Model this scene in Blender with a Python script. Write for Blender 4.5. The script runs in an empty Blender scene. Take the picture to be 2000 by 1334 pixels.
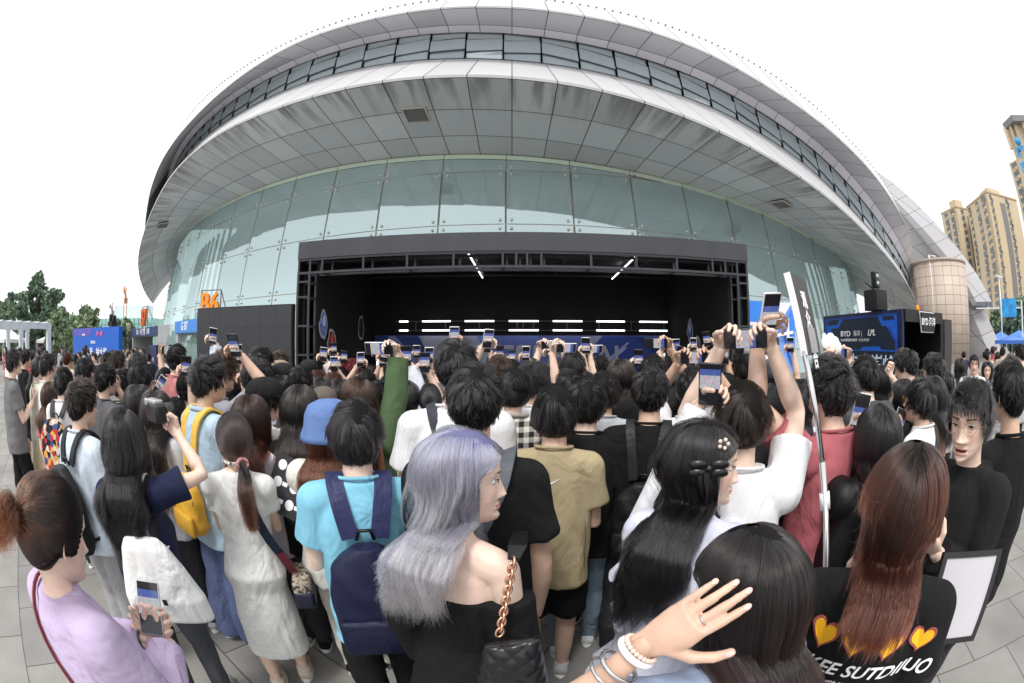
import bpy, bmesh, math, random
import numpy as np
from math import sin, cos, tan, pi, radians as rad, hypot, atan2, sqrt
from mathutils import Vector, Matrix, Euler
S = bpy.context.scene
R_ = random.Random(7)
RN = np.random.RandomState(11)
# ---------------- camera : 15 mm diagonal fisheye held level at 1.9 m
FPX, CH = 833.33, 1.9
cam = bpy.data.cameras.new("camera"); camo = bpy.data.objects.new("camera", cam)
S.collection.objects.link(camo); S.camera = camo
cam.type = 'PANO'; cam.sensor_width = 36; cam.sensor_height = 24
cam.panorama_type = 'FISHEYE_EQUISOLID'
cam.fisheye_lens = 15.0; cam.fisheye_fov = rad(200)
cam.clip_start = 0.05; cam.clip_end = 3000
camo.location = (0, 0, CH); camo.rotation_euler = (rad(90), 0, 0)
# ---------------- overcast sky and a weak wide sun
W = bpy.data.worlds.new("World"); S.world = W; W.use_nodes = True
nt = W.node_tree; bg = nt.nodes["Background"]
sky = nt.nodes.new("ShaderNodeTexSky"); sky.sky_type = 'NISHITA'; sky.sun_disc = False
SUN_EL, SUN_AZ = rad(58), rad(200)
sky.sun_elevation = SUN_EL; sky.sun_rotation = SUN_AZ; sky.dust_density = 4; sky.air_density = 1.5
hs = nt.nodes.new("ShaderNodeHueSaturation"); hs.inputs['Saturation'].default_value = .12
mx = nt.nodes.new("ShaderNodeMixRGB"); mx.inputs[0].default_value = .88; mx.inputs[2].default_value = (9.6, 9.65, 9.75, 1)
nt.links.new(sky.outputs[0], hs.inputs['Color']); nt.links.new(hs.outputs[0], mx.inputs[1])
nt.links.new(mx.outputs[0], bg.inputs[0]); bg.inputs[1].default_value = .1
sl = bpy.data.lights.new("sun", 'SUN'); sl.energy = 1.5; sl.angle = rad(14); sl.color = (1, .97, .93)
so = bpy.data.objects.new("sun", sl); S.collection.objects.link(so)
sd = Vector((sin(SUN_AZ) * cos(SUN_EL), cos(SUN_AZ) * cos(SUN_EL), sin(SUN_EL)))
so.rotation_euler = sd.to_track_quat('Z', 'Y').to_euler(); so.location = (0, -20, 60)
S.view_settings.view_transform = 'Standard'; S.view_settings.look = 'None'
S.view_settings.exposure = .57; S.view_settings.gamma = 1
S.cycles.max_bounces = 6; S.cycles.diffuse_bounces = 3; S.cycles.glossy_bounces = 3
S.cycles.transparent_max_bounces = 12; S.cycles.use_adaptive_sampling = True
S.cycles.use_denoising = True
try: S.cycles_curves.shape = 'RIBBONS'
except Exception: pass
# ---------------- helpers
COL = S.collection
def ray(px, py):
    u = px - 1000; v = 667 - py; r = hypot(u, v) or 1e-9
    t = 2 * math.asin(min(1, r / (2 * FPX))); s = sin(t) / r
    return Vector((s * u, cos(t), s * v))
def at(px, py, d):
    "point seen at photo pixel, at horizontal distance d"
    q = ray(px, py); h = hypot(q.x, q.y)
    return Vector((q.x / h * d, q.y / h * d, CH + q.z / h * d))
def atY(px, py, Y):
    q = ray(px, py); k = Y / q.y
    return Vector((q.x * k, Y, CH + q.z * k))
def tag(o, label=None, cat=None, group=None, kind=None):
    if label: o['label'] = label
    if cat: o['category'] = cat
    if group: o['group'] = group
    if kind: o['kind'] = kind
    return o
def empty(name, loc=(0, 0, 0), rz=0, label=None, cat=None, group=None):
    o = bpy.data.objects.new(name, None); COL.objects.link(o); o.location = loc; o.rotation_euler = (0, 0, rz)
    o.empty_display_size = .1
    return tag(o, label, cat, group)
MATS = {}
def lin(c):
    return tuple((x / 12.92 if x <= .04045 else ((x + .055) / 1.055) ** 2.4) for x in c[:3])
def mat(name, col, rough=.6, metal=0, spec=.5, bump=0, bscale=20, var=0, vscale=3, emit=0, sss=0, sheen=0, coat=0, stretch=None, bdist=.01, trans=0):
    if name in MATS: return MATS[name]
    m = bpy.data.materials.new(name); m.use_nodes = True; n = m.node_tree; b = n.nodes["Principled BSDF"]
    b.inputs['Base Color'].default_value = (*col, 1); b.inputs['Roughness'].default_value = rough
    b.inputs['Metallic'].default_value = metal; b.inputs['Specular IOR Level'].default_value = spec
    if emit: b.inputs['Emission Color'].default_value = (*col, 1); b.inputs['Emission Strength'].default_value = emit
    if sss: b.inputs['Subsurface Weight'].default_value = sss; b.inputs['Subsurface Radius'].default_value = (.8, .35, .2); b.inputs['Subsurface Scale'].default_value = .012
    if sheen: b.inputs['Sheen Weight'].default_value = sheen
    if coat: b.inputs['Coat Weight'].default_value = coat
    if trans: b.inputs['Transmission Weight'].default_value = trans
    tc = None
    if bump or var:
        tc = n.nodes.new("ShaderNodeTexCoord"); mp = n.nodes.new("ShaderNodeMapping")
        if stretch: mp.inputs['Scale'].default_value = stretch
        n.links.new(tc.outputs['Object'], mp.inputs[0])
    if bump:
        t = n.nodes.new("ShaderNodeTexNoise"); t.inputs['Scale'].default_value = bscale; t.inputs['Detail'].default_value = 4
        n.links.new(mp.outputs[0], t.inputs[0]); bp = n.nodes.new("ShaderNodeBump")
        bp.inputs['Strength'].default_value = bump; bp.inputs['Distance'].default_value = bdist
        n.links.new(t.outputs[0], bp.inputs['Height']); n.links.new(bp.outputs[0], b.inputs['Normal'])
    if var:
        t = n.nodes.new("ShaderNodeTexNoise"); t.inputs['Scale'].default_value = vscale; t.inputs['Detail'].default_value = 5
        n.links.new(mp.outputs[0], t.inputs[0])
        cr = n.nodes.new("ShaderNodeValToRGB"); e = cr.color_ramp.elements
        e[0].position = .3; e[1].position = .7
        e[0].color = (*[max(0, c * (1 - var)) for c in col], 1); e[1].color = (*[min(1, c * (1 + var)) for c in col], 1)
        n.links.new(t.outputs[0], cr.inputs[0]); n.links.new(cr.outputs[0], b.inputs['Base Color'])
    MATS[name] = m
    return m
class MB:
    "collects geometry; build() links it as one mesh object"
    def __init__(s): s.v = []; s.f = []; s.mi = []; s.sm = []
    def add(s, vs, fs, mi=0, smooth=False):
        k = len(s.v); s.v += [tuple(p) for p in vs]; s.f += [tuple(i + k for i in f) for f in fs]
        s.mi += [mi] * len(fs); s.sm += [smooth] * len(fs); return s
    def box(s, c, d, M=None, mi=0, rz=0, bev=0):
        x, y, z = d[0] / 2, d[1] / 2, d[2] / 2
        if bev:
            b = min(bev, x * .9, y * .9, z * .9)
            bm = bmesh.new(); bmesh.ops.create_cube(bm, size=1)
            for q in bm.verts: q.co = Vector((q.co.x * d[0], q.co.y * d[1], q.co.z * d[2]))
            bmesh.ops.bevel(bm, geom=bm.edges[:], offset=b, segments=2, profile=.6, affect='EDGES')
            vs = [q.co.copy() for q in bm.verts]; bm.verts.index_update(); fs = [[q.index for q in f.verts] for f in bm.faces]; bm.free()
        else:
            vs = [Vector((i * x, j * y, k * z)) for i in (-1, 1) for j in (-1, 1) for k in (-1, 1)]
            fs = [(0, 1, 3, 2), (4, 6, 7, 5), (0, 4, 5, 1), (2, 3, 7, 6), (0, 2, 6, 4), (1, 5, 7, 3)]
        T = Matrix.Translation(c) @ (M if M else Matrix.Rotation(rz, 4, 'Z'))
        return s.add([T @ q for q in vs], fs, mi, bool(bev))
    def tube(s, pts, rs, n=8, mi=0, caps=True, flat=1.0):
        pts = [Vector(p) for p in pts]; m = len(pts)
        if not hasattr(rs, '__len__'): rs = [rs] * m
        vs = []; fs = []; up = None
        for i in range(m):
            t = (pts[min(i + 1, m - 1)] - pts[max(i - 1, 0)])
            t = t.normalized() if t.length > 1e-9 else Vector((0, 0, 1))
            if up is None:
                up = t.orthogonal().normalized()
            else:
                up = (up - t * up.dot(t)); up = up.normalized() if up.length > 1e-6 else t.orthogonal().normalized()
            w = t.cross(up)
            for k in range(n):
                a = 2 * pi * k / n
                vs.append(pts[i] + (up * cos(a) * flat + w * sin(a)) * rs[i])
        for i in range(m - 1):
            for k in range(n):
                fs.append((i * n + k, i * n + (k + 1) % n, (i + 1) * n + (k + 1) % n, (i + 1) * n + k))
        if caps:
            fs.append(tuple(range(n - 1, -1, -1))); fs.append(tuple((m - 1) * n + k for k in range(n)))
        return s.add(vs, fs, mi, True)
    def bar(s, a, b, w, mi=0):
        a = Vector(a); b = Vector(b); t = (b - a); L = t.length
        M = t.to_track_quat('Z', 'Y').to_matrix().to_4x4()
        return s.box((a + b) / 2, (w, w, L), M, mi)
    def ball(s, c, r, n=10, mi=0, sc=(1, 1, 1), M=None):
        vs = []; fs = []; m = max(4, n // 2 + 1)
        for i in range(m + 1):
            th = pi * i / m
            for k in range(n):
                p = Vector((r * sc[0] * sin(th) * cos(2 * pi * k / n), r * sc[1] * sin(th) * sin(2 * pi * k / n), r * sc[2] * cos(th)))
                vs.append(Vector(c) + (M @ p if M else p))
        for i in range(m):
            for k in range(n): fs.append((i * n + k, (i + 1) * n + k, (i + 1) * n + (k + 1) % n, i * n + (k + 1) % n))
        return s.add(vs, fs, mi, True)
    def poly(s, pts, th, mi=0, nrm=None):
        "planar polygon given thickness"
        pts = [Vector(p) for p in pts]; n = len(pts)
        if nrm is None:
            nrm = Vector((0, 0, 0))
            for i in range(n): nrm += pts[i].cross(pts[(i + 1) % n])
            nrm.normalize()
        vs = pts + [p + nrm * th for p in pts]
        fs = [tuple(range(n - 1, -1, -1)), tuple(range(n, 2 * n))] + [(i, (i + 1) % n, n + (i + 1) % n, n + i) for i in range(n)]
        return s.add(vs, fs, mi)
    def loft(s, rings, mi=0, closed=True, caps=True, smooth=True):
        n = len(rings[0]); vs = [p for r in rings for p in r]; fs = []
        for i in range(len(rings) - 1):
            for k in range(n if closed else n - 1):
                fs.append((i * n + k, i * n + (k + 1) % n, (i + 1) * n + (k + 1) % n, (i + 1) * n + k))
        if caps and closed: fs.append(tuple(range(n - 1, -1, -1))); fs.append(tuple((len(rings) - 1) * n + k for k in range(n)))
        return s.add(vs, fs, mi, smooth)
    def mesh(s, name):
        me = bpy.data.meshes.new(name); me.from_pydata([tuple(v) for v in s.v], [], s.f)
        me.polygons.foreach_set('material_index', s.mi); me.polygons.foreach_set('use_smooth', s.sm)
        me.update(); return me
    def build(s, name, mats, parent=None, loc=None, rz=0):
        me = s.mesh(name)
        for m in (mats if isinstance(mats, (list, tuple)) else [mats]): me.materials.append(m)
        o = bpy.data.objects.new(name, me); COL.objects.link(o)
        if parent: o.parent = parent
        if loc is not None: o.location = loc; o.rotation_euler = (0, 0, rz)
        return o
def text(name, body, size, M, m, parent=None, ext=.004, align='CENTER', bold=0, shear=0, sx=1, space=1):
    "lettering as a mesh; M places it (x right, y up, z towards the viewer)"
    c = bpy.data.curves.new(name, 'FONT'); c.body = body; c.size = size; c.extrude = ext; c.align_x = align; c.align_y = 'CENTER'
    c.offset = bold; c.shear = shear; c.resolution_u = 3; c.space_character = space; c.space_line = 1.05
    o = bpy.data.objects.new(name, c); COL.objects.link(o); bpy.context.view_layer.update()
    me = bpy.data.meshes.new_from_object(o); bpy.data.objects.remove(o); bpy.data.curves.remove(c)
    me.transform(M @ Matrix.Diagonal((sx, 1, 1, 1))); me.materials.clear(); me.materials.append(m)
    o = bpy.data.objects.new(name, me); COL.objects.link(o)
    if parent: o.parent = parent
    return o
def frame(o, x, z):
    "matrix: origin o, x axis along x, y axis along z, z axis = x cross z"
    x = Vector(x).normalized(); z = Vector(z).normalized(); n = x.cross(z).normalized()
    M = Matrix.Identity(4)
    for i in range(3): M[i][0] = x[i]; M[i][1] = z[i]; M[i][2] = n[i]; M[i][3] = o[i]
    return M
def quad(o, x, y, a, b, c, d): return [Vector(o) + Vector(x) * u + Vector(y) * v for u, v in ((a, c), (b, c), (b, d), (a, d))]
def interp(tab, x):
    if x <= tab[0][0]: return tab[0][1]
    for (a, p), (b, q) in zip(tab, tab[1:]):
        if x <= b:
            t = (x - a) / (b - a); return p + (q - p) * t
    return tab[-1][1]
def smooth_tab(tab, it=6):
    xs = np.arange(-62, 62.01, .5); ys = np.array([interp(tab, x) for x in xs])
    for _ in range(it): ys[2:-2] = (ys[:-4] + ys[1:-3] * 2 + ys[2:-2] * 3 + ys[3:-1] * 2 + ys[4:]) / 9
    return lambda x: float(np.interp(x, xs, ys))
# ================= SETTING =================
# plaza paving
def ground_mat():
    m = bpy.data.materials.new("paving"); m.use_nodes = True; n = m.node_tree; b = n.nodes["Principled BSDF"]
    tc = n.nodes.new("ShaderNodeTexCoord"); mp = n.nodes.new("ShaderNodeMapping"); mp.inputs['Rotation'].default_value = (0, 0, rad(27))
    n.links.new(tc.outputs['Object'], mp.inputs[0])
    br = n.nodes.new("ShaderNodeTexBrick"); br.inputs['Scale'].default_value = 1
    br.inputs['Brick Width'].default_value = .75; br.inputs['Row Height'].default_value = .55; br.inputs['Mortar Size'].default_value = .006
    br.inputs['Mortar Smooth'].default_value = .3; br.offset = .5
    br.inputs['Color1'].default_value = (.23, .224, .215, 1); br.inputs['Color2'].default_value = (.31, .297, .275, 1); br.inputs['Mortar'].default_value = (.07, .065, .06, 1)
    n.links.new(mp.outputs[0], br.inputs[0])
    n1 = n.nodes.new("ShaderNodeTexNoise"); n1.inputs['Scale'].default_value = 140; n1.inputs['Detail'].default_value = 3
    n2 = n.nodes.new("ShaderNodeTexNoise"); n2.inputs['Scale'].default_value = 1.4; n2.inputs['Detail'].default_value = 7
    n.links.new(mp.outputs[0], n1.inputs[0]); n.links.new(mp.outputs[0], n2.inputs[0])
    c1 = n.nodes.new("ShaderNodeMapRange"); c1.inputs[1].default_value = .3; c1.inputs[2].default_value = .7; c1.inputs[3].default_value = .78; c1.inputs[4].default_value = 1.2
    c2 = n.nodes.new("ShaderNodeMapRange"); c2.inputs[1].default_value = .3; c2.inputs[2].default_value = .7; c2.inputs[3].default_value = .72; c2.inputs[4].default_value = 1.15
    n.links.new(n1.outputs[0], c1.inputs[0]); n.links.new(n2.outputs[0], c2.inputs[0])
    mu = n.nodes.new("ShaderNodeMath"); mu.operation = 'MULTIPLY'; n.links.new(c1.outputs[0], mu.inputs[0]); n.links.new(c2.outputs[0], mu.inputs[1])
    vm = n.nodes.new("ShaderNodeVectorMath"); vm.operation = 'SCALE'; n.links.new(br.outputs[0], vm.inputs[0]); n.links.new(mu.outputs[0], vm.inputs['Scale'])
    n.links.new(vm.outputs[0], b.inputs['Base Color']); b.inputs['Roughness'].default_value = .62
    bp = n.nodes.new("ShaderNodeBump"); bp.inputs['Strength'].default_value = .5; bp.inputs['Distance'].default_value = .004
    n.links.new(n1.outputs[0], bp.inputs['Height']); n.links.new(bp.outputs[0], b.inputs['Normal'])
    return m
g = MB(); g.add([(-900, -300, 0), (900, -300, 0), (900, 1200, 0), (-900, 1200, 0)], [(0, 1, 2, 3)])
tag(g.build("ground", ground_mat()), kind='structure')

# ---- arena
CY = 74.0
T_ = smooth_tab
RIM = T_([(-62, 5.5), (-45, 8.2), (-36, 9.4), (-30, 10.3), (-26, 11.2), (-23.8, 11.75), (-21.3, 12.4), (-18.8, 12.69), (-15.1, 12.84), (-10.3, 12.63), (-6.2, 12.5), (-3.3, 12.3), (-.3, 12.04), (2.7, 11.72), (5.8, 11.2), (9, 10.6), (12.4, 9.93), (16.8, 9.17), (19, 8.67), (22.2, 7.8), (26.2, 6.9), (32.6, 5.5), (45, 3.5), (62, 2)])
GTOP = T_([(-62, 11.6), (-43, 11.6), (-28, 11.95), (-17.7, 11.88), (-10.8, 11.72), (-3.8, 11.42), (-.2, 11.24), (3.5, 10.95), (7.5, 10.65), (11.8, 10.32), (16.7, 9.95), (20, 9.66), (25.6, 9.4), (33.4, 9.2), (43, 8), (62, 6)])
WBOT = T_([(-62, 14), (-45, 16.6), (-33, 17.6), (-25, 17.6), (-18.2, 17.18), (-12.9, 17), (-7.6, 16.6), (-4, 16.25), (-.5, 15.86), (3.3, 15.48), (7, 15.12), (11, 14.79), (13.2, 14.56), (15.4, 14.15), (17.3, 13.75), (19.4, 13.22), (21.4, 12.65), (23.7, 12), (28.6, 10.1), (32.6, 8.87), (40.5, 6.4), (45, 5), (62, 2)])
WTOP = T_([(-62, 15), (-45, 17.4), (-36, 19.2), (-29, 19.35), (-23.7, 19.15), (-16.4, 18.97), (-10.9, 18.74), (-7.5, 18.52), (-4, 18.24), (-.4, 17.86), (3.3, 17.43), (7, 17.02), (11, 16.63), (13.1, 16.35), (15.3, 16.03), (17.3, 15.6), (19.4, 15.13), (21.8, 14.7), (24, 14.15), (26.4, 13.1), (29.2, 11.9), (34.2, 9.9), (41.4, 7.3), (45, 5.8), (62, 3)])
UPR = T_([(-62, 10), (-44, 13), (-36, 16), (-30.2, 17), (-26.3, 17.2), (-20.9, 17.55), (-16.3, 18.05), (-11.6, 18.45), (-8.4, 18.23), (-3.6, 17.95), (-.4, 17.67), (2.8, 17.3), (6.2, 17.05), (9.7, 16.7), (11.6, 16.42), (13.5, 15.93), (15.1, 15.5), (17.5, 15.12), (19.8, 14.66), (22.4, 14.15), (25.5, 13.35), (29.5, 12.24), (36, 10.7), (39.4, 9.3), (43, 8), (48, 5), (62, 3)])
ROOF = T_([(-62, 14), (-44, 18), (-36, 21.5), (-28, 21.35), (-21.4, 20.9), (-15.4, 20.58), (-9.1, 20.34), (-3.9, 20.13), (1.4, 19.76), (6.8, 19.4), (10.7, 19.3), (12.9, 19.06), (14.9, 18.75), (18.9, 17.95), (23.4, 16.95), (27.7, 15.7), (32.3, 14.1), (36.5, 13), (41.8, 11.2), (45, 8), (62, 4)])
RR = T_([(-62, 58), (-40, 58.6), (-30, 59.1), (-22, 59.7), (-14, 60), (18, 60), (26, 60.8), (34, 61.8), (44, 62.8), (62, 63)])
WR = T_([(-62, 56.4), (15, 56.4), (24, 57.4), (32, 59.6), (38, 61.3), (44, 62.6), (62, 63)])
URAD = T_([(-62, 58.6), (12, 58.8), (22, 60), (32, 61.6), (40, 62.6), (62, 63)])
RFR = T_([(-62, 57.3), (12, 57.5), (24, 59), (32, 60.8), (44, 62.7), (62, 63)])
HR = lambda p: WR(p) + .6
HZ = lambda p: WTOP(p) + .15 + max(0, min(20, p - 4)) * .02
def bp_(phi, R, z): a = rad(phi); return Vector((R * sin(a), CY - R * cos(a), z))
STEP = 3.35
PH = [i * STEP - .3 for i in range(-16, 15)]
PH2 = [i * 1.68 for i in range(-32, 28)]
def metal_mat(name, base, streak=False, var=.12):
    m = bpy.data.materials.new(name); m.use_nodes = True; n = m.node_tree; b = n.nodes["Principled BSDF"]
    b.inputs['Metallic'].default_value = .15; b.inputs['Roughness'].default_value = .42
    oi = n.nodes.new("ShaderNodeAttribute"); oi.attribute_name = 'pv'
    mr = n.nodes.new("ShaderNodeMapRange"); mr.inputs[3].default_value = 1 - var; mr.inputs[4].default_value = 1 + var
    n.links.new(oi.outputs['Fac'], mr.inputs[0])
    rgb = n.nodes.new("ShaderNodeRGB"); rgb.outputs[0].default_value = (*base, 1)
    vm = n.nodes.new("ShaderNodeVectorMath"); vm.operation = 'SCALE'; n.links.new(rgb.outputs[0], vm.inputs[0]); n.links.new(mr.outputs[0], vm.inputs['Scale'])
    out = vm.outputs[0]
    uv = n.nodes.new("ShaderNodeUVMap")
    if streak:
        mp = n.nodes.new("ShaderNodeMapping"); mp.inputs['Scale'].default_value = (1.6, .22, 1); n.links.new(uv.outputs[0], mp.inputs[0])
        t = n.nodes.new("ShaderNodeTexNoise"); t.inputs['Scale'].default_value = 1.3; t.inputs['Detail'].default_value = 6; n.links.new(mp.outputs[0], t.inputs[0])
        sp = n.nodes.new("ShaderNodeSeparateXYZ"); n.links.new(uv.outputs[0], sp.inputs[0])
        # dirt washed down from the rim: strongest in the outer row (v runs 0 at glass .. 6 at rim)
        ed = n.nodes.new("ShaderNodeMapRange"); ed.inputs[1].default_value = 3.4; ed.inputs[2].default_value = 5.9; n.links.new(sp.outputs[1], ed.inputs[0])
        st = n.nodes.new("ShaderNodeMapRange"); st.inputs[1].default_value = .45; st.inputs[2].default_value = .62; n.links.new(t.outputs[0], st.inputs[0])
        mu = n.nodes.new("ShaderNodeMath"); mu.operation = 'MULTIPLY'; n.links.new(ed.outputs[0], mu.inputs[0]); n.links.new(st.outputs[0], mu.inputs[1])
        mx = n.nodes.new("ShaderNodeMixRGB"); n.links.new(mu.outputs[0], mx.inputs[0]); n.links.new(out, mx.inputs[1]); mx.inputs[2].default_value = (base[0] * .5, base[1] * .47, base[2] * .45, 1)
        out = mx.outputs[0]
    n.links.new(out, b.inputs['Base Color'])
    tc = n.nodes.new("ShaderNodeTexCoord"); t2 = n.nodes.new("ShaderNodeTexNoise"); t2.inputs['Scale'].default_value = .7; t2.inputs['Detail'].default_value = 2
    n.links.new(tc.outputs['Object'], t2.inputs[0]); bp = n.nodes.new("ShaderNodeBump"); bp.inputs['Strength'].default_value = .25; bp.inputs['Distance'].default_value = .05
    n.links.new(t2.outputs[0], bp.inputs['Height']); n.links.new(bp.outputs[0], b.inputs['Normal'])
    return m
M_soff = metal_mat("soffit_metal", (.76, .765, .78), True)
M_usoff = metal_mat("upper_soffit_metal", (.62, .61, .635))
M_white = metal_mat("roof_metal", (.6, .6, .615), var=.06)
M_fas = metal_mat("fascia_metal", (.78, .76, .82), var=.05)
M_gap = mat("joint_dark", (.1, .1, .105), .7)
M_fr = mat("window_frame", (.09, .1, .1), .4)
arena = empty("arena", (0, CY, 0), label="huge round grey metal and glass arena filling the background behind the stage", cat="arena")
def L_(p): return p - Vector((0, CY, 0))
def ring_panels(name, rows, m, sub=4, gap=.02, phis=PH, parent=arena, off=0.0, up=8):
    "rows: list of (fR, fz) functions of phi between which panel rows run; panels with open joints over a dark backing"
    g = MB(); pv = []; uvs = []
    for r in range(len(rows) - 1):
        (Ra, Za), (Rb, Zb) = rows[r], rows[r + 1]
        for i in range(len(phis) - 1):
            p0, p1 = phis[i] + off * (r % 2), phis[i + 1] + off * (r % 2); val = R_.random(); k0 = len(g.f)
            for j in range(sub):
                gp = gap / 60 * 57.3
                a = p0 + gp + (p1 - p0 - 2 * gp) * j / sub; b = p0 + gp + (p1 - p0 - 2 * gp) * (j + 1) / sub
                q = []
                for ph, t in ((a, 0), (b, 0), (b, 1), (a, 1)):
                    A = L_(bp_(ph, Ra(ph), Za(ph))); B = L_(bp_(ph, Rb(ph), Zb(ph))); L = (B - A).length or 1
                    tt = gap / L if t == 0 else 1 - gap / L
                    q.append(A.lerp(B, tt))
                    uvs.append((ph * 1.0, (r + t) * 6 / (len(rows) - 1)))
                g.add(q, [(0, 1, 2, 3)], 0, True)
            pv += [val] * (len(g.f) - k0)
    nf = len(g.f)
    Ra, Za = rows[0]; Rb, Zb = rows[-1]
    for i in range(len(phis) - 1):                # dark backing 3 cm behind
        for r in range(len(rows) - 1):
            (Ra, Za), (Rb, Zb) = rows[r], rows[r + 1]
            a, b = phis[i], phis[i + 1]
            for j in range(2):
                u0 = a + (b - a) * j / 2; u1 = a + (b - a) * (j + 1) / 2
                P = [L_(bp_(u, R(u), Z(u))) for u, R, Z in ((u0, Ra, Za), (u1, Ra, Za), (u1, Rb, Zb), (u0, Rb, Zb))]
                nn = (P[1] - P[0]).cross(P[3] - P[0]).normalized()
                c = Vector((0, 0, up))
                if nn.dot(c - P[0]) < 0: nn = -nn
                g.add([p + nn * .06 for p in P], [(0, 1, 2, 3)], 1)
                uvs += [(0, 0)] * 4; pv.append(0)
    o = g.build(name, [m, M_gap], parent)
    me = o.data; at_ = me.attributes.new('pv', 'FLOAT', 'FACE'); at_.data.foreach_set('value', pv)
    ul = me.uv_layers.new(name='UVMap'); flat = []
    for p in me.polygons:
        for vi in p.vertices: flat += list(uvs[vi])
    ul.data.foreach_set('uv', flat)
    return o
K = lambda c: (lambda ph: c)
def mixz(f, g_, t, bow=0): return lambda ph: f(ph) * (1 - t) + g_(ph) * t + bow
def mixr(t): return lambda p: 54 + (RR(p) - 54) * t
ring_panels("soffit", [(K(54), GTOP), (mixr(.31), mixz(GTOP, RIM, .28)), (mixr(.66), mixz(GTOP, RIM, .6)), (RR, RIM)], M_soff, up=140, phis=PH2, sub=2)
ring_panels("rim_edge", [(lambda p: RR(p) + .0, RIM), (lambda p: RR(p) + .05, lambda p: RIM(p) + .16)], M_white, phis=PH2, sub=2)
ring_panels("lower_roof_band", [(lambda p: RR(p), lambda p: RIM(p) + .17), (lambda p: WR(p) + .05, WBOT)], M_white, phis=PH2, sub=2, up=-60)
ring_panels("window_header", [(WR, WTOP), (HR, HZ)], M_fas, phis=PH2, sub=2)
ring_panels("upper_soffit", [(HR, HZ), (URAD, UPR)], M_usoff, up=140, phis=PH2, sub=2)
ring_panels("upper_rim_edge", [(URAD, UPR), (lambda p: URAD(p) + .06, lambda p: UPR(p) + .14)], M_usoff, phis=PH2, sub=2)
ring_panels("upper_roof_band", [(URAD, lambda p: UPR(p) + .16), (RFR, ROOF), (lambda p: RFR(p) - 3.2, lambda p: ROOF(p) + .9)], M_white, phis=PH2, sub=2, up=-60)
# snow guards / small studs along the roof edge
g = MB(); M_stud = mat("stud", (.3, .3, .3), .5)
for i in range(-108, 100):
    ph = i * .45; p = L_(bp_(ph, RFR(ph) - .05, ROOF(ph) + .16))
    if -50 <= i < 50: q = MB(); q.ball(p, .08, 6); q.build("roof_stud", M_stud, arena)
    else: g.ball(p, .08, 6)
g.build("roof_stud_row", M_stud, arena)['kind'] = 'stuff'
# glass wall
def glass_mat(name, tint, dif, fac, wav=.35, wsc=.35):
    m = bpy.data.materials.new(name); m.use_nodes = True; n = m.node_tree
    for x in list(n.nodes): n.nodes.remove(x)
    out = n.nodes.new("ShaderNodeOutputMaterial"); gl = n.nodes.new("ShaderNodeBsdfGlossy"); gl.inputs['Roughness'].default_value = .03
    gl.inputs[0].default_value = (*tint, 1); df = n.nodes.new("ShaderNodeBsdfDiffuse"); df.inputs[0].default_value = (*dif, 1)
    mx = n.nodes.new("ShaderNodeMixShader"); mx.inputs[0].default_value = fac
    tc = n.nodes.new("ShaderNodeTexCoord"); t = n.nodes.new("ShaderNodeTexNoise"); t.inputs['Scale'].default_value = wsc; t.inputs['Detail'].default_value = 1.5
    n.links.new(tc.outputs['Object'], t.inputs[0]); bp = n.nodes.new("ShaderNodeBump"); bp.inputs['Strength'].default_value = wav; bp.inputs['Distance'].default_value = .06
    n.links.new(t.outputs[0], bp.inputs['Height']); n.links.new(bp.outputs[0], gl.inputs['Normal'])
    n.links.new(df.outputs[0], mx.inputs[1]); n.links.new(gl.outputs[0], mx.inputs[2])
    tr = n.nodes.new("ShaderNodeBsdfTransparent"); tr.inputs[0].default_value = (.6, .82, .8, 1)
    m2 = n.nodes.new("ShaderNodeMixShader"); m2.inputs[0].default_value = .25
    n.links.new(mx.outputs[0], m2.inputs[1]); n.links.new(tr.outputs[0], m2.inputs[2]); n.links.new(m2.outputs[0], out.inputs[0])
    return m
M_glass = glass_mat("curtain_glass", (.8, .94, .97), (.47, .63, .63), .46, .2)
M_wglass = glass_mat("band_glass", (.92, .97, 1), (.6, .69, .75), .27, .1, .6)
M_seal = mat("glass_seal", (.42, .36, .28), .6)
M_bolt = mat("bolt_steel", (.75, .75, .75), .25, .6)
ZR = [0.0, 1.45, 4.4, 7.35, 10.3]
def GR(z): return 55.9 - 1.75 * z / 11.4
gfr = []
for i in range(len(PH) - 1):
    for r in range(5):
        a, b = PH[i] + .045, PH[i + 1] - .045; z0 = ZR[r] + .02
        q = []
        tops = [ZR[r + 1] - .02] * 2 if r < 4 else [GTOP(a) - .28, GTOP(b) - .28]
        z0s = [z0, z0]
        for ph, z in ((a, z0), (b, z0), (b, tops[1]), (a, tops[0])): q.append(L_(bp_(ph, GR(z), z)))
        if tops[0] - z0 < .15 and tops[1] - z0 < .15: continue
        g = MB(); jit = [Vector((R_.uniform(-.012, .012), R_.uniform(-.012, .012), 0)) for _ in range(4)]
        g.add([p + j for p, j in zip(q, jit)], [(0, 1, 2, 3)])
        g.build("glass_panel", M_glass, arena)
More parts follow.
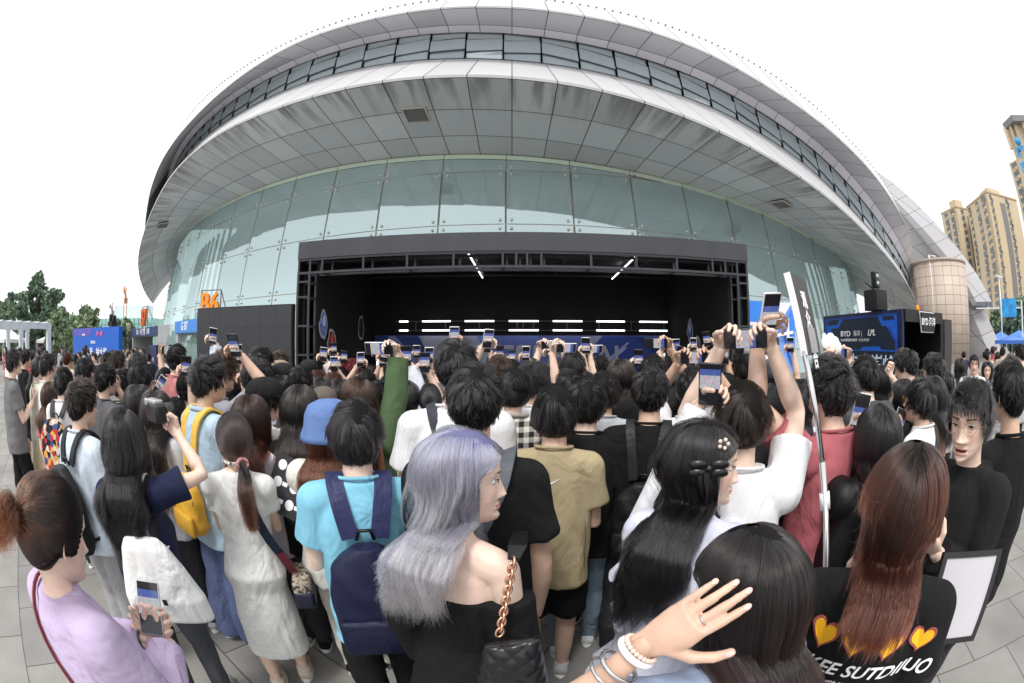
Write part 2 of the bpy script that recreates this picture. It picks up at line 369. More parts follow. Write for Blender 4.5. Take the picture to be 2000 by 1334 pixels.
# seals, light green cornice strip, bolts
g = MB()
for ph in PH:
    g.tube([L_(bp_(ph, GR(z) - .02, z)) for z in (0, 4, 8, GTOP(ph) - .1)], .022, 4)
for z in ZR[1:]:
    for i in range(len(PH) - 1):
        if GTOP(PH[i]) > z + .3: g.tube([L_(bp_(PH[i], GR(z) - .02, z)), L_(bp_(PH[i + 1], GR(z) - .02, z))], .02, 4)
g.build("glass_joint_seal", M_seal, arena)
ring_panels("glass_cornice", [(lambda p: GR(GTOP(p)) + .02, lambda p: GTOP(p) - .27), (lambda p: GR(GTOP(p)) + .05, GTOP)], metal_mat("cornice_paint", (.62, .75, .6), var=.05))
for ph in PH[2:-1]:
    for z in ZR[2:]:
        if GTOP(ph) < z + .25: continue
        g = MB()
        for dx in (-.28, .28):
            for dz in (-.22, .22):
                p = L_(bp_(ph + dx, GR(z + dz) + .03, z + dz)); g.ball(p, .075, 8)
        for q0, q1 in (((-.28, -.22), (.28, .22)), ((-.28, .22), (.28, -.22))):
            g.bar(*[L_(bp_(ph + a, GR(z + b) - .01, z + b)) for a, b in (q0, q1)], .012)
        g.build("glass_fitting", M_bolt, arena)
# interior: raking white tubes and a dim inner drum, seen through the glass
g = MB()
for i in range(-30, 28):
    ph = i * 1.8 + .5
    g.tube([L_(bp_(ph + 1.2, 53.4, .2)), L_(bp_(ph - .6, 51.2, 11.5))], .13, 6)
g.build("raking_column_ring", mat("column_white", (.8, .83, .8), .5), arena)
g = MB()
for i in range(len(PH) - 1):
    a, b = PH[i], PH[i + 1]
    g.add([L_(bp_(p, R, z)) for p, R, z in ((a, 49, 0), (b, 49, 0), (b, 48, 13), (a, 48, 13))], [(0, 1, 2, 3)])
g.build("inner_wall", mat("inner_wall", (.42, .5, .49), .8, var=.3, vscale=.15), arena)
# window band: one window per bay, three panes staggered
M_cur = mat("curtain_panel", (.75, .76, .83), .8, var=.25, vscale=1.2, stretch=(6, 6, .3))
PHW = [i * 1.95 - .45 for i in range(-24, 22)]
for i in range(len(PHW) - 1):
    p0, p1 = PHW[i], PHW[i + 1]; st = .13
    zb0, zb1 = WBOT(p0) + .02, WBOT(p1) + .02; zt0, zt1 = WTOP(p0), WTOP(p1)
    fr = MB()
    if p0 > 41 or p0 < -44: continue
    def wp(t, s, off=0):
        ph = p0 + (p1 - p0) * t; zb = zb0 + (zb1 - zb0) * t; zt = zt0 + (zt1 - zt0) * t
        return L_(bp_(ph, WR(ph) + off, zb + (zt - zb) * s))
    for t in (0, 1): fr.bar(wp(t, 0, .05), wp(t, 1, .05), .09)
    tilt = -.05 if p0 < 0 else .05
    for s in (.0, .3, .74, 1): fr.bar(wp(0, min(1, max(0, s + tilt * (0 < s < 1))), .06), wp(1, min(1, max(0, s - tilt * (0 < s < 1))), .06), .06)
    w = fr.build("window", M_fr, arena)
    for (s0, s1, o_) in ((.02, .29, 0), (.31, .73, .1), (.75, .99, .02)):
        g = MB(); P = [wp(.02, s0 + tilt * (s0 > .1), o_), wp(.98, s0 - tilt * (s0 > .1), o_), wp(.98, s1 - tilt * (s1 < .9), o_), wp(.02, s1 + tilt * (s1 < .9), o_)]
        c = sum(P, Vector()) / 4; j = R_.uniform(-.05, .05)
        g.add([P[0] + Vector((0, j, 0)), P[1], P[2] + Vector((0, -j, 0)), P[3]], [(0, 1, 2, 3)])
        pn = g.build("pane", M_wglass, w)
    g = MB(); g.add([wp(.0, 0, -.6), wp(1, 0, -.6), wp(1, 1, -.6), wp(0, 1, -.6)], [(0, 1, 2, 3)]); g.build("curtain", M_cur, w)
# roof cap so that nothing shows open from the side
g = MB()
n_ = len(PH2)
g.add([L_(bp_(p, RFR(p) - 3.2, ROOF(p) + .9)) for p in PH2] + [Vector((0, 0, 20))], [(i, i + 1, n_) for i in range(n_ - 1)])
g.build("roof_cap", mat("roof_cap", (.6, .6, .62), .5), arena)
# vents in the soffit
def soff_pt(ph, t):
    zs = GTOP(ph) * (1 - t) + RIM(ph) * t; return L_(bp_(ph, 54 + (RR(ph) - 54) * t, zs))
for px, py, w in ((812, 223, 1.1), (1528, 395, 1.1), (316, 437, 1.0)):
    q = ray(px, py); best = None
    for i in range(-400, 320):
        for t in (.3, .38, .46, .54, .62, .7):
            p = soff_pt(i * .1, t) + Vector((0, CY, -CH)); e = (p.normalized() - q).length
            if best is None or e < best[0]: best = (e, i * .1, t)
    _, ph, t = best; o = soff_pt(ph, t); xx = (soff_pt(ph + .5, t) - o).normalized(); yy = (soff_pt(ph, t + .05) - o).normalized(); nn = xx.cross(yy).normalized()
    if nn.z > 0: nn = -nn
    g = MB(); gs = MB(); Mx = Matrix.Identity(4)
    for k in range(3): Mx[k][0] = xx[k]; Mx[k][1] = yy[k]; Mx[k][2] = nn[k]
    for a, b, c, d in ((-1, -.9, -1, 1), (.9, 1, -1, 1), (-.9, .9, -1, -.9), (-.9, .9, .9, 1)):
        g.box(o + xx * w * (a + b) / 4 + yy * w * (c + d) / 4 + nn * .1, (w * (b - a) / 2, w * (d - c) / 2, .08), Mx)
    for k in range(11): gs.box(o + yy * w * (-.42 + k * .084) + nn * .08, (w * .88, w * .035, .05), Mx)
    vt = g.build("air_vent", mat("vent_frame", (.62, .58, .53), .5), arena)
    gs.build("vent_slat", mat("vent_slat", (.3, .3, .29), .5), vt)
    g = MB(); g.box(o + nn * .045, (w * .9, w * .9, .02), Mx); g.build("vent_duct", mat("vent_dark", (.03, .03, .03), .8), vt)
# tiled stair tower at the right
def tile_mat(name, c, w, h, mortar=(.2, .15, .11)):
    m = bpy.data.materials.new(name); m.use_nodes = True; n = m.node_tree; b = n.nodes["Principled BSDF"]; b.inputs['Roughness'].default_value = .5
    uv = n.nodes.new("ShaderNodeUVMap"); br = n.nodes.new("ShaderNodeTexBrick"); br.offset = 0; br.inputs['Scale'].default_value = 1
    br.inputs['Brick Width'].default_value = w; br.inputs['Row Height'].default_value = h; br.inputs['Mortar Size'].default_value = .025
    br.inputs['Color1'].default_value = (*c, 1); br.inputs['Color2'].default_value = (c[0] * .88, c[1] * .86, c[2] * .84, 1); br.inputs['Mortar'].default_value = (*mortar, 1)
    n.links.new(uv.outputs[0], br.inputs[0]); n.links.new(br.outputs[0], b.inputs['Base Color']); return m
def uv_from(o, fn):
    me = o.data; ul = me.uv_layers.new(name='UVMap'); fl = []
    for lp in me.loops: fl += list(fn(me.vertices[lp.vertex_index].co))
    ul.data.foreach_set('uv', fl)
M_tile = tile_mat("beige_tile", (.56, .465, .39), 1.05, .85)
M_gtile = tile_mat("grey_panel", (.42, .42, .44), 2.0, 1.6, (.12, .12, .12))
tw = empty("stair_tower", at(1842, 667, 46) * Vector((1, 1, 0)), label="round beige tiled stair tower joining the arena at its right end", cat="tower")
g = MB(); rr = 3.35
zt = at(1842, 502, 46 - rr).z
rings = [[(rr * cos(a), rr * sin(a), z) for a in [2 * pi * k / 40 for k in range(40)]] for z in (0, zt - .25)]
g.loft(rings); o = g.build("wall", M_tile, tw); uv_from(o, lambda c: (atan2(c.y, c.x) * rr, c.z))
g = MB(); g.loft([[((rr + .08) * cos(a), (rr + .08) * sin(a), z) for a in [2 * pi * k / 40 for k in range(40)]] for z in (zt - .245, zt)]); g.build("parapet_cap", mat("cap_stone", (.45, .36, .3), .6), tw)
aa = at(1815, 500, 46) - tw.location; ap = Vector((aa.x, aa.y, 0)); dcam = (-tw.location.normalized())
sd_ = Vector((-dcam.y, dcam.x, 0)); pp = dcam * rr * .93 + sd_ * rr * .3 * (1 if sd_.x < 0 else -1)
g = MB(); g.tube([pp + Vector((0, 0, z)) for z in (0, zt + .3)] + [pp + Vector((1.4, 0, zt + .35))], .09, 8); g.build("down_pipe", mat("pipe_white", (.75, .75, .75), .4), tw)
# wing (fin) and slanted buttress behind the tower
def slab(name, pix, ds, th, m, parent, uvs=None):
    P = [at(x, y, d) for (x, y), d in zip(pix, ds)]
    g = MB(); g.poly(P, th, nrm=Vector((-.55, .83, 0))); o = g.build(name, m, parent)
    a = rad(60); uv_from(o, lambda c: (c.x * .6 - c.y * .3 + c.z * .45, c.z * .8 - c.x * .4)); return o
wg = empty("arena_wing", at(1900, 667, 48) * Vector((1, 1, 0)), label="pointed grey metal wing sloping down behind the beige tower", cat="wing")
inv = Matrix.Translation(-wg.location)
def wslab(name, pix, d0, d1, th, m):
    def dd(x): return d0 + (d1 - d0) * (x - 1705) / 240
    o = slab(name, pix, [dd(x) for x, _ in pix], th, m, wg); o.data.transform(inv); return o
wslab("outer_band", [(1707, 331), (1746, 358), (1787, 394), (1825, 433), (1870, 484), (1911, 540), (1937, 589), (1931, 597), (1890, 535), (1855, 495), (1812, 440), (1775, 398), (1731, 364), (1712, 350)], 56, 48.5, 2.2, M_gtile)
wslab("inner_sheet", [(1712, 350), (1731, 364), (1775, 398), (1812, 440), (1855, 495), (1890, 535), (1931, 597), (1922, 605), (1889, 605), (1800, 600), (1740, 480)], 57, 49.5, 1.4, M_gtile)
wslab("buttress", [(1889, 606), (1923, 606), (1962, 700), (1975, 735), (1930, 735), (1915, 704), (1891, 656)], 56.4, 49.2, 2.0, M_gtile)
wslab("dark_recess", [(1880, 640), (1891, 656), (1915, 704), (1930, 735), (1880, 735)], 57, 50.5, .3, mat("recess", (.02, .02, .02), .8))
# ================= STAGE =================
M_blk = mat("black_cloth", (.0022, .0022, .0026), .9, bump=.3, bscale=1.5, bdist=.05)
M_blk2 = mat("black_paint", (.005, .005, .006), .5)
M_hdr = mat("charcoal_panel", (.045, .047, .056), .55, var=.15, vscale=1.5, stretch=(1, 1, .3))
M_steel = mat("dark_steel", (.05, .052, .06), .35, .4)
M_lit = mat("light_tube", (1, 1, 1), emit=2.2)
stage = empty("stage", (0, 10, 0), label="large black boxed event stage with truss frame and white light bars", cat="stage")
X0, X1, ZH = -5.62, 6.33, 4.52
def sb(name, boxes, m, parent=stage):
    g = MB()
    for c, d in boxes: g.box((c[0], c[1] - 10, c[2]), d)
    return g.build(name, m, parent)
sb("header_panel", [((( X0 + X1) / 2, 9.97, 4.29), (X1 - X0, .06, .46))], M_hdr)
# truss
g = MB()
def bar(a, b, w=.05): g.bar((a[0], a[1] - 10, a[2]), (b[0], b[1] - 10, b[2]), w)
for y in (10.0, 10.45):
    for z in (4.03, 3.68): bar((X0, y, z), (X1, y, z), .06)
xs = [X0 + .03, X0 + .38, X0 + .75, -3.7, -2.55, -1.4, -.22, .0 + .1, .36, .7, 1.9, 3.05, 4.15, 5.2, 5.6, X1 - .35, X1 - .03]
for x in xs:
    bar((x, 10, 4.03), (x, 10, 3.68), .05); bar((x + .1, 10.45, 4.0), (x + .1, 10.45, 3.7), .05)
for x in xs[::2]: bar((x, 10, 3.68), (x, 10.45, 3.68), .05)
g.build("top_truss", M_steel, stage)
for xa, xb in ((X0 + .03, X0 + .38), (X1 - .35, X1 - .03)):
    g = MB()
    for x in (xa, xb):
        for y in (10.0, 10.4): bar((x, y, 0), (x, y, 3.65), .06)
    for z in (.8, 1.55, 2.3, 3.05, 3.45):
        bar((xa, 10, z), (xb, 10, z), .05); bar((xa, 10.4, z), (xb, 10.4, z), .05); bar((xb, 10, z), (xb, 10.4, z), .04)
    g.build("truss_column", M_steel, stage)
sb("back_wall", [(((X0 + X1) / 2, 15.3, 2.2), (X1 - X0, .1, 4.4))], M_blk)
sb("side_wall", [((X0 + .42, 12.85, 2.15), (.06, 4.9, 4.38))], M_blk); sb("side_wall", [((X1 - .42, 12.85, 2.15), (.06, 4.9, 4.38))], M_blk)
sb("outer_skin", [((X0 - .03, 12.65, 2.2), (.04, 5.1, 4.4))], M_blk2); sb("outer_skin", [((X1 + .03, 12.65, 2.2), (.04, 5.1, 4.4))], M_blk2)
sb("roof_panel", [(((X0 + X1) / 2, 12.8, 4.36), (X1 - X0 - .2, 5.2, .05))], M_blk2)
g = MB()
for y in (11.5, 12.6, 13.7, 14.7): bar((X0 + .5, y, 4.2), (X1 - .5, y, 4.2), .07)
for x in (-3.5, -1.0, 1.5, 4): bar((x, 10.5, 4.26), (x, 15, 4.26), .05)
g.build("roof_beam", M_steel, stage)
sb("stage_deck", [(((X0 + X1) / 2, 13.3, .4), (X1 - X0 - 1, 3.6, .8))], M_blk2)
for xa, xb in ((780, 797), (825, 880), (908, 965), (994, 1052), (1080, 1137), (1165, 1220), (1249, 1303)):
    for py in (627, 645):
        a = atY(xa, py, 14.9); b = atY(xb, py, 14.9); zz = 1.9 + (667 - py) / 833.33 * 14.9
        g = MB(); g.tube([(a.x, 4.9, zz), (b.x, 4.9, zz)], .027, 8); g.build("light_bar", M_lit, stage)
g = MB()
for z in (2.62, 2.29): bar((-4.2, 14.97, z), (5.9, 14.97, z), .03)
for px in (812, 870, 936, 1010, 1022, 1042, 1108, 1170, 1233, 1297):
    x = atY(px, 636, 14.97).x; bar((x, 15, 2.62), (x, 15, 2.29), .035)
g.build("light_rail", M_steel, stage)
for px, py0, py1 in ((737, 672, 745), (1297, 674, 745)):
    a = atY(px, py0, 14.0); g = MB(); g.tube([(a.x, 4.0, a.z), (a.x, 4.0, .9)], .035, 8); g.build("light_bar", M_lit, stage)
for a, b in (((-1.12, 10.6, 4.15), (-1.04, 14.9, 4.15)), ((3.25, 10.4, 4.15), (3.6, 14.9, 4.15))):
    g = MB(); g.tube([(a[0], a[1] - 10, a[2]), (b[0], b[1] - 10, b[2])], .022, 8); g.build("ceiling_light_bar", M_lit, stage)
# banner on the back wall
ba = empty("stage_banner", (0, 15.1, 0), label="wide blue and grey backdrop banner with big pale letters at the back of the stage", cat="banner")
def P2(pts): return pts
FL = [0]
def flat(name, pts, col, lay, parent, Y=0.0, rough=.6, emit=0):
    FL[0] += 1; lay = 5 + FL[0] % 12
    m = mat("paint_%d_%d_%d" % tuple(int(c * 255) for c in col) + ("e" if emit else ""), lin(col), rough, emit=emit)
    g = MB(); g.add([(x, Y - .004 * lay, z) for x, z in pts], [tuple(range(len(pts)))]); return g.build(name, m, parent)
bx0, bx1 = atY(733, 655, 15.1).x, atY(1290, 655, 15.1).x
g = MB(); g.box((( bx0 + bx1) / 2, 0, 1.2), (bx1 - bx0, .03, 1.82)); g.build("banner_sheet", mat("banner_blue", lin((.36, .44, .72)), .6, var=.12, vscale=.8), ba)
def bx(px): return atY(px, 660, 15.1).x
def bz(py): return 1.9 + (667 - py) / 833.33 * 15.1
for pts, c in (([(733, 656), (815, 656), (850, 700), (870, 740), (733, 745)], (.1, .17, .45)), ([(758, 656), (772, 656), (830, 720), (800, 740)], (.45, .5, .72)),
    ([(820, 656), (895, 656), (920, 730), (850, 730)], (.62, .64, .72)), ([(905, 656), (930, 656), (955, 690), (940, 735), (925, 735)], (.58, .6, .7)),
    ([(1150, 656), (1175, 656), (1100, 742), (1070, 742)], (.6, .63, .75)), ([(1178, 656), (1288, 657), (1286, 745), (1105, 745)], (.13, .25, .58)), ([(1240, 657), (1288, 657), (1286, 700)], (.08, .19, .45)),
    ([(1188, 700), (1225, 668), (1228, 670), (1192, 706)], (.6, .65, .85)), ([(1205, 690), (1222, 678), (1224, 680), (1208, 694)], (.65, .68, .85))):
    flat("banner_shape", [(bx(x), bz(y)) for x, y in pts], c, 5, ba)
M_let = mat("banner_letter", lin((.66, .67, .73)), .6)
text("banner_lettering", "TIFEEFE", 1.05, frame((bx(1000) - .2, -.08, 1.35), (1, 0, 0), (0, 0, 1)), M_let, ba, sx=1.15, shear=.1, bold=.02)
text("banner_lettering", "AL", 1.0, frame((bx(1192), -.085, 1.35), (1, 0, 0), (0, 0, 1)), M_let, ba, sx=1.0, bold=.02)
# cut-out stickers on the side walls
def sticker(px, py, w, h, cols, side, yy, label):
    x = X0 + .46 if side < 0 else X1 - .46
    q = ray(px, py); k = x / q.x; c = Vector((x, q.y * k, CH + q.z * k))
    o = empty("wall_sticker", c, label=label, cat="sticker", group="cut-out stickers on the black stage walls")
    rr = random.Random(px); pts = [(w * (.8 + rr.random() * .4) * cos(a), h * (.8 + rr.random() * .4) * sin(a)) for a in [2 * pi * i / 14 for i in range(14)]]
    for nm, sc, cc, l in (("sticker_edge", 1.0, (.7, .7, .75), 1), ("sticker_print", .82, cols[0], 2)):
        m = mat("st%s%d" % (nm, px), lin(cc), .6, var=.5 if l == 2 else 0, vscale=14)
        g = MB(); g.add([(-side * .004 * l, a * sc, b * sc) for a, b in pts], [tuple(range(14))]); g.build(nm, m, o)
    g = MB(); g.add([(-side * .012, a * .4 + .02, b * .4 + h * .25) for a, b in pts], [tuple(range(14))]); g.build("sticker_detail", mat("std%d" % px, lin(cols[1]), .6), o)
sticker(632, 634, .28, .42, ((.4, .47, .72), (.75, .8, .95)), -1, 0, "blue cut-out sticker high on the left stage wall")
sticker(648, 670, .3, .42, ((.35, .15, .2), (.8, .3, .2)), -1, 0, "red cut-out sticker low on the left stage wall")
sticker(705, 641, .3, .42, ((.12, .1, .1), (.3, .12, .12)), -1, 0, "dark cut-out sticker deep inside on the left stage wall")
sticker(1348, 648, .25, .42, ((.3, .35, .55), (.7, .75, .9)), 1, 0, "blue cut-out sticker on the right stage wall")
sticker(1362, 680, .25, .35, ((.5, .3, .35), (.85, .5, .5)), 1, 0, "red cut-out sticker on the right stage wall near the phones")
# black LED wall left of the stage
led = empty("led_screen", (0, 9.9, 0), label="large dark switched-off LED screen standing left of the stage", cat="screen")
x0, x1 = -9.35, -5.7
g = MB(); g.box(((x0 + x1) / 2, .1, 1.45), (x1 - x0, .18, 2.86)); g.build("screen_body", mat("led_edge", (.02, .02, .02), .5), led)
g = MB(); m_led = mat("led_face", (.03, .032, .036), .38)
for i in range(7):
    for j in range(5):
        w = (x1 - x0 - .04) / 7; h = 2.8 / 5; g.box((x0 + .02 + w * (i + .5), -.0, .04 + h * (j + .5)), (w - .004, .02, h - .004))
g.build("led_face", m_led, led)
# big orange gate letters, with struts
M_or = mat("orange_letter", lin((.95, .58, .13)), .5); M_or2 = mat("orange_letter_dark", lin((.85, .4, .15)), .5)
def gate_sign(px, py, d, body, size, m, yaw, label):
    p = at(px, py, d); o = empty("gate_sign", p, yaw, label=label, cat="sign", group="orange gate letters")
    text("letters", body, size, frame((0, 0, 0), (1, 0, 0), (0, 0, 1)), m, o, ext=.12, bold=.03, sx=.8)
    g = MB()
    for sx in (-.45, .45):
        g.bar((sx * size, .1, -size * .45), (sx * size, .1, size * .5), .05); g.bar((sx * size, .1, size * .5), (sx * size, 1.2, -size * .5), .04)
    g.bar((-.45 * size, .1, size * .5), (.45 * size, .1, size * .5), .05); g.build("strut", mat("strut", (.12, .12, .12), .5), o)
gate_sign(410, 594, 24, "B6", 1.5, M_or, rad(12), "orange B6 gate letters standing above the dark screen")
gate_sign(281, 622, 40, "B7", 2.0, M_or2, rad(-22), "orange B7 gate letters above the far left entrance")
# entrance porches
M_conc = mat("porch_panel", (.42, .43, .44), .5, var=.08, vscale=1); M_sgn = mat("porch_sign", lin((.2, .27, .45)), .5); M_sgn2 = mat("porch_sign_blue", lin((.3, .55, .85)), .5)
M_wt = mat("white_print", (.85, .85, .87), .6)
def porch(A, B, zt, zb, dep, body, ms, label, tsz):
    "box porch: front face from A to B (seen left to right)"
    A = Vector((A.x, A.y, 0)); B = Vector((B.x, B.y, 0)); u = (B - A).normalized(); L = (B - A).length; n = Vector((-u.y, u.x, 0))
    o = empty("entrance_porch", A, atan2(u.y, u.x), label=label, cat="entrance")
    g = MB(); g.box((.35, dep / 2, zb / 2), (.7, dep, zb)); g.build("pillar", M_conc, o)
    g = MB(); g.box((L - .35, dep / 2, zb / 2), (.7, dep, zb)); g.build("pillar", M_conc, o)
    g = MB(); g.box((L / 2, dep / 2 + .05, (zt + zb) / 2), (L - .02, dep, zt - zb)); g.build("lintel", M_conc, o)
    g = MB(); g.box((L / 2, -.03, (zt + zb) / 2), (L, .12, zt - zb - .02)); g.build("sign_board", ms, o)
    g = MB(); g.box((L / 2, dep + .6, zb / 2), (L - 1.3, .1, zb)); g.build("dark_doorway", mat("doorway", (.03, .035, .04), .3), o)
    text("lettering", body, tsz, frame((L / 2, -.1, (zt + zb) / 2), (1, 0, 0), (0, 0, 1)), M_wt, o, ext=.01, bold=.01)
    return o
porch(at(258, 655, 57), at(308, 655, 43), 3.35, 2.45, 3, "B16    14门 7排    B18", M_sgn, "grey entrance porch with dark blue sign strip under the left orange letters", .8)
a_, b_ = at(308, 655, 43), at(343, 655, 38); a_.z = b_.z = 0; u_ = (b_ - a_).normalized()
tgs = empty("side_block", a_, atan2(u_.y, u_.x), label="plain grey panelled block between the two entrance porches", cat="wall"); g = MB(); L_b = (b_ - a_).length
for k in range(4):
    for z in (0, 1): g.box((L_b * (k + .5) / 4, 1.5, .84 + z * 1.68), (L_b / 4 - .03, 3, 1.65))
g.build("panel_block", M_conc, tgs)
porch(at(343, 655, 35), at(402, 655, 28.0), 3.4, 2.5, 3, "G B7        ", M_sgn2, "grey entrance porch with light blue G B7 sign beside the dark screen", .85)
# poster right of the stage
po = empty("poster_wall", (0, 11, 0), label="bright blue poster wall with white diagonal beam and big characters right of the stage", cat="poster")
x0, x1 = 6.5, atY(1549, 600, 11).x
g = MB(); g.box(((x0 + x1) / 2, .06, 1.55), (x1 - x0, .08, 3.1)); g.build("poster_sheet", mat("poster_blue", lin((.48, .66, .95)), .5), po)
W_ = x1 - x0
for pts, c in (([(0, 3.1), (.62, 3.1), (.25, 2.45), (0, 2.5)], (.2, .53, .92)), ([(1, 3.1), (1, 1.0), (.85, 1.7), (.8, 2.3)], (.22, .52, .9)), ([(.62, 3.1), (.97, 3.1), (.55, 2.0), (.3, 1.7), (.15, 1.9)], (.93, .96, 1)), ([(0, 1.5), (.6, 1.9), (.8, 1.2), (.4, .9), (0, 1.0)], (.72, .85, .97)),
    ([(0, 1.9), (.2, 2.0), (.25, 1.6), (.12, 1.3), (0, 1.5)], (.6, .15, .2)), ([(.1, 1.3), (.45, 1.7), (.7, 1.2), (.5, .7), (.1, .6)], (.25, .22, .5)), ([(.2, .9), (.8, 1.2), (.9, .5), (.3, .3)], (.5, .42, .75)), ([(.3, 1.4), (.5, 1.55), (.55, 1.3)], (.9, .92, 1))):
    flat("poster_shape", [(x0 + a * W_, b) for a, b in pts], c, 6 + len(pts), po)
text("poster_character", "大", .8, frame((x0 + .3, -.1, 2.25), (1, 0, 0), (0, 0, 1)), M_wt, po, bold=.02)
text("poster_character", "斗", .75, frame((x1 - .45, -.1, 2.2), (1, 0, 0), (0, 0, 1)), M_wt, po, bold=.02)
# ---- blue brand booth at the right
P1, P2_, P3 = Vector((13.75, 14.75, 0)), Vector((13.15, 9.35, 0)), Vector((16.85, 9.55, 0)); P4 = P1 + (P3 - P2_)
HB = 3.0
kb = empty("brand_booth", P2_, label="dark navy box booth with blue line graphics and BYD sign at the right", cat="booth")
inv = -P2_
M_navy = mat("booth_navy", lin((.09, .12, .27)), .45); M_in = mat("booth_inside", (.008, .008, .01), .6)
def wall(a, b, z0, z1, th, m, name):
    u = (b - a).normalized(); n = Vector((-u.y, u.x, 0)); g = MB(); L = (b - a).length
    g.box((a + b) / 2 + inv + Vector((0, 0, (z0 + z1) / 2)), (L, th, z1 - z0), rz=atan2(u.y, u.x)); return g.build(name, m, kb)
wall(P1, P2_, 0, HB, .12, M_navy, "graphic_wall"); wall(P1, P4, 0, HB, .1, M_in, "back_wall"); wall(P4, P3, 0, HB - .01, .14, M_in, "side_wall")
g = MB(); g.add([p + inv + Vector((0, 0, HB + .01)) for p in (P1, P2_, P3, P4)], [(0, 1, 2, 3)]); g.build("roof", M_in, kb)
wall(P2_ + Vector((.1, 0, 0)), P3, HB - .42, HB - .005, .16, M_in, "fascia")
u = (P2_ - P1).normalized(); L = (P2_ - P1).length; n_ = Vector((u.y, -u.x, 0))     # outward normal towards camera
if n_.dot(-P2_) < 0: n_ = -n_
def bpnt(a, b, l): return P1 + u * (a * L) + n_ * (.065 + .004 * l + (.03 if l == 3 else 0)) + Vector((0, 0, b)) + inv
def bshape(pts, c, l, name="graphic_shape"):
    g = MB(); g.add([bpnt(a, b, l) for a, b in pts], [tuple(range(len(pts)))]); g.build(name, mat("bp_%d%d%d" % tuple(int(x * 99) for x in c), lin(c), .5), kb)
bshape([(.03, .05), (.96, .05), (.96, 2.86), (.03, 2.86)], (.07, .11, .2), 0)
B1 = (.07, .36, .78); B2 = (.12, .25, .62)
for li, (pts, c) in enumerate((([(.04, 2.85), (.3, 2.85), (.22, 2.45), (.13, 2.45), (.05, 1.95), (.04, 1.95)], B1), ([(.07, 2.78), (.24, 2.8), (.21, 2.6), (.06, 2.58)], (.08, .1, .2)), ([(.72, 2.87), (.95, 2.87), (.95, 1.9), (.9, 2.0), (.83, 2.45), (.78, 2.45)], B1), ([(.78, 2.82), (.9, 2.82), (.93, 2.66), (.8, 2.64)], (.08, .1, .2)),
    ([(.93, 2.0), (.96, 2.0), (.96, .05), (.93, .05)], B2), ([(.03, 2.86), (.96, 2.86), (.96, 2.8), (.03, 2.8)], B2), ([(.03, 2.8), (.045, 2.8), (.045, 1.3), (.03, 1.3)], B2),
    ([(.04, 1.6), (.17, 1.6), (.19, 1.68), (.33, 1.68), (.36, 1.58), (.52, 1.58), (.55, 1.7), (.75, 1.72), (.78, 1.6), (.95, 1.6), (.95, 1.55), (.04, 1.55)], B1),
    ([(.06, 1.95), (.13, 2.35), (.15, 2.35), (.08, 1.9)], B2), ([(.84, 2.4), (.87, 2.4), (.95, 1.85), (.95, 1.75)], B2))):
    bshape(pts, c, 1 + li * .5)
Mb = frame(bpnt(.42, 2.25, 2), u, (0, 0, 1))
text("booth_lettering", "BYD", .3, frame(bpnt(.33, 2.2, 3), u, (0, 0, 1)), M_wt, kb, ext=.003, bold=.006, sx=1.3)
text("booth_lettering", "海洋 |", .24, frame(bpnt(.49, 2.2, 3), u, (0, 0, 1)), M_wt, kb, ext=.003)
text("booth_lettering", "LPL", .3, frame(bpnt(.66, 2.22, 3), u, (0, 0, 1)), M_wt, kb, ext=.003, bold=.008, shear=.25, sx=1.1)
text("booth_lettering", "2026英雄联盟职业联赛 · 官方合作伙伴", .12, frame(bpnt(.45, 1.95, 3), u, (0, 0, 1)), M_wt, kb, ext=.003)
text("booth_lettering", "敢领电竞巅峰", .78, frame(bpnt(.5, 1.0, 3), u, (0, 0, 1)), mat("booth_title", lin((.8, .85, .93)), .6), kb, ext=.003, bold=.01, shear=.1)
# hanging trapezoid sign
u2 = (P3 - P2_).normalized(); n2 = Vector((u2.y, -u2.x, 0))
def spnt(a, z, l): return P2_ + u2 * a + n2 * (.1 + .004 * l) + Vector((0, 0, z)) + inv
sg_ = empty("hanging_sign", P2_, label="black trapezoid BYD sign with white outline on the booth fascia", cat="sign")
for pts, m_, l, nm in (([(1.25, 2.98), (2.75, 2.98), (2.6, 2.22), (1.45, 2.22)], mat("sign_edge", (.8, .8, .85), .4), 0, "sign_edge"), ([(1.29, 2.94), (2.71, 2.94), (2.57, 2.26), (1.48, 2.26)], M_in, 6, "sign_face")):
    g = MB(); g.poly([spnt(a, z, l) for a, z in pts], .05, nrm=-n2 if l == 0 else n2); g.build(nm, m_, sg_)
text("sign_lettering", "BYD 海洋", .34, frame(spnt(2.0, 2.6, 20), u2, (0, 0, 1)), M_wt, sg_, ext=.003, bold=.006, sx=.95)
# moving-head lights on a case on the booth roof
sp = empty("stage_light", P2_ + Vector((.2, 1.6, HB + .02)), label="black twin moving-head spotlight on a flight case on the booth roof", cat="light")
g = MB(); g.box((0, 0, .38), (.75, .75, .76), bev=.03); g.build("flight_case", M_in, sp)
g = MB(); g.box((.05, 0, 1.15), (.28, .3, .62), bev=.05); g.bar((-.12, 0, .76), (-.12, 0, 1.2), .05); g.bar((.22, 0, .76), (.22, 0, 1.2), .05); g.build("lamp_head", mat("lamp_black", (.015, .015, .016), .35), sp)
for z in (1.28, 1.02): g = MB(); g.ball((.05, -.15, z), .085, 12, sc=(1, .4, 1)); g.build("lens", mat("lens_glass", (.5, .52, .55), .1, .5), sp)
g = MB(); g.tube([(-.75, -.1, .98), (-.2, 0, .82), (0, .1, .8)], .035, 6); g.tube([(.3, .1, .8), (.45, .1, .5), (.42, .1, .1)], .03, 6); g.build("cable_arm", M_steel, sp)
g = MB(); g.tube([(0, 0, 0), (0, 0, .25)], [.14, .05], 10); tag(g.build("traffic_cone", M_or, None, P2_ + Vector((2.1, .6, HB + .02))), "small orange warning cone tip on the booth roof edge", "cone")
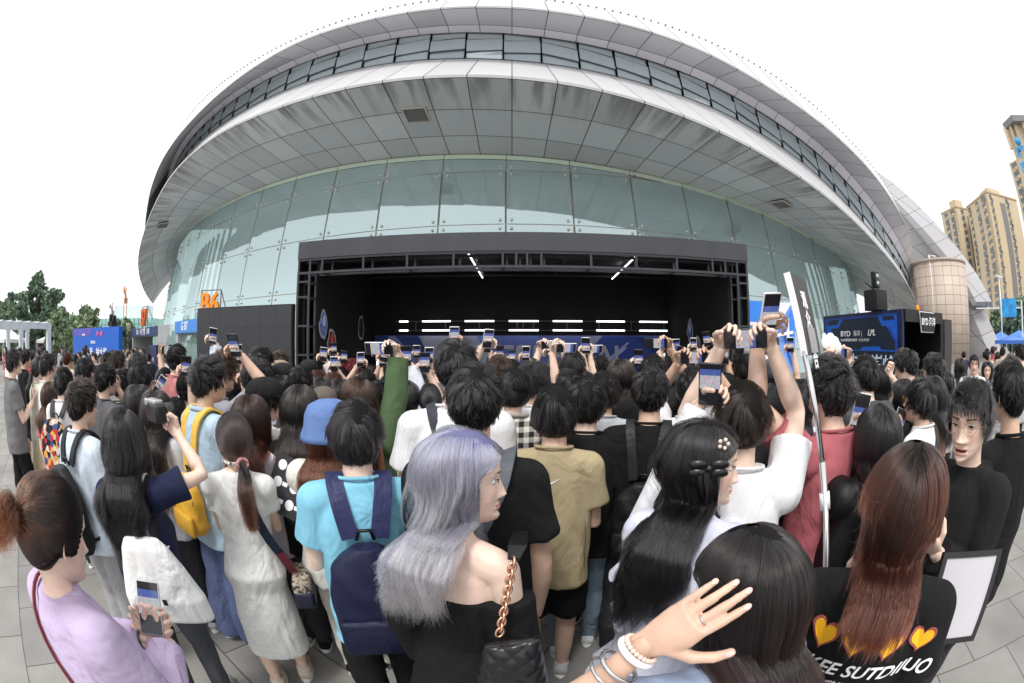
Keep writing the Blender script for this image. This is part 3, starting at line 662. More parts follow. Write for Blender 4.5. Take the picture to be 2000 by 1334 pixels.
# tall dark panel behind the booth
g = MB(); p = at(1850, 667, 25); g.box((0, 0, 1.5), (1.0, .2, 3.0)); tag(g.build("dark_panel", mat("panel_brown", (.04, .035, .035), .6), None, (p.x, p.y, 0)), "plain dark brown upright panel beside the booth", "panel")
# ================= FAR LEFT =================
M_canvas = mat("white_canvas", (.8, .8, .8), .7, var=.04, vscale=2)
def tent(px, d, w, he, hp, m, label, grp, yaw=0):
    p = at(px, 667, d); o = empty("canopy_tent", (p.x, p.y, 0), yaw, label=label, cat="tent", group=grp)
    g = MB(); n = 12; rings = []
    for t in (0, .15, .35, .6, .85, 1):
        r = w / 2 * (1 - t) + .02; z = he + (hp - he) * (t ** 1.5); rings.append([(r * a, r * b, z) for a, b in ((-1, -1), (1, -1), (1, 1), (-1, 1))])
    rings.insert(0, [(w / 2 * a, w / 2 * b, he - .3) for a, b in ((-1, -1), (1, -1), (1, 1), (-1, 1))])
    g.loft(rings, smooth=False, caps=False); g.build("canopy", m, o)
    for a in (-1, 1):
        for b in (-1, 1): g = MB(); g.bar((a * w / 2 * .97, b * w / 2 * .97, 0), (a * w / 2 * .97, b * w / 2 * .97, he), .06); g.build("tent_leg", mat("tent_leg", (.7, .7, .72), .4), o)
tent(112, 52, 4.3, 2.05, 3.3, M_canvas, "white peaked canopy tent in front of the purple banner", "white canopy tents", rad(20))
tent(6, 46, 4.6, 2.1, 3.6, M_canvas, "white canopy tent cut off at the left edge", "white canopy tents", rad(30))
# pergola
pa, pb = at(99, 667, 30), at(-60, 667, 27); pa.z = pb.z = 0; u_ = (pa - pb).normalized(); Lp = (pa - pb).length
pg = empty("pergola", pb, atan2(u_.y, u_.x), label="white steel pergola frame above the left tents", cat="pergola")
M_ws = mat("white_steel", (.68, .72, .75), .4)
for x, y in ((Lp - .2, 0), (Lp * .62, 0), (Lp * .7, 4), (Lp * .1, 0), (Lp - .2, 4)): g = MB(); g.box((x, y, 1.3), (.3, .3, 2.7)); g.build("post", M_ws, pg)
for y in (0, 4): g = MB(); g.box((Lp / 2, y - .001, 2.8), (Lp, .22, .36)); g.build("beam", M_ws, pg)
for k in range(9):
    g = MB(); g.box((Lp * (k + .3) / 9, 2, 3.0), (.1, 5, .08)); g.build("rafter", M_ws, pg)
def panel(name, px0, px1, d0, d1, z0, z1, m, label, cat):
    A = at(px0, 667, d0); B = at(px1, 667, d1); A.z = B.z = 0; u = (B - A).normalized(); L = (B - A).length
    o = empty(name, A, atan2(u.y, u.x), label=label, cat=cat); g = MB(); g.box((L / 2, .15, (z0 + z1) / 2), (L, .3, z1 - z0)); g.build("panel_body", m, o); return o, L
o, L = panel("blue_game_screen", 143, 232, 30, 24, 0, 2.66, mat("screen_blue", lin((.05, .36, .75)), .4), "blue event screen with white writing behind the left crowd", "screen")
g = MB(); g.add([(0, -.01, 2.64), (L * .5, -.01, 2.64), (L * .44, -.01, 2.22), (0, -.01, 2.24)], [(3, 2, 1, 0)]); g.build("screen_corner", mat("scr_purple", lin((.35, .33, .7)), .5), o)
M_e = frame((L * .5, -.03, 1.9), (1, 0, 0), (0, 0, 1))
text("screen_lettering", "durex", .3, frame((L * .5, -.03, 1.88), (1, 0, 0), (0, 0, 1)), M_wt, o, bold=.004)
text("screen_lettering", "durex", .22, frame((L * .28, -.03, 2.3), (1, 0, 0), (0, 0, 1)), M_wt, o, bold=.003)
text("screen_lettering", "开一局", .3, frame((L * .63, -.03, 2.3), (1, 0, 0), (0, 0, 1)), mat("pink_print", lin((.9, .4, .6)), .5), o, shear=.3, bold=.01)
text("screen_lettering", "开一局，抽大奖", .5, frame((L * .53, -.03, 1.3), (1, 0, 0), (0, 0, 1)), M_wt, o, bold=.008)
g = MB(); g.box((0, 0, .12), (.5, .4, .24)); g.box((-.15, 0, .42), (.22, .25, .4), bev=.06); g.box((.2, 0, .38), (.2, .25, .34), bev=.06)
p = at(219, 667, 25); tag(g.build("speaker_cluster", M_in, None, (p.x, p.y, 2.7)), "black light fixtures on top of the blue screen", "light")
o, L = panel("purple_banner", 67, 150, 62, 58, .2, 3.1, mat("banner_purple", lin((.68, .55, .75)), .5, var=.35, vscale=1.1), "pale purple printed banner behind the white tent", "banner")
g = MB(); g.box((L * .88, -.06, 1.0), (1.8, .04, 1.7)); g.build("banner_inset", mat("inset_navy", lin((.2, .2, .5)), .5, var=.5, vscale=3), o)
text("banner_lettering", "KEY", .4, frame((L * .93, -.12, 1.5), (1, 0, 0), (0, 0, 1)), M_wt, o)
o, L = panel("black_board", 54, 68, 60, 60, 0, 3.1, mat("board_black", (.03, .03, .03), .5), "plain black board under the pergola", "board")
o, L = panel("standee_poster", 291, 305, 20, 19.2, 0, 1.75, mat("standee_blue", lin((.13, .17, .33)), .4, var=.5, vscale=5), "dark blue standing poster by the left entrance", "poster")
text("poster_lettering", "开一局", .2, frame((L * .5, -.03, 1.15), (1, 0, 0), (0, 0, 1)), M_wt, o, sx=.6)
# street lamp
p = at(251, 667, 33); lp = empty("street_lamp", (p.x, p.y, 0), label="slim black park lamp between the blue screen and the entrance", cat="lamp")
g = MB(); g.tube([(0, 0, 0), (0, 0, 2.6)], [.07, .05], 8); g.build("pole", M_in, lp)
g = MB(); g.tube([(0, 0, 2.6), (0, 0, 3.05), (0, 0, 3.15)], [.12, .2, .26], 6); g.build("lantern", mat("lantern", (.6, .5, .4), .5), lp)
# ---- trees
def leaf_mat(name, c):
    m = mat(name, c, .6, var=.45, vscale=.55); m.node_tree.nodes["Principled BSDF"].inputs['Specular IOR Level'].default_value = .3; return m
LM = [leaf_mat("leaf_dark", (.18, .26, .18)), leaf_mat("leaf_mid", (.22, .31, .2)), leaf_mat("leaf_light", (.27, .35, .21)), leaf_mat("leaf_cypress", (.17, .24, .18))]
M_bark = mat("bark", (.1, .08, .06), .9)
def tree(p, h, blobs, lm, label, grp, n=5200, ls=.26, trunk=.25, name="broadleaf_tree", seed=0):
    rs = np.random.RandomState(seed + int(abs(p.x) * 7)); o = empty(name, (p.x, p.y, 0), label=label, cat="tree", group=grp)
    g = MB(); g.tube([(0, 0, 0), (.1, 0, h * .35), (0, .1, h * .8)], [trunk, trunk * .7, trunk * .15], 8)
    for k in range(6):
        a = rs.rand() * 6.28; b = blobs[k % len(blobs)]; g.tube([(0, 0, h * (.25 + .07 * k)), (b[0] * .6, b[1] * .6, b[2])], [trunk * .4, trunk * .08], 5)
    g.build("trunk", M_bark, o)
    # leaf clumps scattered in the crown volume
    vol = np.array([b[3] ** 2 for b in blobs]); vol = vol / vol.sum(); C = []
    nc = max(30, n // 45)
    idx = rs.choice(len(blobs), nc, p=vol); dirs = rs.normal(size=(nc, 3)); dirs /= np.linalg.norm(dirs, axis=1)[:, None]
    B = np.array([b[:3] for b in blobs])[idx]; R = np.array([b[3:5] for b in blobs])[idx]
    rr = rs.rand(nc) ** .35
    cc = B + dirs * rr[:, None] * np.stack([R[:, 0], R[:, 0], R[:, 1]], 1)
    k = rs.randint(0, nc, n); cs = .32 + rs.rand(nc) * .5; cs *= (np.mean(R) / 2.2)
    P = cc[k] + rs.normal(size=(n, 3)) * cs[k][:, None] * .55; P = P[P[:, 2] > .6]; n = len(P)
    a = rs.normal(size=(n, 3)); a /= np.linalg.norm(a, axis=1)[:, None]; b = np.cross(a, rs.normal(size=(n, 3))); b /= np.linalg.norm(b, axis=1)[:, None]
    s = ls * (.6 + rs.rand(n) * .8)[:, None]
    V = np.stack([P - a * s, P + b * s * .5, P + a * s, P - b * s * .5], 1).reshape(-1, 3)
    me = bpy.data.meshes.new("crown"); me.from_pydata(V.tolist(), [], [(4 * i, 4 * i + 1, 4 * i + 2, 4 * i + 3) for i in range(n)]); me.materials.append(lm)
    c = bpy.data.objects.new("crown", me); COL.objects.link(c); c.parent = o; return o
def crown(h, w, n, seed, lo=.28):
    rs = random.Random(seed); out = []
    for i in range(n):
        t = rs.random(); z = h * (lo + (1 - lo) * t); r = w * (1 - .75 * abs(t - .35) ** 1.3) * (1 - .45 * t)
        a = rs.random() * 6.28; q = r * (.3 + .5 * rs.random()); s = w * (.28 + .22 * rs.random()) * (1 - .35 * t); out.append((q * cos(a), q * sin(a), z * .93, s, s * .9))
    return out
for px, d, h, w, lm, sd_, lab in ((72, 62, 10.2, 4.2, 0, 1, "tallest dark green tree behind the pergola"), (102, 60, 8.2, 3.2, 0, 2, "dark green tree right of the tallest one"), (40, 60, 7.8, 3.0, 0, 5, "dark green tree left of the tallest one"),
    (17, 64, 8.6, 2.0, 3, 3, "narrow pointed cypress-like tree at the far left"), (2, 52, 5.6, 3.5, 1, 4, "low green tree at the left picture edge"),
    (128, 50, 5.6, 2.9, 1, 6, "mid green tree between the dark trees and the blue screen"), (157, 48, 5.3, 2.8, 2, 7, "light green round tree above the blue screen"), (182, 46, 5.0, 2.6, 2, 8, "light green tree above the right part of the blue screen"),
    (112, 44, 4.6, 2.2, 2, 9, "small light tree above the white tent"), (243, 60, 4.3, 3.0, 1, 10, "tree behind the park lamp"), (226, 52, 3.9, 2.2, 1, 11, "bush-like tree right of the blue screen")):
    p = at(px, 667, d); tree(p, h, crown(h, w, 16, sd_, .22), LM[lm], lab, "trees at the left behind the tents", n=12000 if w > 3 else 6500, ls=.3, seed=sd_, name="cypress_tree" if lm == 3 else "broadleaf_tree")
for px, d, h, w, lm, sd_, lab in ((1958, 60, 6.2, 3.2, 1, 21, "green street tree in front of the towers"), (1985, 58, 6.4, 3.0, 0, 22, "dark street tree above the blue tents"), (2012, 56, 6.4, 3.0, 1, 23, "street tree at the right picture edge")):
    p = at(px, 667, d); tree(p, h, crown(h, w, 12, sd_, .3), LM[lm], lab, "street trees at the right", n=5000, ls=.4, seed=sd_)
# green netted construction block, far cranes, far hills
g = MB()
A, B = at(120, 667, 300), at(300, 667, 260)
u = (B - A); u.z = 0; L = u.length; u.normalize()
o = empty("netted_building", Vector((A.x, A.y, 0)), atan2(u.y, u.x), label="long building under construction wrapped in green netting", cat="building")
g = MB(); g.box((L / 2, 10, 7.5), (L, 20, 15)); g.build("netting", mat("green_net", lin((.62, .78, .76)), .8, var=.12, vscale=.08), o)
g = MB()
for k in range(24): g.box((L * (k + .5) / 24, -.3, 7.6), (.35, .3, 15))
for z in (4, 8, 12): g.box((L / 2, -.35, z), (L, .25, .3))
g.build("scaffold_lines", mat("net_line", lin((.5, .66, .66)), .8), o)
g = MB(); g.box((L * .72, 14, 19), (26, 12, 8)); g.build("concrete_top", mat("conc_top", lin((.85, .88, .9)), .8), o)
def crane(px, d, h, jl, jr, label, m):
    p = at(px, 667, d); o = empty("tower_crane", (p.x, p.y, 0), rad(-38), label=label, cat="crane", group="tower cranes on the skyline")
    g = MB(); s = .9
    for a in (-s, s):
        for b in (-s, s): g.bar((a, b, 0), (a, b, h), .45)
    for k in range(int(h / 2.2)): g.bar((-s, -s, k * 2.2), (s, -s, k * 2.2 + 2.2), .2); g.bar((s, -s, k * 2.2), (-s, -s, k * 2.2 + 2.2), .2)
    g.build("mast", m, o); g = MB()
    g.bar((-jl, 0, h + .5), (jr, 0, h + .5), .9); g.bar((-jl, 0, h + 1.8), (jr * .95, 0, h + 1.8), .5); g.bar((0, 0, h), (0, 0, h + 5), .6)
    for k in range(int((jl + jr) / 2.5)): g.bar((-jl + k * 2.5, 0, h + .5), (-jl + k * 2.5 + 1.2, 0, h + 1.6), .2)
    g.bar((0, 0, h + 5), (jr * .8, 0, h + 1.6), .3); g.bar((0, 0, h + 5), (-jl, 0, h + 1.6), .14); g.build("jib", m, o)
    g = MB(); g.box((-jl + 1.5, 0, h - .8), (3, 2, 2.6)); g.build("counterweight", mat("cw", lin((.5, .5, .52)), .7), o)
crane(243, 240, 24, 13, 34, "orange tower crane with long jib left of the arena", mat("crane_orange", lin((.85, .6, .45)), .6))
crane(218, 300, 21, 11, 30, "smaller grey tower crane left of the orange one", mat("crane_grey", lin((.65, .62, .62)), .6))
g = MB()
hp_ = []
for k in range(60):
    az = rad(-84 + k * .62); d = 600; hh = 26 + 34 * math.exp(-((k - 7) / 5) ** 2) + 5 * sin(k * .7) - k * .25; hp_.append((d * sin(az), d * cos(az), max(8, hh)))
g.loft([[(x, y, 0) for x, y, z in hp_], hp_, [(x * 1.2, y * 1.2, z * .9) for x, y, z in hp_]], closed=False, caps=False)
tag(g.build("hills", mat("hill_haze", lin((.62, .72, .76)), .9)), kind='structure')
# ================= FAR RIGHT =================
M_cream = mat("cream_render", (.62, .51, .36), .8, var=.06, vscale=.08); M_cream2 = mat("cream_dark", (.5, .4, .27), .8)
M_win = mat("tower_window", (.13, .16, .18), .12, .0); M_gr = mat("tower_grey", (.22, .22, .22), .7)
def tower(Lc, Fc, Rc, H, label, nf, colL, colR, seed, mw=M_cream, rooft=True, name="apartment_tower"):
    Lc, Fc, Rc = [Vector((v.x, v.y, 0)) for v in (Lc, Fc, Rc)]; Bc = Lc + Rc - Fc
    o = empty(name, Fc, label=label, cat="building", group="apartment towers")
    loc = [p - Fc for p in (Lc, Fc, Rc, Bc)]; g = MB(); g.add([*loc, *[p + Vector((0, 0, H)) for p in loc]], [(0, 1, 5, 4), (1, 2, 6, 5), (2, 3, 7, 6), (3, 0, 4, 7), (4, 5, 6, 7)]); g.build("wall", mw, o)
    if rooft:
        c = sum(loc, Vector()) / 4; g = MB(); g.add([c + (p - c) * .4 + Vector((0, 0, z)) for z in (H - .1, H + 5) for p in loc], [(0, 1, 5, 4), (1, 2, 6, 5), (2, 3, 7, 6), (3, 0, 4, 7), (4, 5, 6, 7)]); g.build("roof_block", mw, o)
        g = MB()
        for a, b in zip(loc, loc[1:] + loc[:1]): g.bar(a + Vector((0, 0, H + .3)), b + Vector((0, 0, H + .3)), .6)
        g.build("parapet", M_cream2, o)
    rs = random.Random(seed); fh = H / nf; nwin = 0
    for a, b, cols in ((loc[0], loc[1], colL), (loc[1], loc[2], colR)):
        u = (b - a).normalized(); L = (b - a).length; n = Vector((u.y, -u.x, 0))
        if n.dot(-(a + Fc)) < 0: n = -n
        for (t, w, kind) in cols:
            if kind == 'bay':
                g = MB(); g.box(a + u * t * L + n * .35 + Vector((0, 0, H * .48)), (w + .6, .7, H * .93), rz=atan2(u.y, u.x)); g.build("bay_column", M_cream2 if rs.random() < .3 else mw, o)
            if kind == 'slot':
                g = MB(); g.box(a + u * t * L + n * .05 + Vector((0, 0, H * .5)), (w, .1, H * .9), rz=atan2(u.y, u.x)); g.build("grey_recess", M_gr, o); continue
            for f in range(1, nf):
                if nwin >= 96: break
                z = f * fh + fh * .5; nwin += 1; fr_ = MB(); off = .75 if kind == 'bay' else .05
                c = a + u * t * L + n * off + Vector((0, 0, z)); r_ = atan2(u.y, u.x)
                fr_.box(c, (w * 1.25, .12, fh * .6), rz=r_); wdw = fr_.build("window", M_win, o)
                q = MB(); q.box(c + n * .3 + Vector((0, 0, -fh * .42)) + u * w * .45, (w * .5, .7, .9), rz=r_); q.box(c + n * .1 + Vector((0, 0, -fh * .3)), (w * 1.15, .25, .2), rz=r_); q.build("window_ledge", M_gr if rs.random() < .5 else mw, wdw)
    return o
def az(a, d): return Vector((d * sin(rad(a)), d * cos(rad(a)), 0))
ztop = lambda px, py, d: at(px, py, d).z
tower(az(62.3, 205), az(64.9, 196), az(67.6, 206), ztop(1865, 410, 200), "left cream apartment tower block with lower roof", 19, [(.3, 2.2, 'w'), (.75, 2.4, 'bay')], [(.3, 1.8, 'w'), (.65, 3, 'slot'), (.85, 1.8, 'w')], 1)
tower(az(66.6, 196), az(70.4, 178), az(75.2, 196), ztop(1930, 378, 180), "taller cream apartment tower right of the lower one", 20, [(.12, 1.8, 'w'), (.5, 2.4, 'w'), (.84, 2.6, 'bay')], [(.1, 1.5, 'w'), (.45, 4, 'slot'), (.62, 1.8, 'w'), (.85, 1.5, 'w')], 2)
hB = ztop(1968, 245, 150)
tb = tower(az(75.6, 150), az(78.5, 146), az(92, 170), hB * .82, "tall tower with blue vertical sign at the right picture edge", 20, [(.3, 2.2, 'w')], [(.06, 2, 'w'), (.2, 2.4, 'w'), (.36, 2.4, 'w'), (.5, 2.4, 'w')], 3, rooft=False)
tu = tower(az(77.1, 152), az(79, 149), az(92, 172), hB, "setback upper storeys with open crown above the edge tower", 26, [(.5, 1.6, 'w')], [], 4, rooft=False, name="upper_tower")
F_ = az(79, 149)
g = MB(); cL, cF, cR = [p - F_ for p in (az(76.8, 150), az(79, 145.5), az(93, 170))]
g.add([p + Vector((0, 0, z)) for z in (hB - 1, hB + 1) for p in (cL, cF, cR, cL + cR - cF)], [(0, 1, 2, 3), (4, 5, 6, 7), (0, 1, 5, 4), (1, 2, 6, 5), (2, 3, 7, 6), (3, 0, 4, 7)]); g.build("crown_slab", M_gr, tu)
g = MB()
for a in (76.9, 78, 79, 80.5, 82, 84): p = az(a, 149) - F_; q_ = MB(); q_.bar(p + Vector((0, 0, hB - 8)), p + Vector((0, 0, hB - 1)), 1.2); q_.build('crown_column', M_cream, tu)
M_bl = mat("sign_cyan", lin((.1, .6, .85)), .5)
base = az(78.4, 145.0); uu = (az(79.4, 145.4) - az(77.6, 145.2)).normalized()
for k, ch in enumerate("城市便捷"):
    z = ztop(1990, 318, 146) - k * 4.6 + 1; text("vertical_sign_character", ch, 3.8, frame(az(78.2, 141) - az(78.5, 146) + Vector((0, 0, z)), (.2, -.98, 0), (0, 0, 1)), M_bl, tb, ext=.1, bold=.15)
g = MB(); g.tube([az(77.4, 146.8) - az(78.5, 146) + Vector((0, -2.4, ztop(1984, 277, 146) )), az(77.4, 146.8) - az(78.5, 146) + Vector((-.5, -2.9, ztop(1984, 277, 146)))], 1.3, 20); g.build("round_logo", M_bl, tb)
# blue tents, road sign, poles
M_btent = mat("blue_canvas", lin((.33, .53, .9)), .6)
tent(1955, 52, 4.4, 2.0, 2.9, M_btent, "blue canopy tent nearer the grey buttress", "blue canopy tents", rad(-10))
tent(1990, 44, 4.4, 2.0, 2.85, M_btent, "blue canopy tent at the right edge", "blue canopy tents", rad(-10))
p = at(1963, 667, 42); rs_ = empty("road_sign", (p.x, p.y, 0), rad(-60), label="small blue road sign on a white gantry arm before the towers", cat="sign")
g = MB(); g.box((2.2, 0, 2.6), (.15, .15, 5.2)); g.box((-.6, 0, 4.6), (5.5, .1, .1)); g.build("gantry", M_ws, rs_)
g = MB(); g.box((.6, -.1, 4.6), (1.8, .06, 1.5)); g.build("sign_face", mat("road_blue", lin((.15, .55, .8)), .5, var=.4, vscale=2), rs_)
p = at(1957, 667, 45); lt = empty("light_mast", (p.x, p.y, 0), label="tall thin white lamp post in front of the cream towers", cat="lamp")
g = MB(); g.tube([(0, 0, 0), (0, 0, ztop(1957, 540, 45))], [.12, .07], 8); g.build("pole", M_ws, lt)
g = MB(); g.box((0, 0, ztop(1957, 540, 45)), (1.6, .2, .15)); g.build("lamp_arm", M_ws, lt)
# crowd barrier
def barrier(px, d, yaw, label):
    p = at(px, 667, d); o = empty("crowd_barrier", (p.x, p.y, 0), yaw, label=label, cat="barrier", group="crowd barriers")
    g = MB()
    for z in (.15, 1.05): g.bar((-1.1, 0, z), (1.1, 0, z), .04)
    for x in (-1.1, 1.1): g.bar((x, 0, 0), (x, 0, 1.05), .04)
    g.build("rail", mat("barrier_steel", (.35, .36, .37), .35, .6), o); g = MB()
    for k in range(17): g.bar((-1 + k * .125, 0, .15), (-1 + k * .125, 0, 1.05), .015)
    g.build("bar_infill", MATS["barrier_steel"], o)
barrier(1858, 8.5, rad(-70), "steel crowd barrier beside the booth"); barrier(1900, 10.5, rad(-60), "steel crowd barrier behind the man in glasses")
# ================= PEOPLE TOOLKIT =================
def vremesh(mb, vox, sm=5, fac=.5, name="tmp"):
    me = mb.mesh(name); o = bpy.data.objects.new(name, me); COL.objects.link(o)
    m = o.modifiers.new("r", 'REMESH'); m.mode = 'VOXEL'; m.voxel_size = vox; m.use_smooth_shade = True
    if sm: s_ = o.modifiers.new("s", 'SMOOTH'); s_.factor = fac; s_.iterations = sm
    dg = bpy.context.evaluated_depsgraph_get(); ev = o.evaluated_get(dg); em = ev.to_mesh()
    nv = len(em.vertices); V = np.empty(nv * 3, np.float32); em.vertices.foreach_get('co', V); V = V.reshape(-1, 3)
    nl = len(em.loops); L = np.empty(nl, np.int32); em.loops.foreach_get('vertex_index', L)
    nf = len(em.polygons); st = np.empty(nf, np.int32); em.polygons.foreach_get('loop_start', st); tt = np.empty(nf, np.int32); em.polygons.foreach_get('loop_total', tt)
    ev.to_mesh_clear(); bpy.data.objects.remove(o); bpy.data.meshes.remove(me)
    F = [tuple(L[a:a + b]) for a, b in zip(st.tolist(), tt.tolist())] if len(set(tt.tolist())) > 1 else L.reshape(-1, tt[0])
    return V.astype(np.float64), np.asarray(F)
def fast_mesh(name, parts, cols=None):
    "parts: list of (V, F quads) -> smooth mesh"
    Vs = []; Fs = []; k = 0
    for V, F in parts: Vs.append(V); Fs.append(np.asarray(F) + k); k += len(V)
    V = np.concatenate(Vs); F = np.concatenate(Fs)
    me = bpy.data.meshes.new(name); me.vertices.add(len(V)); me.vertices.foreach_set('co', V.astype(np.float32).ravel())
    nf, w = F.shape; me.loops.add(nf * w); me.polygons.add(nf)
    me.loops.foreach_set('vertex_index', F.astype(np.int32).ravel()); me.polygons.foreach_set('loop_start', np.arange(0, nf * w, w, dtype=np.int32))
    me.polygons.foreach_set('loop_total', np.full(nf, w, np.int32)); me.polygons.foreach_set('use_smooth', np.ones(nf, bool))
    me.update(calc_edges=True)
    if cols is not None:
        ca = me.color_attributes.new('col', 'FLOAT_COLOR', 'POINT'); C = np.concatenate([c if c is not None else np.ones((len(p[0]), 4)) for c, p in zip(cols, parts)])
        ca.data.foreach_set('color', C.astype(np.float32).ravel())
    return me
def xf(V, M):
    M = np.array(M); return V @ M[:3, :3].T + M[:3, 3]
# ---- head template. origin between the eyes' depth at skull centre, z=0 eye level, +y front
def gauss(x, s): return np.exp(-(x / s) ** 2)
def head_template(fem=False, mouth_open=0):
    nz, na = 120, 140
    zz = np.linspace(-.128, .118, nz)
    T = lambda tab: np.interp(zz, *zip(*tab))
    jw = .93 if fem else 1.0
    w = T([(-.128, .012), (-.122, .022 * jw), (-.11, .036 * jw), (-.095, .047 * jw), (-.075, .056 * jw), (-.05, .062), (-.02, .068), (0, .071), (.03, .075), (.055, .0745), (.08, .066), (.1, .047), (.112, .026), (.118, .004)])
    yf = T([(-.128, .062), (-.12, .078), (-.105, .084), (-.085, .081), (-.07, .083), (-.05, .084), (-.03, .084), (0, .083), (.02, .089), (.045, .09), (.07, .078), (.09, .055), (.105, .03), (.118, .004)])
    yb = T([(-.128, .0), (-.12, .01), (-.1, .03), (-.08, .058), (-.06, .072), (-.03, .09), (0, .1), (.03, .105), (.06, .1), (.085, .078), (.1, .055), (.112, .03), (.118, .004)])
    a = np.linspace(0, 2 * pi, na, endpoint=False); Z, A = np.meshgrid(zz, a, indexing='ij')
    s, c = np.sin(A), np.cos(A); e = 2 / 2.25
    X = w[:, None] * np.sign(s) * np.abs(s) ** e
    Y = np.where(c > 0, yf[:, None], yb[:, None]) * np.sign(c) * np.abs(c) ** (2 / 2.1)
    fm = np.clip(c, 0, 1) ** .5; ax = np.abs(X)
    d = np.zeros_like(X); nl = .85 if fem else 1.0
    nose_h = np.interp(Z, [-.056, -.052, -.046, -.038, -.01, .012, .03], [0, .012, .026 * nl, .023 * nl, .01, .003, 0])
    nose_w = np.interp(Z, [-.056, -.045, -.03, 0, .02], [.02, .0165, .0115, .009, .01])
    d += nose_h * gauss(ax, nose_w)
    d += .008 * gauss(ax - .0135, .0075) * gauss(Z + .047, .008)          # nostril wings
    d -= .011 * gauss(ax - .032, .017) * gauss(Z - .001, .014)            # sockets
    d += .0045 * gauss(ax - .031, .02) * gauss(Z - .022, .008)            # brow ridge
    d += .004 * gauss(ax - .031, .015) * gauss(Z + .0125, .004)           # lower lid
    d += .005 * gauss(ax - .048, .018) * gauss(Z + .028, .02)             # cheekbone
    d -= .002 * gauss(ax - .035, .012) * gauss(Z + .07, .02)
    lw = np.clip(1 - (ax / .027) ** 2, 0, 1)
    mo = mouth_open
    d += .0075 * lw ** .6 * gauss(Z + .071, .0048) + .0085 * lw ** .6 * gauss(Z + .0815 + mo * .02, .0055)
    d -= .006 * lw * gauss(Z + .0765 + mo * .01, .0025 + mo * .008) * (1 + mo * 3)
    d -= .003 * gauss(ax, .02) * gauss(Z + .093 + mo * .02, .006)
    d += .006 * gauss(ax, .02) * gauss(Z + .112, .011)                    # chin
    d -= .0015 * gauss(ax, .004) * gauss(Z + .061, .005)
    Y = Y + d * fm
    Y = Y - np.where(c < 0, 0, 0)
    V = np.stack([X, Y, Z], -1).reshape(-1, 3)
    idx = np.arange(nz * na).reshape(nz, na); nx = np.roll(idx, -1, 1)
    F = np.stack([idx[:-1], nx[:-1], nx[1:], idx[1:]], -1).reshape(-1, 4)
    # colours: lips, brows, cheeks, hairline shade
    C = np.ones((len(V), 4)); x, y, z = V.T; ax = np.abs(x); fr = y > .04
    lip = fr * (np.clip(1 - (ax / .0255) ** 2, 0, 1) ** .5 > .05) * ((np.abs(z + .0715) < .0055 * np.sqrt(np.clip(1 - (ax / .026) ** 2, 0, 1))) | (np.abs(z + .0815 + mo * .02) < .0065 * np.sqrt(np.clip(1 - (ax / .025) ** 2, 0, 1))))
    lipc = np.array([.9, .66, .66]) if not fem else np.array([.92, .55, .57])
    C[lip.astype(bool), :3] = lipc
    dark = fr * (np.abs(z + .0765 + mo * .01) < .0012 + mo * .009) * (ax < .022 - .0 * mo)
    C[dark.astype(bool), :3] = (.18, .06, .05)
    if mo: C[(fr * (np.abs(z + .073 + mo * .003) < .0022) * (ax < .016)).astype(bool), :3] = (1.5, 1.7, 1.8)
    bw = .0032 if fem else .0048
    br = fr * (ax > .014) * (ax < .049) * (np.abs(z - (.0225 + .0028 * np.sin((ax - .014) / .035 * 2.4))) < bw * (1.15 - (ax - .014) / .05))
    C[br.astype(bool), :3] = (.16, .12, .1)
    ck = gauss(ax - .045, .02) * gauss(z + .03, .02) * (y > .02); C[:, 1] *= 1 - .1 * ck; C[:, 2] *= 1 - .12 * ck
    # ears
    g = MB()
    for sx in (-1, 1):
        rings = []
        for k, (r, off) in enumerate(((.5, -.006), (1, .0), (1.03, .006), (.86, .01), (.6, .004), (.2, .003))):
            ring = []
            for j in range(16):
                t = 2 * pi * j / 16; ey = .019 * cos(t) * (1 + .15 * sin(t)); ez = .032 * sin(t)
                ring.append((sx * (.068 + off + .007 * (-ey / .019) * .9), -.006 + ey * r - .006 * sin(t) * -1, -.018 + ez * r))
            if sx < 0: ring = ring[::-1]
            rings.append(ring)
        g.loft(rings)
    Ve = np.array(g.v); Fe = []
    for f in g.f:
        if len(f) == 4: Fe.append(f)
    return V, F, C, Ve, np.array(Fe)
HT = {}
def head_mesh_parts(fem, mo=0):
    k = (fem, mo)
    if k not in HT: HT[k] = head_template(fem, mo)
    V, F, C, Ve, Fe = HT[k]
    return [(V, F), (Ve, Fe)], [C, None]
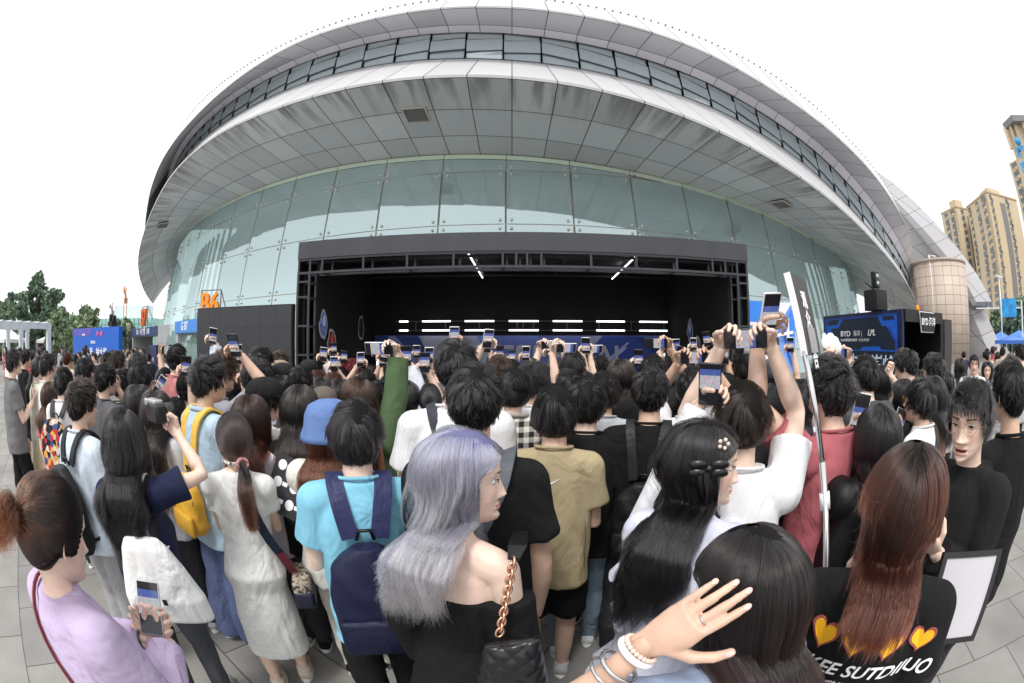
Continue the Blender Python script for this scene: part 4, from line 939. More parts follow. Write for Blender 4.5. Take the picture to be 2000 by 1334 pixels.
# ---- hands (built at real size, then remeshed). frame: wrist at origin, fingers along +z, palm faces -y, thumb on +x side (a left hand seen from the back)
def finger(g, base, dirs, lens, r0, r1):
    pts = [Vector(base)]; 
    for d, l in zip(dirs, lens): pts.append(pts[-1] + Vector(d).normalized() * l)
    P = [pts[0]]; R = [r0]
    n = len(lens)
    for i in range(n):
        a, b = pts[i], pts[i + 1]; ra = r0 + (r1 - r0) * i / n; rb = r0 + (r1 - r0) * (i + 1) / n
        P += [a.lerp(b, .5), b]; R += [(ra + rb) / 2 * .95, rb * 1.04]
    t = (P[-1] - P[-2]).normalized(); P.append(P[-1] + t * r1 * .7); R.append(r1 * .62)
    g.tube(P, R, 8); g.tips = getattr(g, 'tips', []) + [(pts[-1].lerp(pts[-2], .12), t, r1)]
def make_hand(kind, vox=.0032):
    g = MB()
    c = {'grip': 1, 'land': 1, 'relax': .45, 'flat': .12, 'fist': 1.7}.get(kind, .4)
    # palm
    g.tube([(0, 0, -.03), (0, 0, .0), (.002, 0, .03), (.002, 0, .062), (.0, 0, .088)], [.026, .027, .036, .041, .038], 14, flat=1)
    P = np.array(g.v); P[:, 1] *= .42; g.v = [tuple(p) for p in P]
    kn = [(.029, .086), (.01, .092), (-.011, .089), (-.03, .08)]; ln = [(.040, .024, .02), (.044, .028, .021), (.041, .026, .02), (.033, .02, .018)]
    for i, ((x, z), L3) in enumerate(zip(kn, ln)):
        sp = (x / .03) * (.055 if kind == 'flat' else .04)
        cc = c * (1 + .08 * i)
        a1, a2, a3 = .55 * cc, 1.35 * cc, 1.9 * cc
        if kind == 'flat': a1, a2, a3 = .2, .42 + .08 * i, .68 + .1 * i
        D = [(sp, -sin(q), cos(q)) for q in (a1, a2, a3)]
        finger(g, (x, .0, z - .006), D, L3, .0095 if i < 3 else .0085, .0072 if i < 3 else .0065)
    if kind in ('grip', 'land'):
        finger(g, (.024, -.006, .03), [(.75, -.5, .6), (.15, -.8, .75), (-.3, -.5, .8)], (.042, .034, .026), .0135, .009)
    elif kind == 'fist':
        finger(g, (.024, -.006, .03), [(.6, -.6, .6), (-.2, -.6, .7), (-.7, -.3, .3)], (.04, .032, .026), .0135, .009)
    else:
        finger(g, (.024, -.003, .026), [(.8, -.2, .55), (.55, -.2, .8), (.3, -.15, .9)], (.045, .034, .027), .0135, .009)
    TIPS[kind] = g.tips
    return vremesh(g, vox, 4, .5)
TIPS = {}
HANDS = {}
def hand(kind, left, vox=.0032):
    k = (kind, vox)
    if k not in HANDS: HANDS[k] = make_hand(kind, vox)
    V, F = HANDS[k]
    if not left: V = V * np.array([-1, 1, 1]); F = F[:, ::-1]
    return V, F
# ---- materials of people
def skin_mat():
    m = bpy.data.materials.new("skin"); m.use_nodes = True; n = m.node_tree; b = n.nodes["Principled BSDF"]
    at_ = n.nodes.new("ShaderNodeAttribute"); at_.attribute_name = 'col'
    oc = n.nodes.new("ShaderNodeObjectInfo"); mx = n.nodes.new("ShaderNodeMixRGB"); mx.blend_type = 'MULTIPLY'; mx.inputs[0].default_value = 1
    n.links.new(at_.outputs['Color'], mx.inputs[1]); n.links.new(oc.outputs['Color'], mx.inputs[2])
    tc = n.nodes.new("ShaderNodeTexCoord"); t = n.nodes.new("ShaderNodeTexNoise"); t.inputs['Scale'].default_value = 18; t.inputs['Detail'].default_value = 5
    n.links.new(tc.outputs['Object'], t.inputs[0]); mr = n.nodes.new("ShaderNodeMapRange"); mr.inputs[1].default_value = .3; mr.inputs[2].default_value = .7; mr.inputs[3].default_value = .86; mr.inputs[4].default_value = 1.08; n.links.new(t.outputs[0], mr.inputs[0])
    tb_ = n.nodes.new("ShaderNodeTexNoise"); tb_.inputs['Scale'].default_value = 320; tb_.inputs['Detail'].default_value = 3; n.links.new(tc.outputs['Object'], tb_.inputs[0]); bb_ = n.nodes.new("ShaderNodeBump"); bb_.inputs['Strength'].default_value = .35; bb_.inputs['Distance'].default_value = .0015; n.links.new(tb_.outputs[0], bb_.inputs['Height']); n.links.new(bb_.outputs[0], b.inputs['Normal'])
    vm = n.nodes.new("ShaderNodeVectorMath"); vm.operation = 'SCALE'; n.links.new(mx.outputs[0], vm.inputs[0]); n.links.new(mr.outputs[0], vm.inputs['Scale']); n.links.new(vm.outputs[0], b.inputs['Base Color'])
    b.inputs['Roughness'].default_value = .48; b.inputs['Specular IOR Level'].default_value = .4
    b.inputs['Subsurface Weight'].default_value = .18; b.inputs['Subsurface Radius'].default_value = (1, .35, .2); b.inputs['Subsurface Scale'].default_value = .008
    return m
M_skin = skin_mat()
def cloth_mat(name="cloth", fold=1.0, weave=1.0, sheen=.0, rough=.9):
    m = bpy.data.materials.new(name); m.use_nodes = True; n = m.node_tree; b = n.nodes["Principled BSDF"]
    oi = n.nodes.new("ShaderNodeObjectInfo"); tc = n.nodes.new("ShaderNodeTexCoord")
    mp = n.nodes.new("ShaderNodeMapping"); mp.inputs['Scale'].default_value = (1, 1, .55); n.links.new(tc.outputs['Object'], mp.inputs[0])
    ad = n.nodes.new("ShaderNodeVectorMath"); ad.operation = 'ADD'; n.links.new(mp.outputs[0], ad.inputs[0]); sc = n.nodes.new("ShaderNodeVectorMath"); sc.operation = 'SCALE'; sc.inputs[0].default_value = (7, 5, 3); n.links.new(oi.outputs['Random'], sc.inputs['Scale']); n.links.new(sc.outputs[0], ad.inputs[1])
    t = n.nodes.new("ShaderNodeTexNoise"); t.inputs['Scale'].default_value = 5.5; t.inputs['Detail'].default_value = 3; t.inputs['Distortion'].default_value = 1.2; n.links.new(ad.outputs[0], t.inputs[0])
    f = n.nodes.new("ShaderNodeTexNoise"); f.inputs['Scale'].default_value = 420; n.links.new(tc.outputs['Object'], f.inputs[0])
    b1 = n.nodes.new("ShaderNodeBump"); b1.inputs['Strength'].default_value = .75 * fold; b1.inputs['Distance'].default_value = .05; n.links.new(t.outputs[0], b1.inputs['Height'])
    b2 = n.nodes.new("ShaderNodeBump"); b2.inputs['Strength'].default_value = .25 * weave; b2.inputs['Distance'].default_value = .001; n.links.new(f.outputs[0], b2.inputs['Height']); n.links.new(b1.outputs[0], b2.inputs['Normal'])
    n.links.new(b2.outputs[0], b.inputs['Normal']); n.links.new(oi.outputs['Color'], b.inputs['Base Color'])
    b.inputs['Roughness'].default_value = rough; b.inputs['Sheen Weight'].default_value = sheen; b.inputs['Specular IOR Level'].default_value = .25
    return m
M_cloth = cloth_mat(); M_nylon = cloth_mat("nylon", .6, .6, .0, .5)
def hair_mat(name, rough, cap=False):
    m = bpy.data.materials.new(name); m.use_nodes = True; n = m.node_tree
    oi = n.nodes.new("ShaderNodeObjectInfo"); b = n.nodes["Principled BSDF"]
    if cap:
        n.links.new(oi.outputs['Color'], b.inputs['Base Color']); b.inputs['Roughness'].default_value = .55; b.inputs['Specular IOR Level'].default_value = .12
        return m
    # root to tip colour from the object's two colour properties
    a = n.nodes.new("ShaderNodeAttribute"); a.attribute_name = 'tipcol'; a.attribute_type = 'OBJECT'
    hi = n.nodes.new("ShaderNodeHairInfo"); mr = n.nodes.new("ShaderNodeMapRange"); mr.inputs[1].default_value = .25; mr.inputs[2].default_value = .95
    n.links.new(hi.outputs['Intercept'], mr.inputs[0]); mx = n.nodes.new("ShaderNodeMixRGB"); n.links.new(mr.outputs[0], mx.inputs[0]); n.links.new(oi.outputs['Color'], mx.inputs[1]); n.links.new(a.outputs['Color'], mx.inputs[2])
    rv = n.nodes.new("ShaderNodeMapRange"); rv.inputs[3].default_value = .3; rv.inputs[4].default_value = 2.0; n.links.new(hi.outputs['Random'], rv.inputs[0])
    vm = n.nodes.new("ShaderNodeVectorMath"); vm.operation = 'SCALE'; n.links.new(mx.outputs[0], vm.inputs[0]); n.links.new(rv.outputs[0], vm.inputs['Scale'])
    h = n.nodes.new("ShaderNodeBsdfHairPrincipled"); h.parametrization = 'COLOR'; n.links.new(vm.outputs[0], h.inputs['Color'])
    h.inputs['IOR'].default_value = 1.5; h.inputs['Roughness'].default_value = rough; h.inputs['Radial Roughness'].default_value = .5
    n.links.new(h.outputs[0], n.nodes["Material Output"].inputs[0]); n.nodes.remove(b)
    return m
M_hair = hair_mat("hair", .2); M_cap = hair_mat("hair_cap", .6, True)
M_eye = mat("eye_white", (.75, .73, .7), .2); M_iris = mat("iris", (.015, .01, .008), .1); M_lash = mat("lash", (.01, .008, .008), .6)
M_glm = mat("glasses_metal", (.35, .28, .2), .25, .8); M_glb = mat("glasses_black", (.01, .01, .01), .3); M_sole = mat("shoe_sole", (.7, .7, .68), .6)
# ---- hair strands
SK = np.array([.081, .108, .122]); SC = np.array([0, -.006, .004])
def hair_curves(name, P, r, parent, col, tip, M=None, coll=None):
    "P: (n strands, k points, 3)"
    n, k, _ = P.shape
    if M is not None: P = xf(P.reshape(-1, 3), M).reshape(n, k, 3)
    if coll: P = coll(P)
    hc = bpy.data.hair_curves.new(name); hc.add_curves([k] * n)
    hc.attributes['position'].data.foreach_set('vector', P.astype(np.float32).ravel())
    ra = hc.attributes.get('radius') or hc.attributes.new('radius', 'FLOAT', 'POINT')
    ra.data.foreach_set('value', np.tile((r * np.linspace(1, .35, k)).astype(np.float32), n))
    hc.materials.append(M_hair); o = bpy.data.objects.new(name, hc); COL.objects.link(o); o.parent = parent
    o.color = (*col, 1); o['tipcol'] = (*tip, 1.0); return o
def scalp(n, rs, front=.055, side=-.035, nape=-.085, fem=False):
    out = []
    while sum(len(a) for a in out) < n:
        d = rs.normal(size=(n * 2, 3)); d /= np.linalg.norm(d, axis=1)[:, None]; P = d * SK + SC
        y, z = P[:, 1], P[:, 2]
        lim = np.where(y > .02, side + (front - side) * np.clip((y - .02) / .055, 0, 1), np.where(y < -.03, side + (nape - side) * np.clip((-.03 - y) / .05, 0, 1), side))
        out.append(P[z > lim])
    return np.concatenate(out)[:n]
def nrm(v): return v / (np.linalg.norm(v, axis=-1, keepdims=True) + 1e-9)
def cnoise(P, sc, seed):
    rs = np.random.RandomState(seed); out = np.zeros_like(P)
    for k in range(4):
        W_ = rs.normal(size=(3, 3)) * sc * (1 + k * .8); ph = rs.rand(3) * 6.28; out += np.sin(P @ W_ + ph) / (1 + k * .6)
    return out * .5
def push(P, SKr, cen=SC):
    q = (P - cen) / SKr; l = np.linalg.norm(q, axis=-1, keepdims=True); return np.where(l < 1, cen + q / (l + 1e-9) * SKr, P)
def style_short(n, k, seed, L=.06, lift=.35, curl=0, fade=.5, whorl=None, part=None, fringe=0, flop=.5, vol=0):
    rs = np.random.RandomState(seed); R = scalp(n, rs)
    wh = np.array(whorl if whorl is not None else (.012, -.07, .085)); N = nrm((R - SC) / SK ** 2)
    d = R - wh; T = d - (d * N).sum(1, keepdims=True) * N; dist = np.linalg.norm(d, axis=1, keepdims=True); T = nrm(T)
    sw = np.cross(N, T); T = nrm(T + sw * np.clip(.5 - dist * 4, 0, .5) * 1.4 + cnoise(R, 38, seed) * .45)
    top = np.clip((R[:, 2:3] + .03) / .1, 0, 1)
    ln = L * (fade + (1 - fade) * top) * (.75 + .5 * rs.rand(n, 1)) * np.where(R[:, 1:2] > .035, .62, 1); P = [R]; p = R.copy()
    clump = cnoise(R, 60, seed + 1)
    for i in range(1, k):
        s = i / (k - 1); Nn = nrm((p - SC) / SK ** 2)
        g_ = np.array([0, 0, -1.0])
        dr = T * (1.0) + Nn * (lift * (1 - s * 1.1) * (.4 + .6 * top) + vol * (1 - s)) + g_ * (flop * s) + clump * (.25 + .25 * s) + np.sin(s * 18 + clump * 9) * curl * np.array([1, 1, 1])
        dr = dr - Nn * np.minimum(0, 0)
        p = p + nrm(dr) * ln / (k - 1); p = push(p, SK * (1.0 + .05 * s))
        q_ = (p - SC) / SK; l_ = np.linalg.norm(q_, axis=1, keepdims=True); mx_ = 1.07 + .45 * np.clip((p[:, 2:3] + .1) / .09, 0, 1); low = (p[:, 2:3] < -.01) & (l_ > mx_)
        p = np.where(low, SC + q_ / l_ * SK * mx_, p); p[:, 2] = np.maximum(p[:, 2], -.118); P.append(p)
        T = nrm(T - (T * Nn).sum(1, keepdims=True) * Nn * .8)
    return np.stack(P, 1)
def style_long(n, k, seed, L=.5, part=0.0, wave=0, vol=.012, back=-.14, spread=-.6, bangs=False, shoulder=True, mid=False):
    rs = np.random.RandomState(seed); R = scalp(n, rs, front=.068, side=-.02, nape=-.07)
    x0 = R[:, 0:1] - part; sgn = np.sign(x0); P = [R]; p = R.copy(); clump = cnoise(R, 30, seed); fine = cnoise(R, 90, seed + 3)
    ln = L * (.82 + .3 * rs.rand(n, 1)); H0 = .13; kk = k
    seg = np.concatenate([np.full(kk // 2, .16 / (kk // 2)), np.full(kk - 1 - kk // 2, 1.0)])
    for i in range(1, k):
        s = i / (k - 1); st = seg[i - 1] if seg[i - 1] < 1 else (ln - .16) / (kk - 1 - kk // 2)
        Nn = nrm((p - SC) / SK ** 2); inside = np.clip((p[:, 2:3] + .09) / .05, 0, 1)
        fb = np.clip((R[:, 1:2] + .06) / .07, .05, 1); side = np.concatenate([sgn * fb, np.full_like(sgn, -.5) * fb, np.full_like(sgn, -.5)], 1)
        side = side - (side * Nn).sum(1, keepdims=True) * Nn
        g_ = np.array([0, 0, -1.0]); gt = g_ - (g_ * Nn).sum(1, keepdims=True) * Nn
        onhead = side * np.clip(.9 - s * 3.0, 0, 1) + gt * (1.1) + Nn * .12 * (s < .3)
        free = g_ + np.concatenate([np.sign(p[:, 0:1]) * .03 * spread, np.full_like(sgn, -.04), np.zeros_like(sgn)], 1)
        dr = onhead * inside + free * (1 - inside) + clump * (.06 + .05 * s) + fine * .05
        if wave: dr = dr + wave * np.stack([np.sin(p[:, 2] * 34 + clump[:, 0] * 3), np.cos(p[:, 2] * 30 + clump[:, 1] * 3), np.zeros(n)], 1) * np.clip(s * 2 - .5, 0, 1)
        p = p + nrm(dr) * st
        lay = 1.04 + vol * 4 * (1 - abs(2 * s - 1)) + .06 * np.abs(clump[:, 0:1]); p = push(p, SK * lay)
        # keep the hair off the face: strands go behind or beside it
        yl = .026 + np.clip((p[:, 2] - .03) / .05, 0, 1) * .1 + .008 * np.abs(clump[:, 0])
        p[:, 1] = np.minimum(p[:, 1], yl)
        fc = (p[:, 1] > .03) & (np.abs(p[:, 0]) < .072) & (p[:, 2] < .045)
        if not bangs: p[fc, 0] = np.sign(p[fc, 0]) * (.072 + .006 * rs.rand(fc.sum())); 
        # rest on neck and shoulders
        if shoulder:
            q = p.copy(); low = p[:, 2] < -.2; t = np.clip((-.2 - p[:, 2]) / .06, 0, 1) * low
            yb = back - .02 * np.clip((-.24 - p[:, 2]) * 4, 0, 1); lim = np.where(p[:, 1] < .0, np.minimum(p[:, 1], yb * t + p[:, 1] * (1 - t)), np.maximum(p[:, 1], .1 * t)); p[:, 1] = np.where(low, lim, p[:, 1])
        P.append(p.copy())
    return np.stack(P, 1)
def style_tied(n, k, seed, knot=(0, -.125, -.03), part=None):
    rs = np.random.RandomState(seed); R = scalp(n, rs, front=.066, side=-.03, nape=-.085); kn = np.array(knot); P = []
    fine = cnoise(R, 50, seed) * .004
    for i in range(k):
        s = i / (k - 1); p = R * (1 - s) + kn * s; q = (p - SC) / SK; l = np.linalg.norm(q, axis=1, keepdims=True)
        tgt = (1.04 + .03 * np.sin(pi * s)) * (1 - s ** 3) + l * s ** 3; p = SC + q / l * SK * np.maximum(l, tgt) if i else R
        P.append(p + fine * sin(pi * s) + rs.normal(size=(n, 3)) * .0015 * s)
    return np.stack(P, 1)
def tail(n, k, seed, knot, L=.3, w=.035, dirn=(0, -.35, -1), wave=.1):
    rs = np.random.RandomState(seed); kn = np.array(knot); d = nrm(np.array(dirn, float)); off = rs.normal(size=(n, 3)) * .4; P = []; c = cnoise(off * .05, 40, seed)
    for i in range(k):
        s = i / (k - 1); dd = nrm(d * (1 - s) + np.array([0, -.05, -1]) * s) if True else d
        P.append((kn if i == 0 else P[-1]) + (off * .006 if i == 0 else dd * L / (k - 1) * (.9 + .2 * rs.rand(n, 1)) + off * w * (np.cos(pi * s) * .9 + .1) * (2.2 / (k - 1)) + c * wave * L / (k - 1) + rs.normal(size=(n, 3)) * .0015))
    return np.stack(P, 1)
CAPS = {}
def cap_parts(kind):
    "dark under-layer so that no scalp shows; kind: short, long, tied"
    if kind in CAPS: return CAPS[kind]
    nz, na = 70, 96; sc = {'short': 1.045, 'long': 1.06, 'tied': 1.03}[kind]; V = []; 
    zz = np.linspace(-.105 if kind == 'short' else -.1, .125 * sc, nz)
    for z in zz:
        for j in range(na):
            a = 2 * pi * j / na; q = max(0, 1 - ((z - SC[2]) / (SK[2] * sc)) ** 2) ** .5
            x = SK[0] * sc * q * sin(a); y = SC[1] + SK[1] * sc * q * cos(a)
            # pull inside the head below the hairline
            lim = (-.035 + .095 * min(1, max(0, (y - .02) / .055))) if y > .02 else (-.035 - .05 * min(1, max(0, (-.03 - y) / .05)))
            if kind == 'long' and y > -.01: lim = -.03 + .12 * min(1, (y + .01) / .075)
            if z < lim: f = max(.62, 1 - (lim - z) * 18); x *= f; y = SC[1] + (y - SC[1]) * f
            V.append((x, y, z))
    idx = np.arange(nz * na).reshape(nz, na); nx = np.roll(idx, -1, 1)
    F = np.stack([idx[:-1], nx[:-1], nx[1:], idx[1:]], -1).reshape(-1, 4)
    CAPS[kind] = (np.array(V), F); return CAPS[kind]
def clumped(P, G, amt, seed):
    n, k, _ = P.shape; rs = np.random.RandomState(seed); gi = rs.choice(n, min(G, n), replace=False); R = P[:, 0]; D = ((R[:, None, :] - R[gi][None]) ** 2).sum(-1) if n * len(gi) < 4e6 else None
    if D is None:
        idx = np.concatenate([((R[a:a + 2000, None, :] - R[gi][None]) ** 2).sum(-1).argmin(1) for a in range(0, n, 2000)])
    else: idx = D.argmin(1)
    s_ = np.linspace(0, 1, k)[None, :, None] ** .8; return P + (P[gi[idx]] - P) * s_ * amt
HCACHE = {}
def hair_strands(style, q, seed):
    "q: detail level 0 far, 1 mid, 2 near, 3 hero"
    key = (style, q, seed)
    if key in HCACHE: return HCACHE[key]
    N = (800, 2300, 6000, 15000)[q]; K = (5, 7, 9, 13)[q]; r = (.0018, .0011, .0007, .0004)[q]
    st, _, arg = style.partition(':'); S_ = []
    if st == 'short': S_ = [style_short(N, K, seed, .058, .42, 0, .42)]
    elif st == 'mop': S_ = [style_short(N, K, seed, .082, .24, 0, .6, flop=.8)]
    elif st == 'bowl': S_ = [style_short(N, K, seed, .11, .08, 0, .62, flop=1.4)]
    elif st == 'curly': S_ = [style_short(N, K + 4, seed, .08, .8, .55, .5, flop=.35, vol=.25)]
    elif st == 'spiky': S_ = [style_short(N, K, seed, .055, 1.1, 0, .35, flop=.05)]
    elif st == 'buzz': S_ = [style_short(N, K, seed, .03, .5, 0, .25)]
    elif st == 'long': S_ = [style_long(int(N * 1.3), K + 4, seed, float(arg or .5), part=.0, shoulder=False)]
    elif st == 'wave': S_ = [style_long(int(N * 1.3), K + 8, seed, float(arg or .5), part=.015, wave=.5, shoulder=False)]
    elif st == 'bob': S_ = [style_long(int(N * 1.1), K + 2, seed, float(arg or .27), part=.0, shoulder=False)]
    elif st == 'pony':
        kn = (0, -.125, -.03) if arg != 'low' else (.0, -.118, -.075)
        S_ = [style_tied(int(N * 1.5), K, seed, kn), tail(N // 2, K + 3, seed + 1, kn, .27 if arg == 'low' else .3)]
    elif st == 'bun':
        kn = (0, -.12, .03); b = tail(N // 2, K + 3, seed + 1, kn, .1, .05, (0, -1, .1), .5); S_ = [style_tied(int(N * 1.5), K, seed, kn), b]
    G = (90, 190, 380, 800)[q]; am = {'short': .6, 'mop': .6, 'bowl': .45, 'curly': .7, 'spiky': .75, 'buzz': .3, 'long': .42, 'wave': .68, 'bob': .4}.get(st, .35)
    S_[0] = clumped(S_[0], G, am, seed)
    rs = np.random.RandomState(seed + 5)
    for i in range(len(S_)):                       # a few stray strands
        n, k, _ = S_[i].shape; f = (rs.rand(n) < .05)[:, None, None]; S_[i] = S_[i] + f * rs.normal(size=(n, 1, 3)) * np.linspace(0, 1, k)[None, :, None] ** 1.5 * .011
    out = (S_, r); HCACHE[key] = out; return out
def limb_frame(a, b, hint):
    z = (b - a).normalized(); y = hint - z * hint.dot(z)
    if y.length < 1e-4: y = z.orthogonal()
    y.normalize(); x = y.cross(z)
    M = Matrix.Identity(4)
    for i in range(3): M[i][0] = x[i]; M[i][1] = y[i]; M[i][2] = z[i]; M[i][3] = b[i]
    return M
def ik(sh, tg, l1, l2, hint):
    d = tg - sh; L = d.length; mxl = (l1 + l2) * .995
    if L > mxl: d = d * (mxl / L); L = mxl; tg = sh + d
    mn = abs(l1 - l2) + .08
    if L < mn: d = d * (mn / L); L = mn; tg = sh + d
    a = (l1 * l1 - l2 * l2 + L * L) / (2 * L); h = sqrt(max(0, l1 * l1 - a * a)); u = d.normalized()
    hh = hint - u * hint.dot(u); hh = hh.normalized() if hh.length > 1e-4 else u.orthogonal().normalized()
    return sh + u * a + hh * h, tg
# torso sections: z, half width, half depth, y offset
TOR_M = [(.80, .150, .105, -.01), (.90, .165, .115, -.015), (1.0, .150, .105, 0), (1.08, .142, .098, .005), (1.2, .155, .108, .005), (1.28, .158, .112, 0), (1.34, .145, .1, -.005), (1.39, .11, .082, -.01), (1.43, .078, .068, -.012), (1.46, .062, .06, -.012)]
TOR_F = [(.80, .15, .105, -.01), (.90, .168, .118, -.02), (1.0, .145, .1, -.005), (1.08, .122, .088, .005), (1.2, .136, .102, .012), (1.28, .138, .108, .005), (1.34, .125, .09, -.005), (1.39, .095, .074, -.01), (1.43, .066, .058, -.012), (1.46, .052, .05, -.012)]
def ell(z, rx, ry, yo=0, n=24, ex=2.4):
    return [(rx * math.copysign(abs(sin(a)) ** (2 / ex), sin(a)), yo + ry * math.copysign(abs(cos(a)) ** (2 / ex), cos(a)), z) for a in [2 * pi * k / n for k in range(n)]][::-1]
def folds(V, amp, seed, f=14):
    rs = np.random.RandomState(seed); out = np.zeros(len(V))
    for k in range(5):
        w = rs.normal(size=3) * f * (1 + .5 * k); w[2] *= .6; q = V @ w + rs.rand() * 6.28 + 1.3 * np.sin(V @ (rs.normal(size=3) * f * .5)); out += np.sin(q) / (1 + .5 * k)
    return out * amp / 2.2
def displace(V, F, amp, seed, f=14):
    if not amp: return V
    e1 = V[F[:, 1]] - V[F[:, 0]]; e2 = V[F[:, 3]] - V[F[:, 0]]; n = np.cross(e1, e2); N = np.zeros_like(V)
    for j in range(4): np.add.at(N, F[:, j], n)
    return V + nrm(N) * folds(V, amp, seed, f)[:, None]
SKINS = [(.74, .52, .41), (.68, .46, .35), (.79, .58, .47), (.63, .42, .31)]
PEOPLE = []
class Person:
    def __init__(s, px, py, d, yaw=0, fem=False, hair='short', hcol=(.012, .011, .012), tip=None, top=(.8, .8, .8), topk='tee', bot=(.03, .03, .035), botk='pants', shoe=(.7, .7, .7), label='', group=None,
                 hyaw=None, hpitch=0, htilt=0, arms=(None, None), q=1, seed=None, skin=None, face=False, glasses=None, mo=0, lean=0, hat=None, h=None, headz=None, nofeet=False, fold=1.0, legs=None, sc=None, look=None, offsh=False, hem=None, hint=None, wid=.94, tmat=None, collar=True, hsc=1, he=.036, hw=1):
        s.tmat = tmat; s.collar = collar; s.he = he
        P = at(px, py, d); s.q = q; s.fem = fem; s.d = d
        hair_t = .012 if hair.split(':')[0] in ('buzz', 'tied', 'pony', 'bun') else .022
        ztop = P.z - hair_t * 1.3
        s.h = ztop; s.sc = (sc or min(1.12, max(.86, ztop / 1.72))); s.drop = ztop - 1.72 * s.sc       # small height differences are taken up by knees/heels
        s.seed = seed if seed is not None else int(abs(px * 7 + py * 13)) % 9973; rs = random.Random(s.seed)
        s.yaw = rad(yaw); s.root = None
        # head centre in world -> head local
        hy = rad(hyaw) if hyaw is not None else s.yaw
        head_w = Vector((P.x, P.y, ztop - .117))
        s.off = Vector((0, 0, 0))
        Rz = Matrix.Rotation(-s.yaw, 4, 'Z')
        fwd = Rz @ Vector((0, 1, 0))
        # body root below the head, set back because the head sits forward of the neck
        base = head_w - fwd * (.045 + lean * .3); s.base = Vector((base.x, base.y, 0)); s.Rz = Rz
        inv = Rz.inverted() @ Matrix.Translation(-s.base); s.inv = inv
        hl = inv @ head_w
        s.Mh = Matrix.Translation(hl) @ Matrix.Rotation(-(hy - s.yaw), 4, 'Z') @ Matrix.Rotation(rad(hpitch), 4, 'X') @ Matrix.Rotation(rad(htilt), 4, 'Y') @ Matrix.Diagonal((*((1.05 * hw, 1.05, .99) if fem else (1.075 * hw, 1.07, .985)), 1))
        s.hl = hl; s.label = label; s.group = group; k = s.sc
        zo = s.drop; nz = hl.z - .118                       # chin level
        s.skin = skin or SKINS[rs.randrange(4) if not fem else rs.choice((0, 2))]
        tor = [(z_, a_ * wid, b_ * wid, c_) for z_, a_, b_, c_ in (TOR_F if fem else TOR_M)]; ln = lean
        def Z(z): return z * k + zo * min(1, z / .9) if z < 2 else z
        def leanv(z): return ln * max(0, (z - .95)) / .6 * .3 * 1.0
        s.Z = Z; s.leanv = leanv
        shw = (.15 if fem else .172) * k * wid; shz = Z(1.37)
        s.shpath = lambda sd_: [Vector((0, leanv(1.4) - .014, Z(1.415))), Vector((s.sh[sd_].x * .45, leanv(1.4) - .013, s.sh[sd_].z * .3 + Z(1.405) * .7)), Vector((s.sh[sd_].x * .82, s.sh[sd_].y, s.sh[sd_].z + .008)), s.sh[sd_]]
        s.sh = {-1: Vector((-shw, leanv(1.385) - .01, shz)), 1: Vector((shw, leanv(1.385) - .01, shz))}
        ua, fa = (.27 if fem else .29) * k, (.235 if fem else .25) * k
        # arms: None hanging, 'front' holding something in front, ('T', world Vector wrist target, hand kind, handM world or None, hint)
        s.arm = {}
        for sd_, A in zip((-1, 1), arms):
            shp = s.sh[sd_]; hk = 'relax'; HM = None
            if A is None: el = shp + Vector((sd_ * .055, -.02, -ua)); wr = el + Vector((-sd_ * .01, .05, -fa * .98))
            elif A == 'none': s.arm[sd_] = None; continue
            elif A == 'front': el = shp + Vector((sd_ * .04, .03, -ua * .98)); wr = el + Vector((-sd_ * .12, fa * .85, .06)); hk = 'fist'
            elif A == 'phone': el = shp + Vector((sd_ * .02, .08, -ua * .95)); wr = el + Vector((-sd_ * .1, fa * .7, fa * .62)); hk = 'grip'
            elif A[0] == 'P':
                A = s.hold(shp, sd_, A, d, P, ua + fa); tgt = inv @ A[1]; el, wr = ik(shp, tgt, ua, fa, hint or Vector((sd_ * .5, .3, -.8))); hk = 'grip'
                HM = inv.to_3x3().to_4x4() @ A[3]; s.phone_M = Matrix.Translation(Rz @ (wr - tgt)) @ A[5]; s.phone_spec = A[6]
            elif A == 'G':
                s.arm[sd_] = 'G'; continue
            else:
                tgt = inv @ A[1]; hint = A[4] if len(A) > 4 and A[4] is not None else Vector((sd_ * .9, -.3, -.55))
                el, wr = ik(shp, tgt, ua, fa, hint); hk = A[2]
                if len(A) > 3 and A[3] is not None: HM = inv.to_3x3().to_4x4() @ A[3]
            if sd_ in ({-1: 1} if False else (-1, 1)) and HM is None:
                M = limb_frame(el, wr, Vector((sd_ * .2, 1, -.3)))
                if A is None: M = limb_frame(el, wr, Vector((sd_ * 1.0, -.2, 0)))
            elif HM is not None: M = Matrix.Translation(wr) @ HM.to_3x3().to_4x4()
            s.arm[sd_] = (shp, el, wr, M, hk)
        for sd_ in (-1, 1):
            if s.arm.get(sd_) == 'G':
                M = s.phone_M; o_ = s.phone_spec[0]; lx, lz = (.03, -.092) if o_ == 'p' else (.10, -.055); zx, zz_ = (.8, .6) if o_ == 'p' else (.6, .8)
                tw_ = s.scrM @ Vector((sd_ * lx, .022, lz)) if False else (M @ s.roll_inv @ Vector((sd_ * lx, .022, lz)))
                R3 = (M @ s.roll_inv).to_3x3(); zc = (R3 @ Vector((-sd_ * zx, 0, zz_))).normalized(); yc = (R3 @ Vector((0, 1, 0))).normalized(); xc = yc.cross(zc)
                H_ = Matrix((xc, yc, zc)).transposed().to_4x4(); el, wr = ik(s.sh[sd_], inv @ tw_, ua, fa, Vector((sd_ * .5, .3, -.8)))
                MM = inv.to_3x3().to_4x4() @ H_; s.arm[sd_] = (s.sh[sd_], el, wr, Matrix.Translation(wr) @ MM.to_3x3().to_4x4(), 'grip')
        vox = (.016, .011, .008, .0055)[q]
        # ----- body (one mesh)
        g = MB(); T = [(Z(z), rx * k, ry * k, yo + leanv(z)) for z, rx, ry, yo in tor]
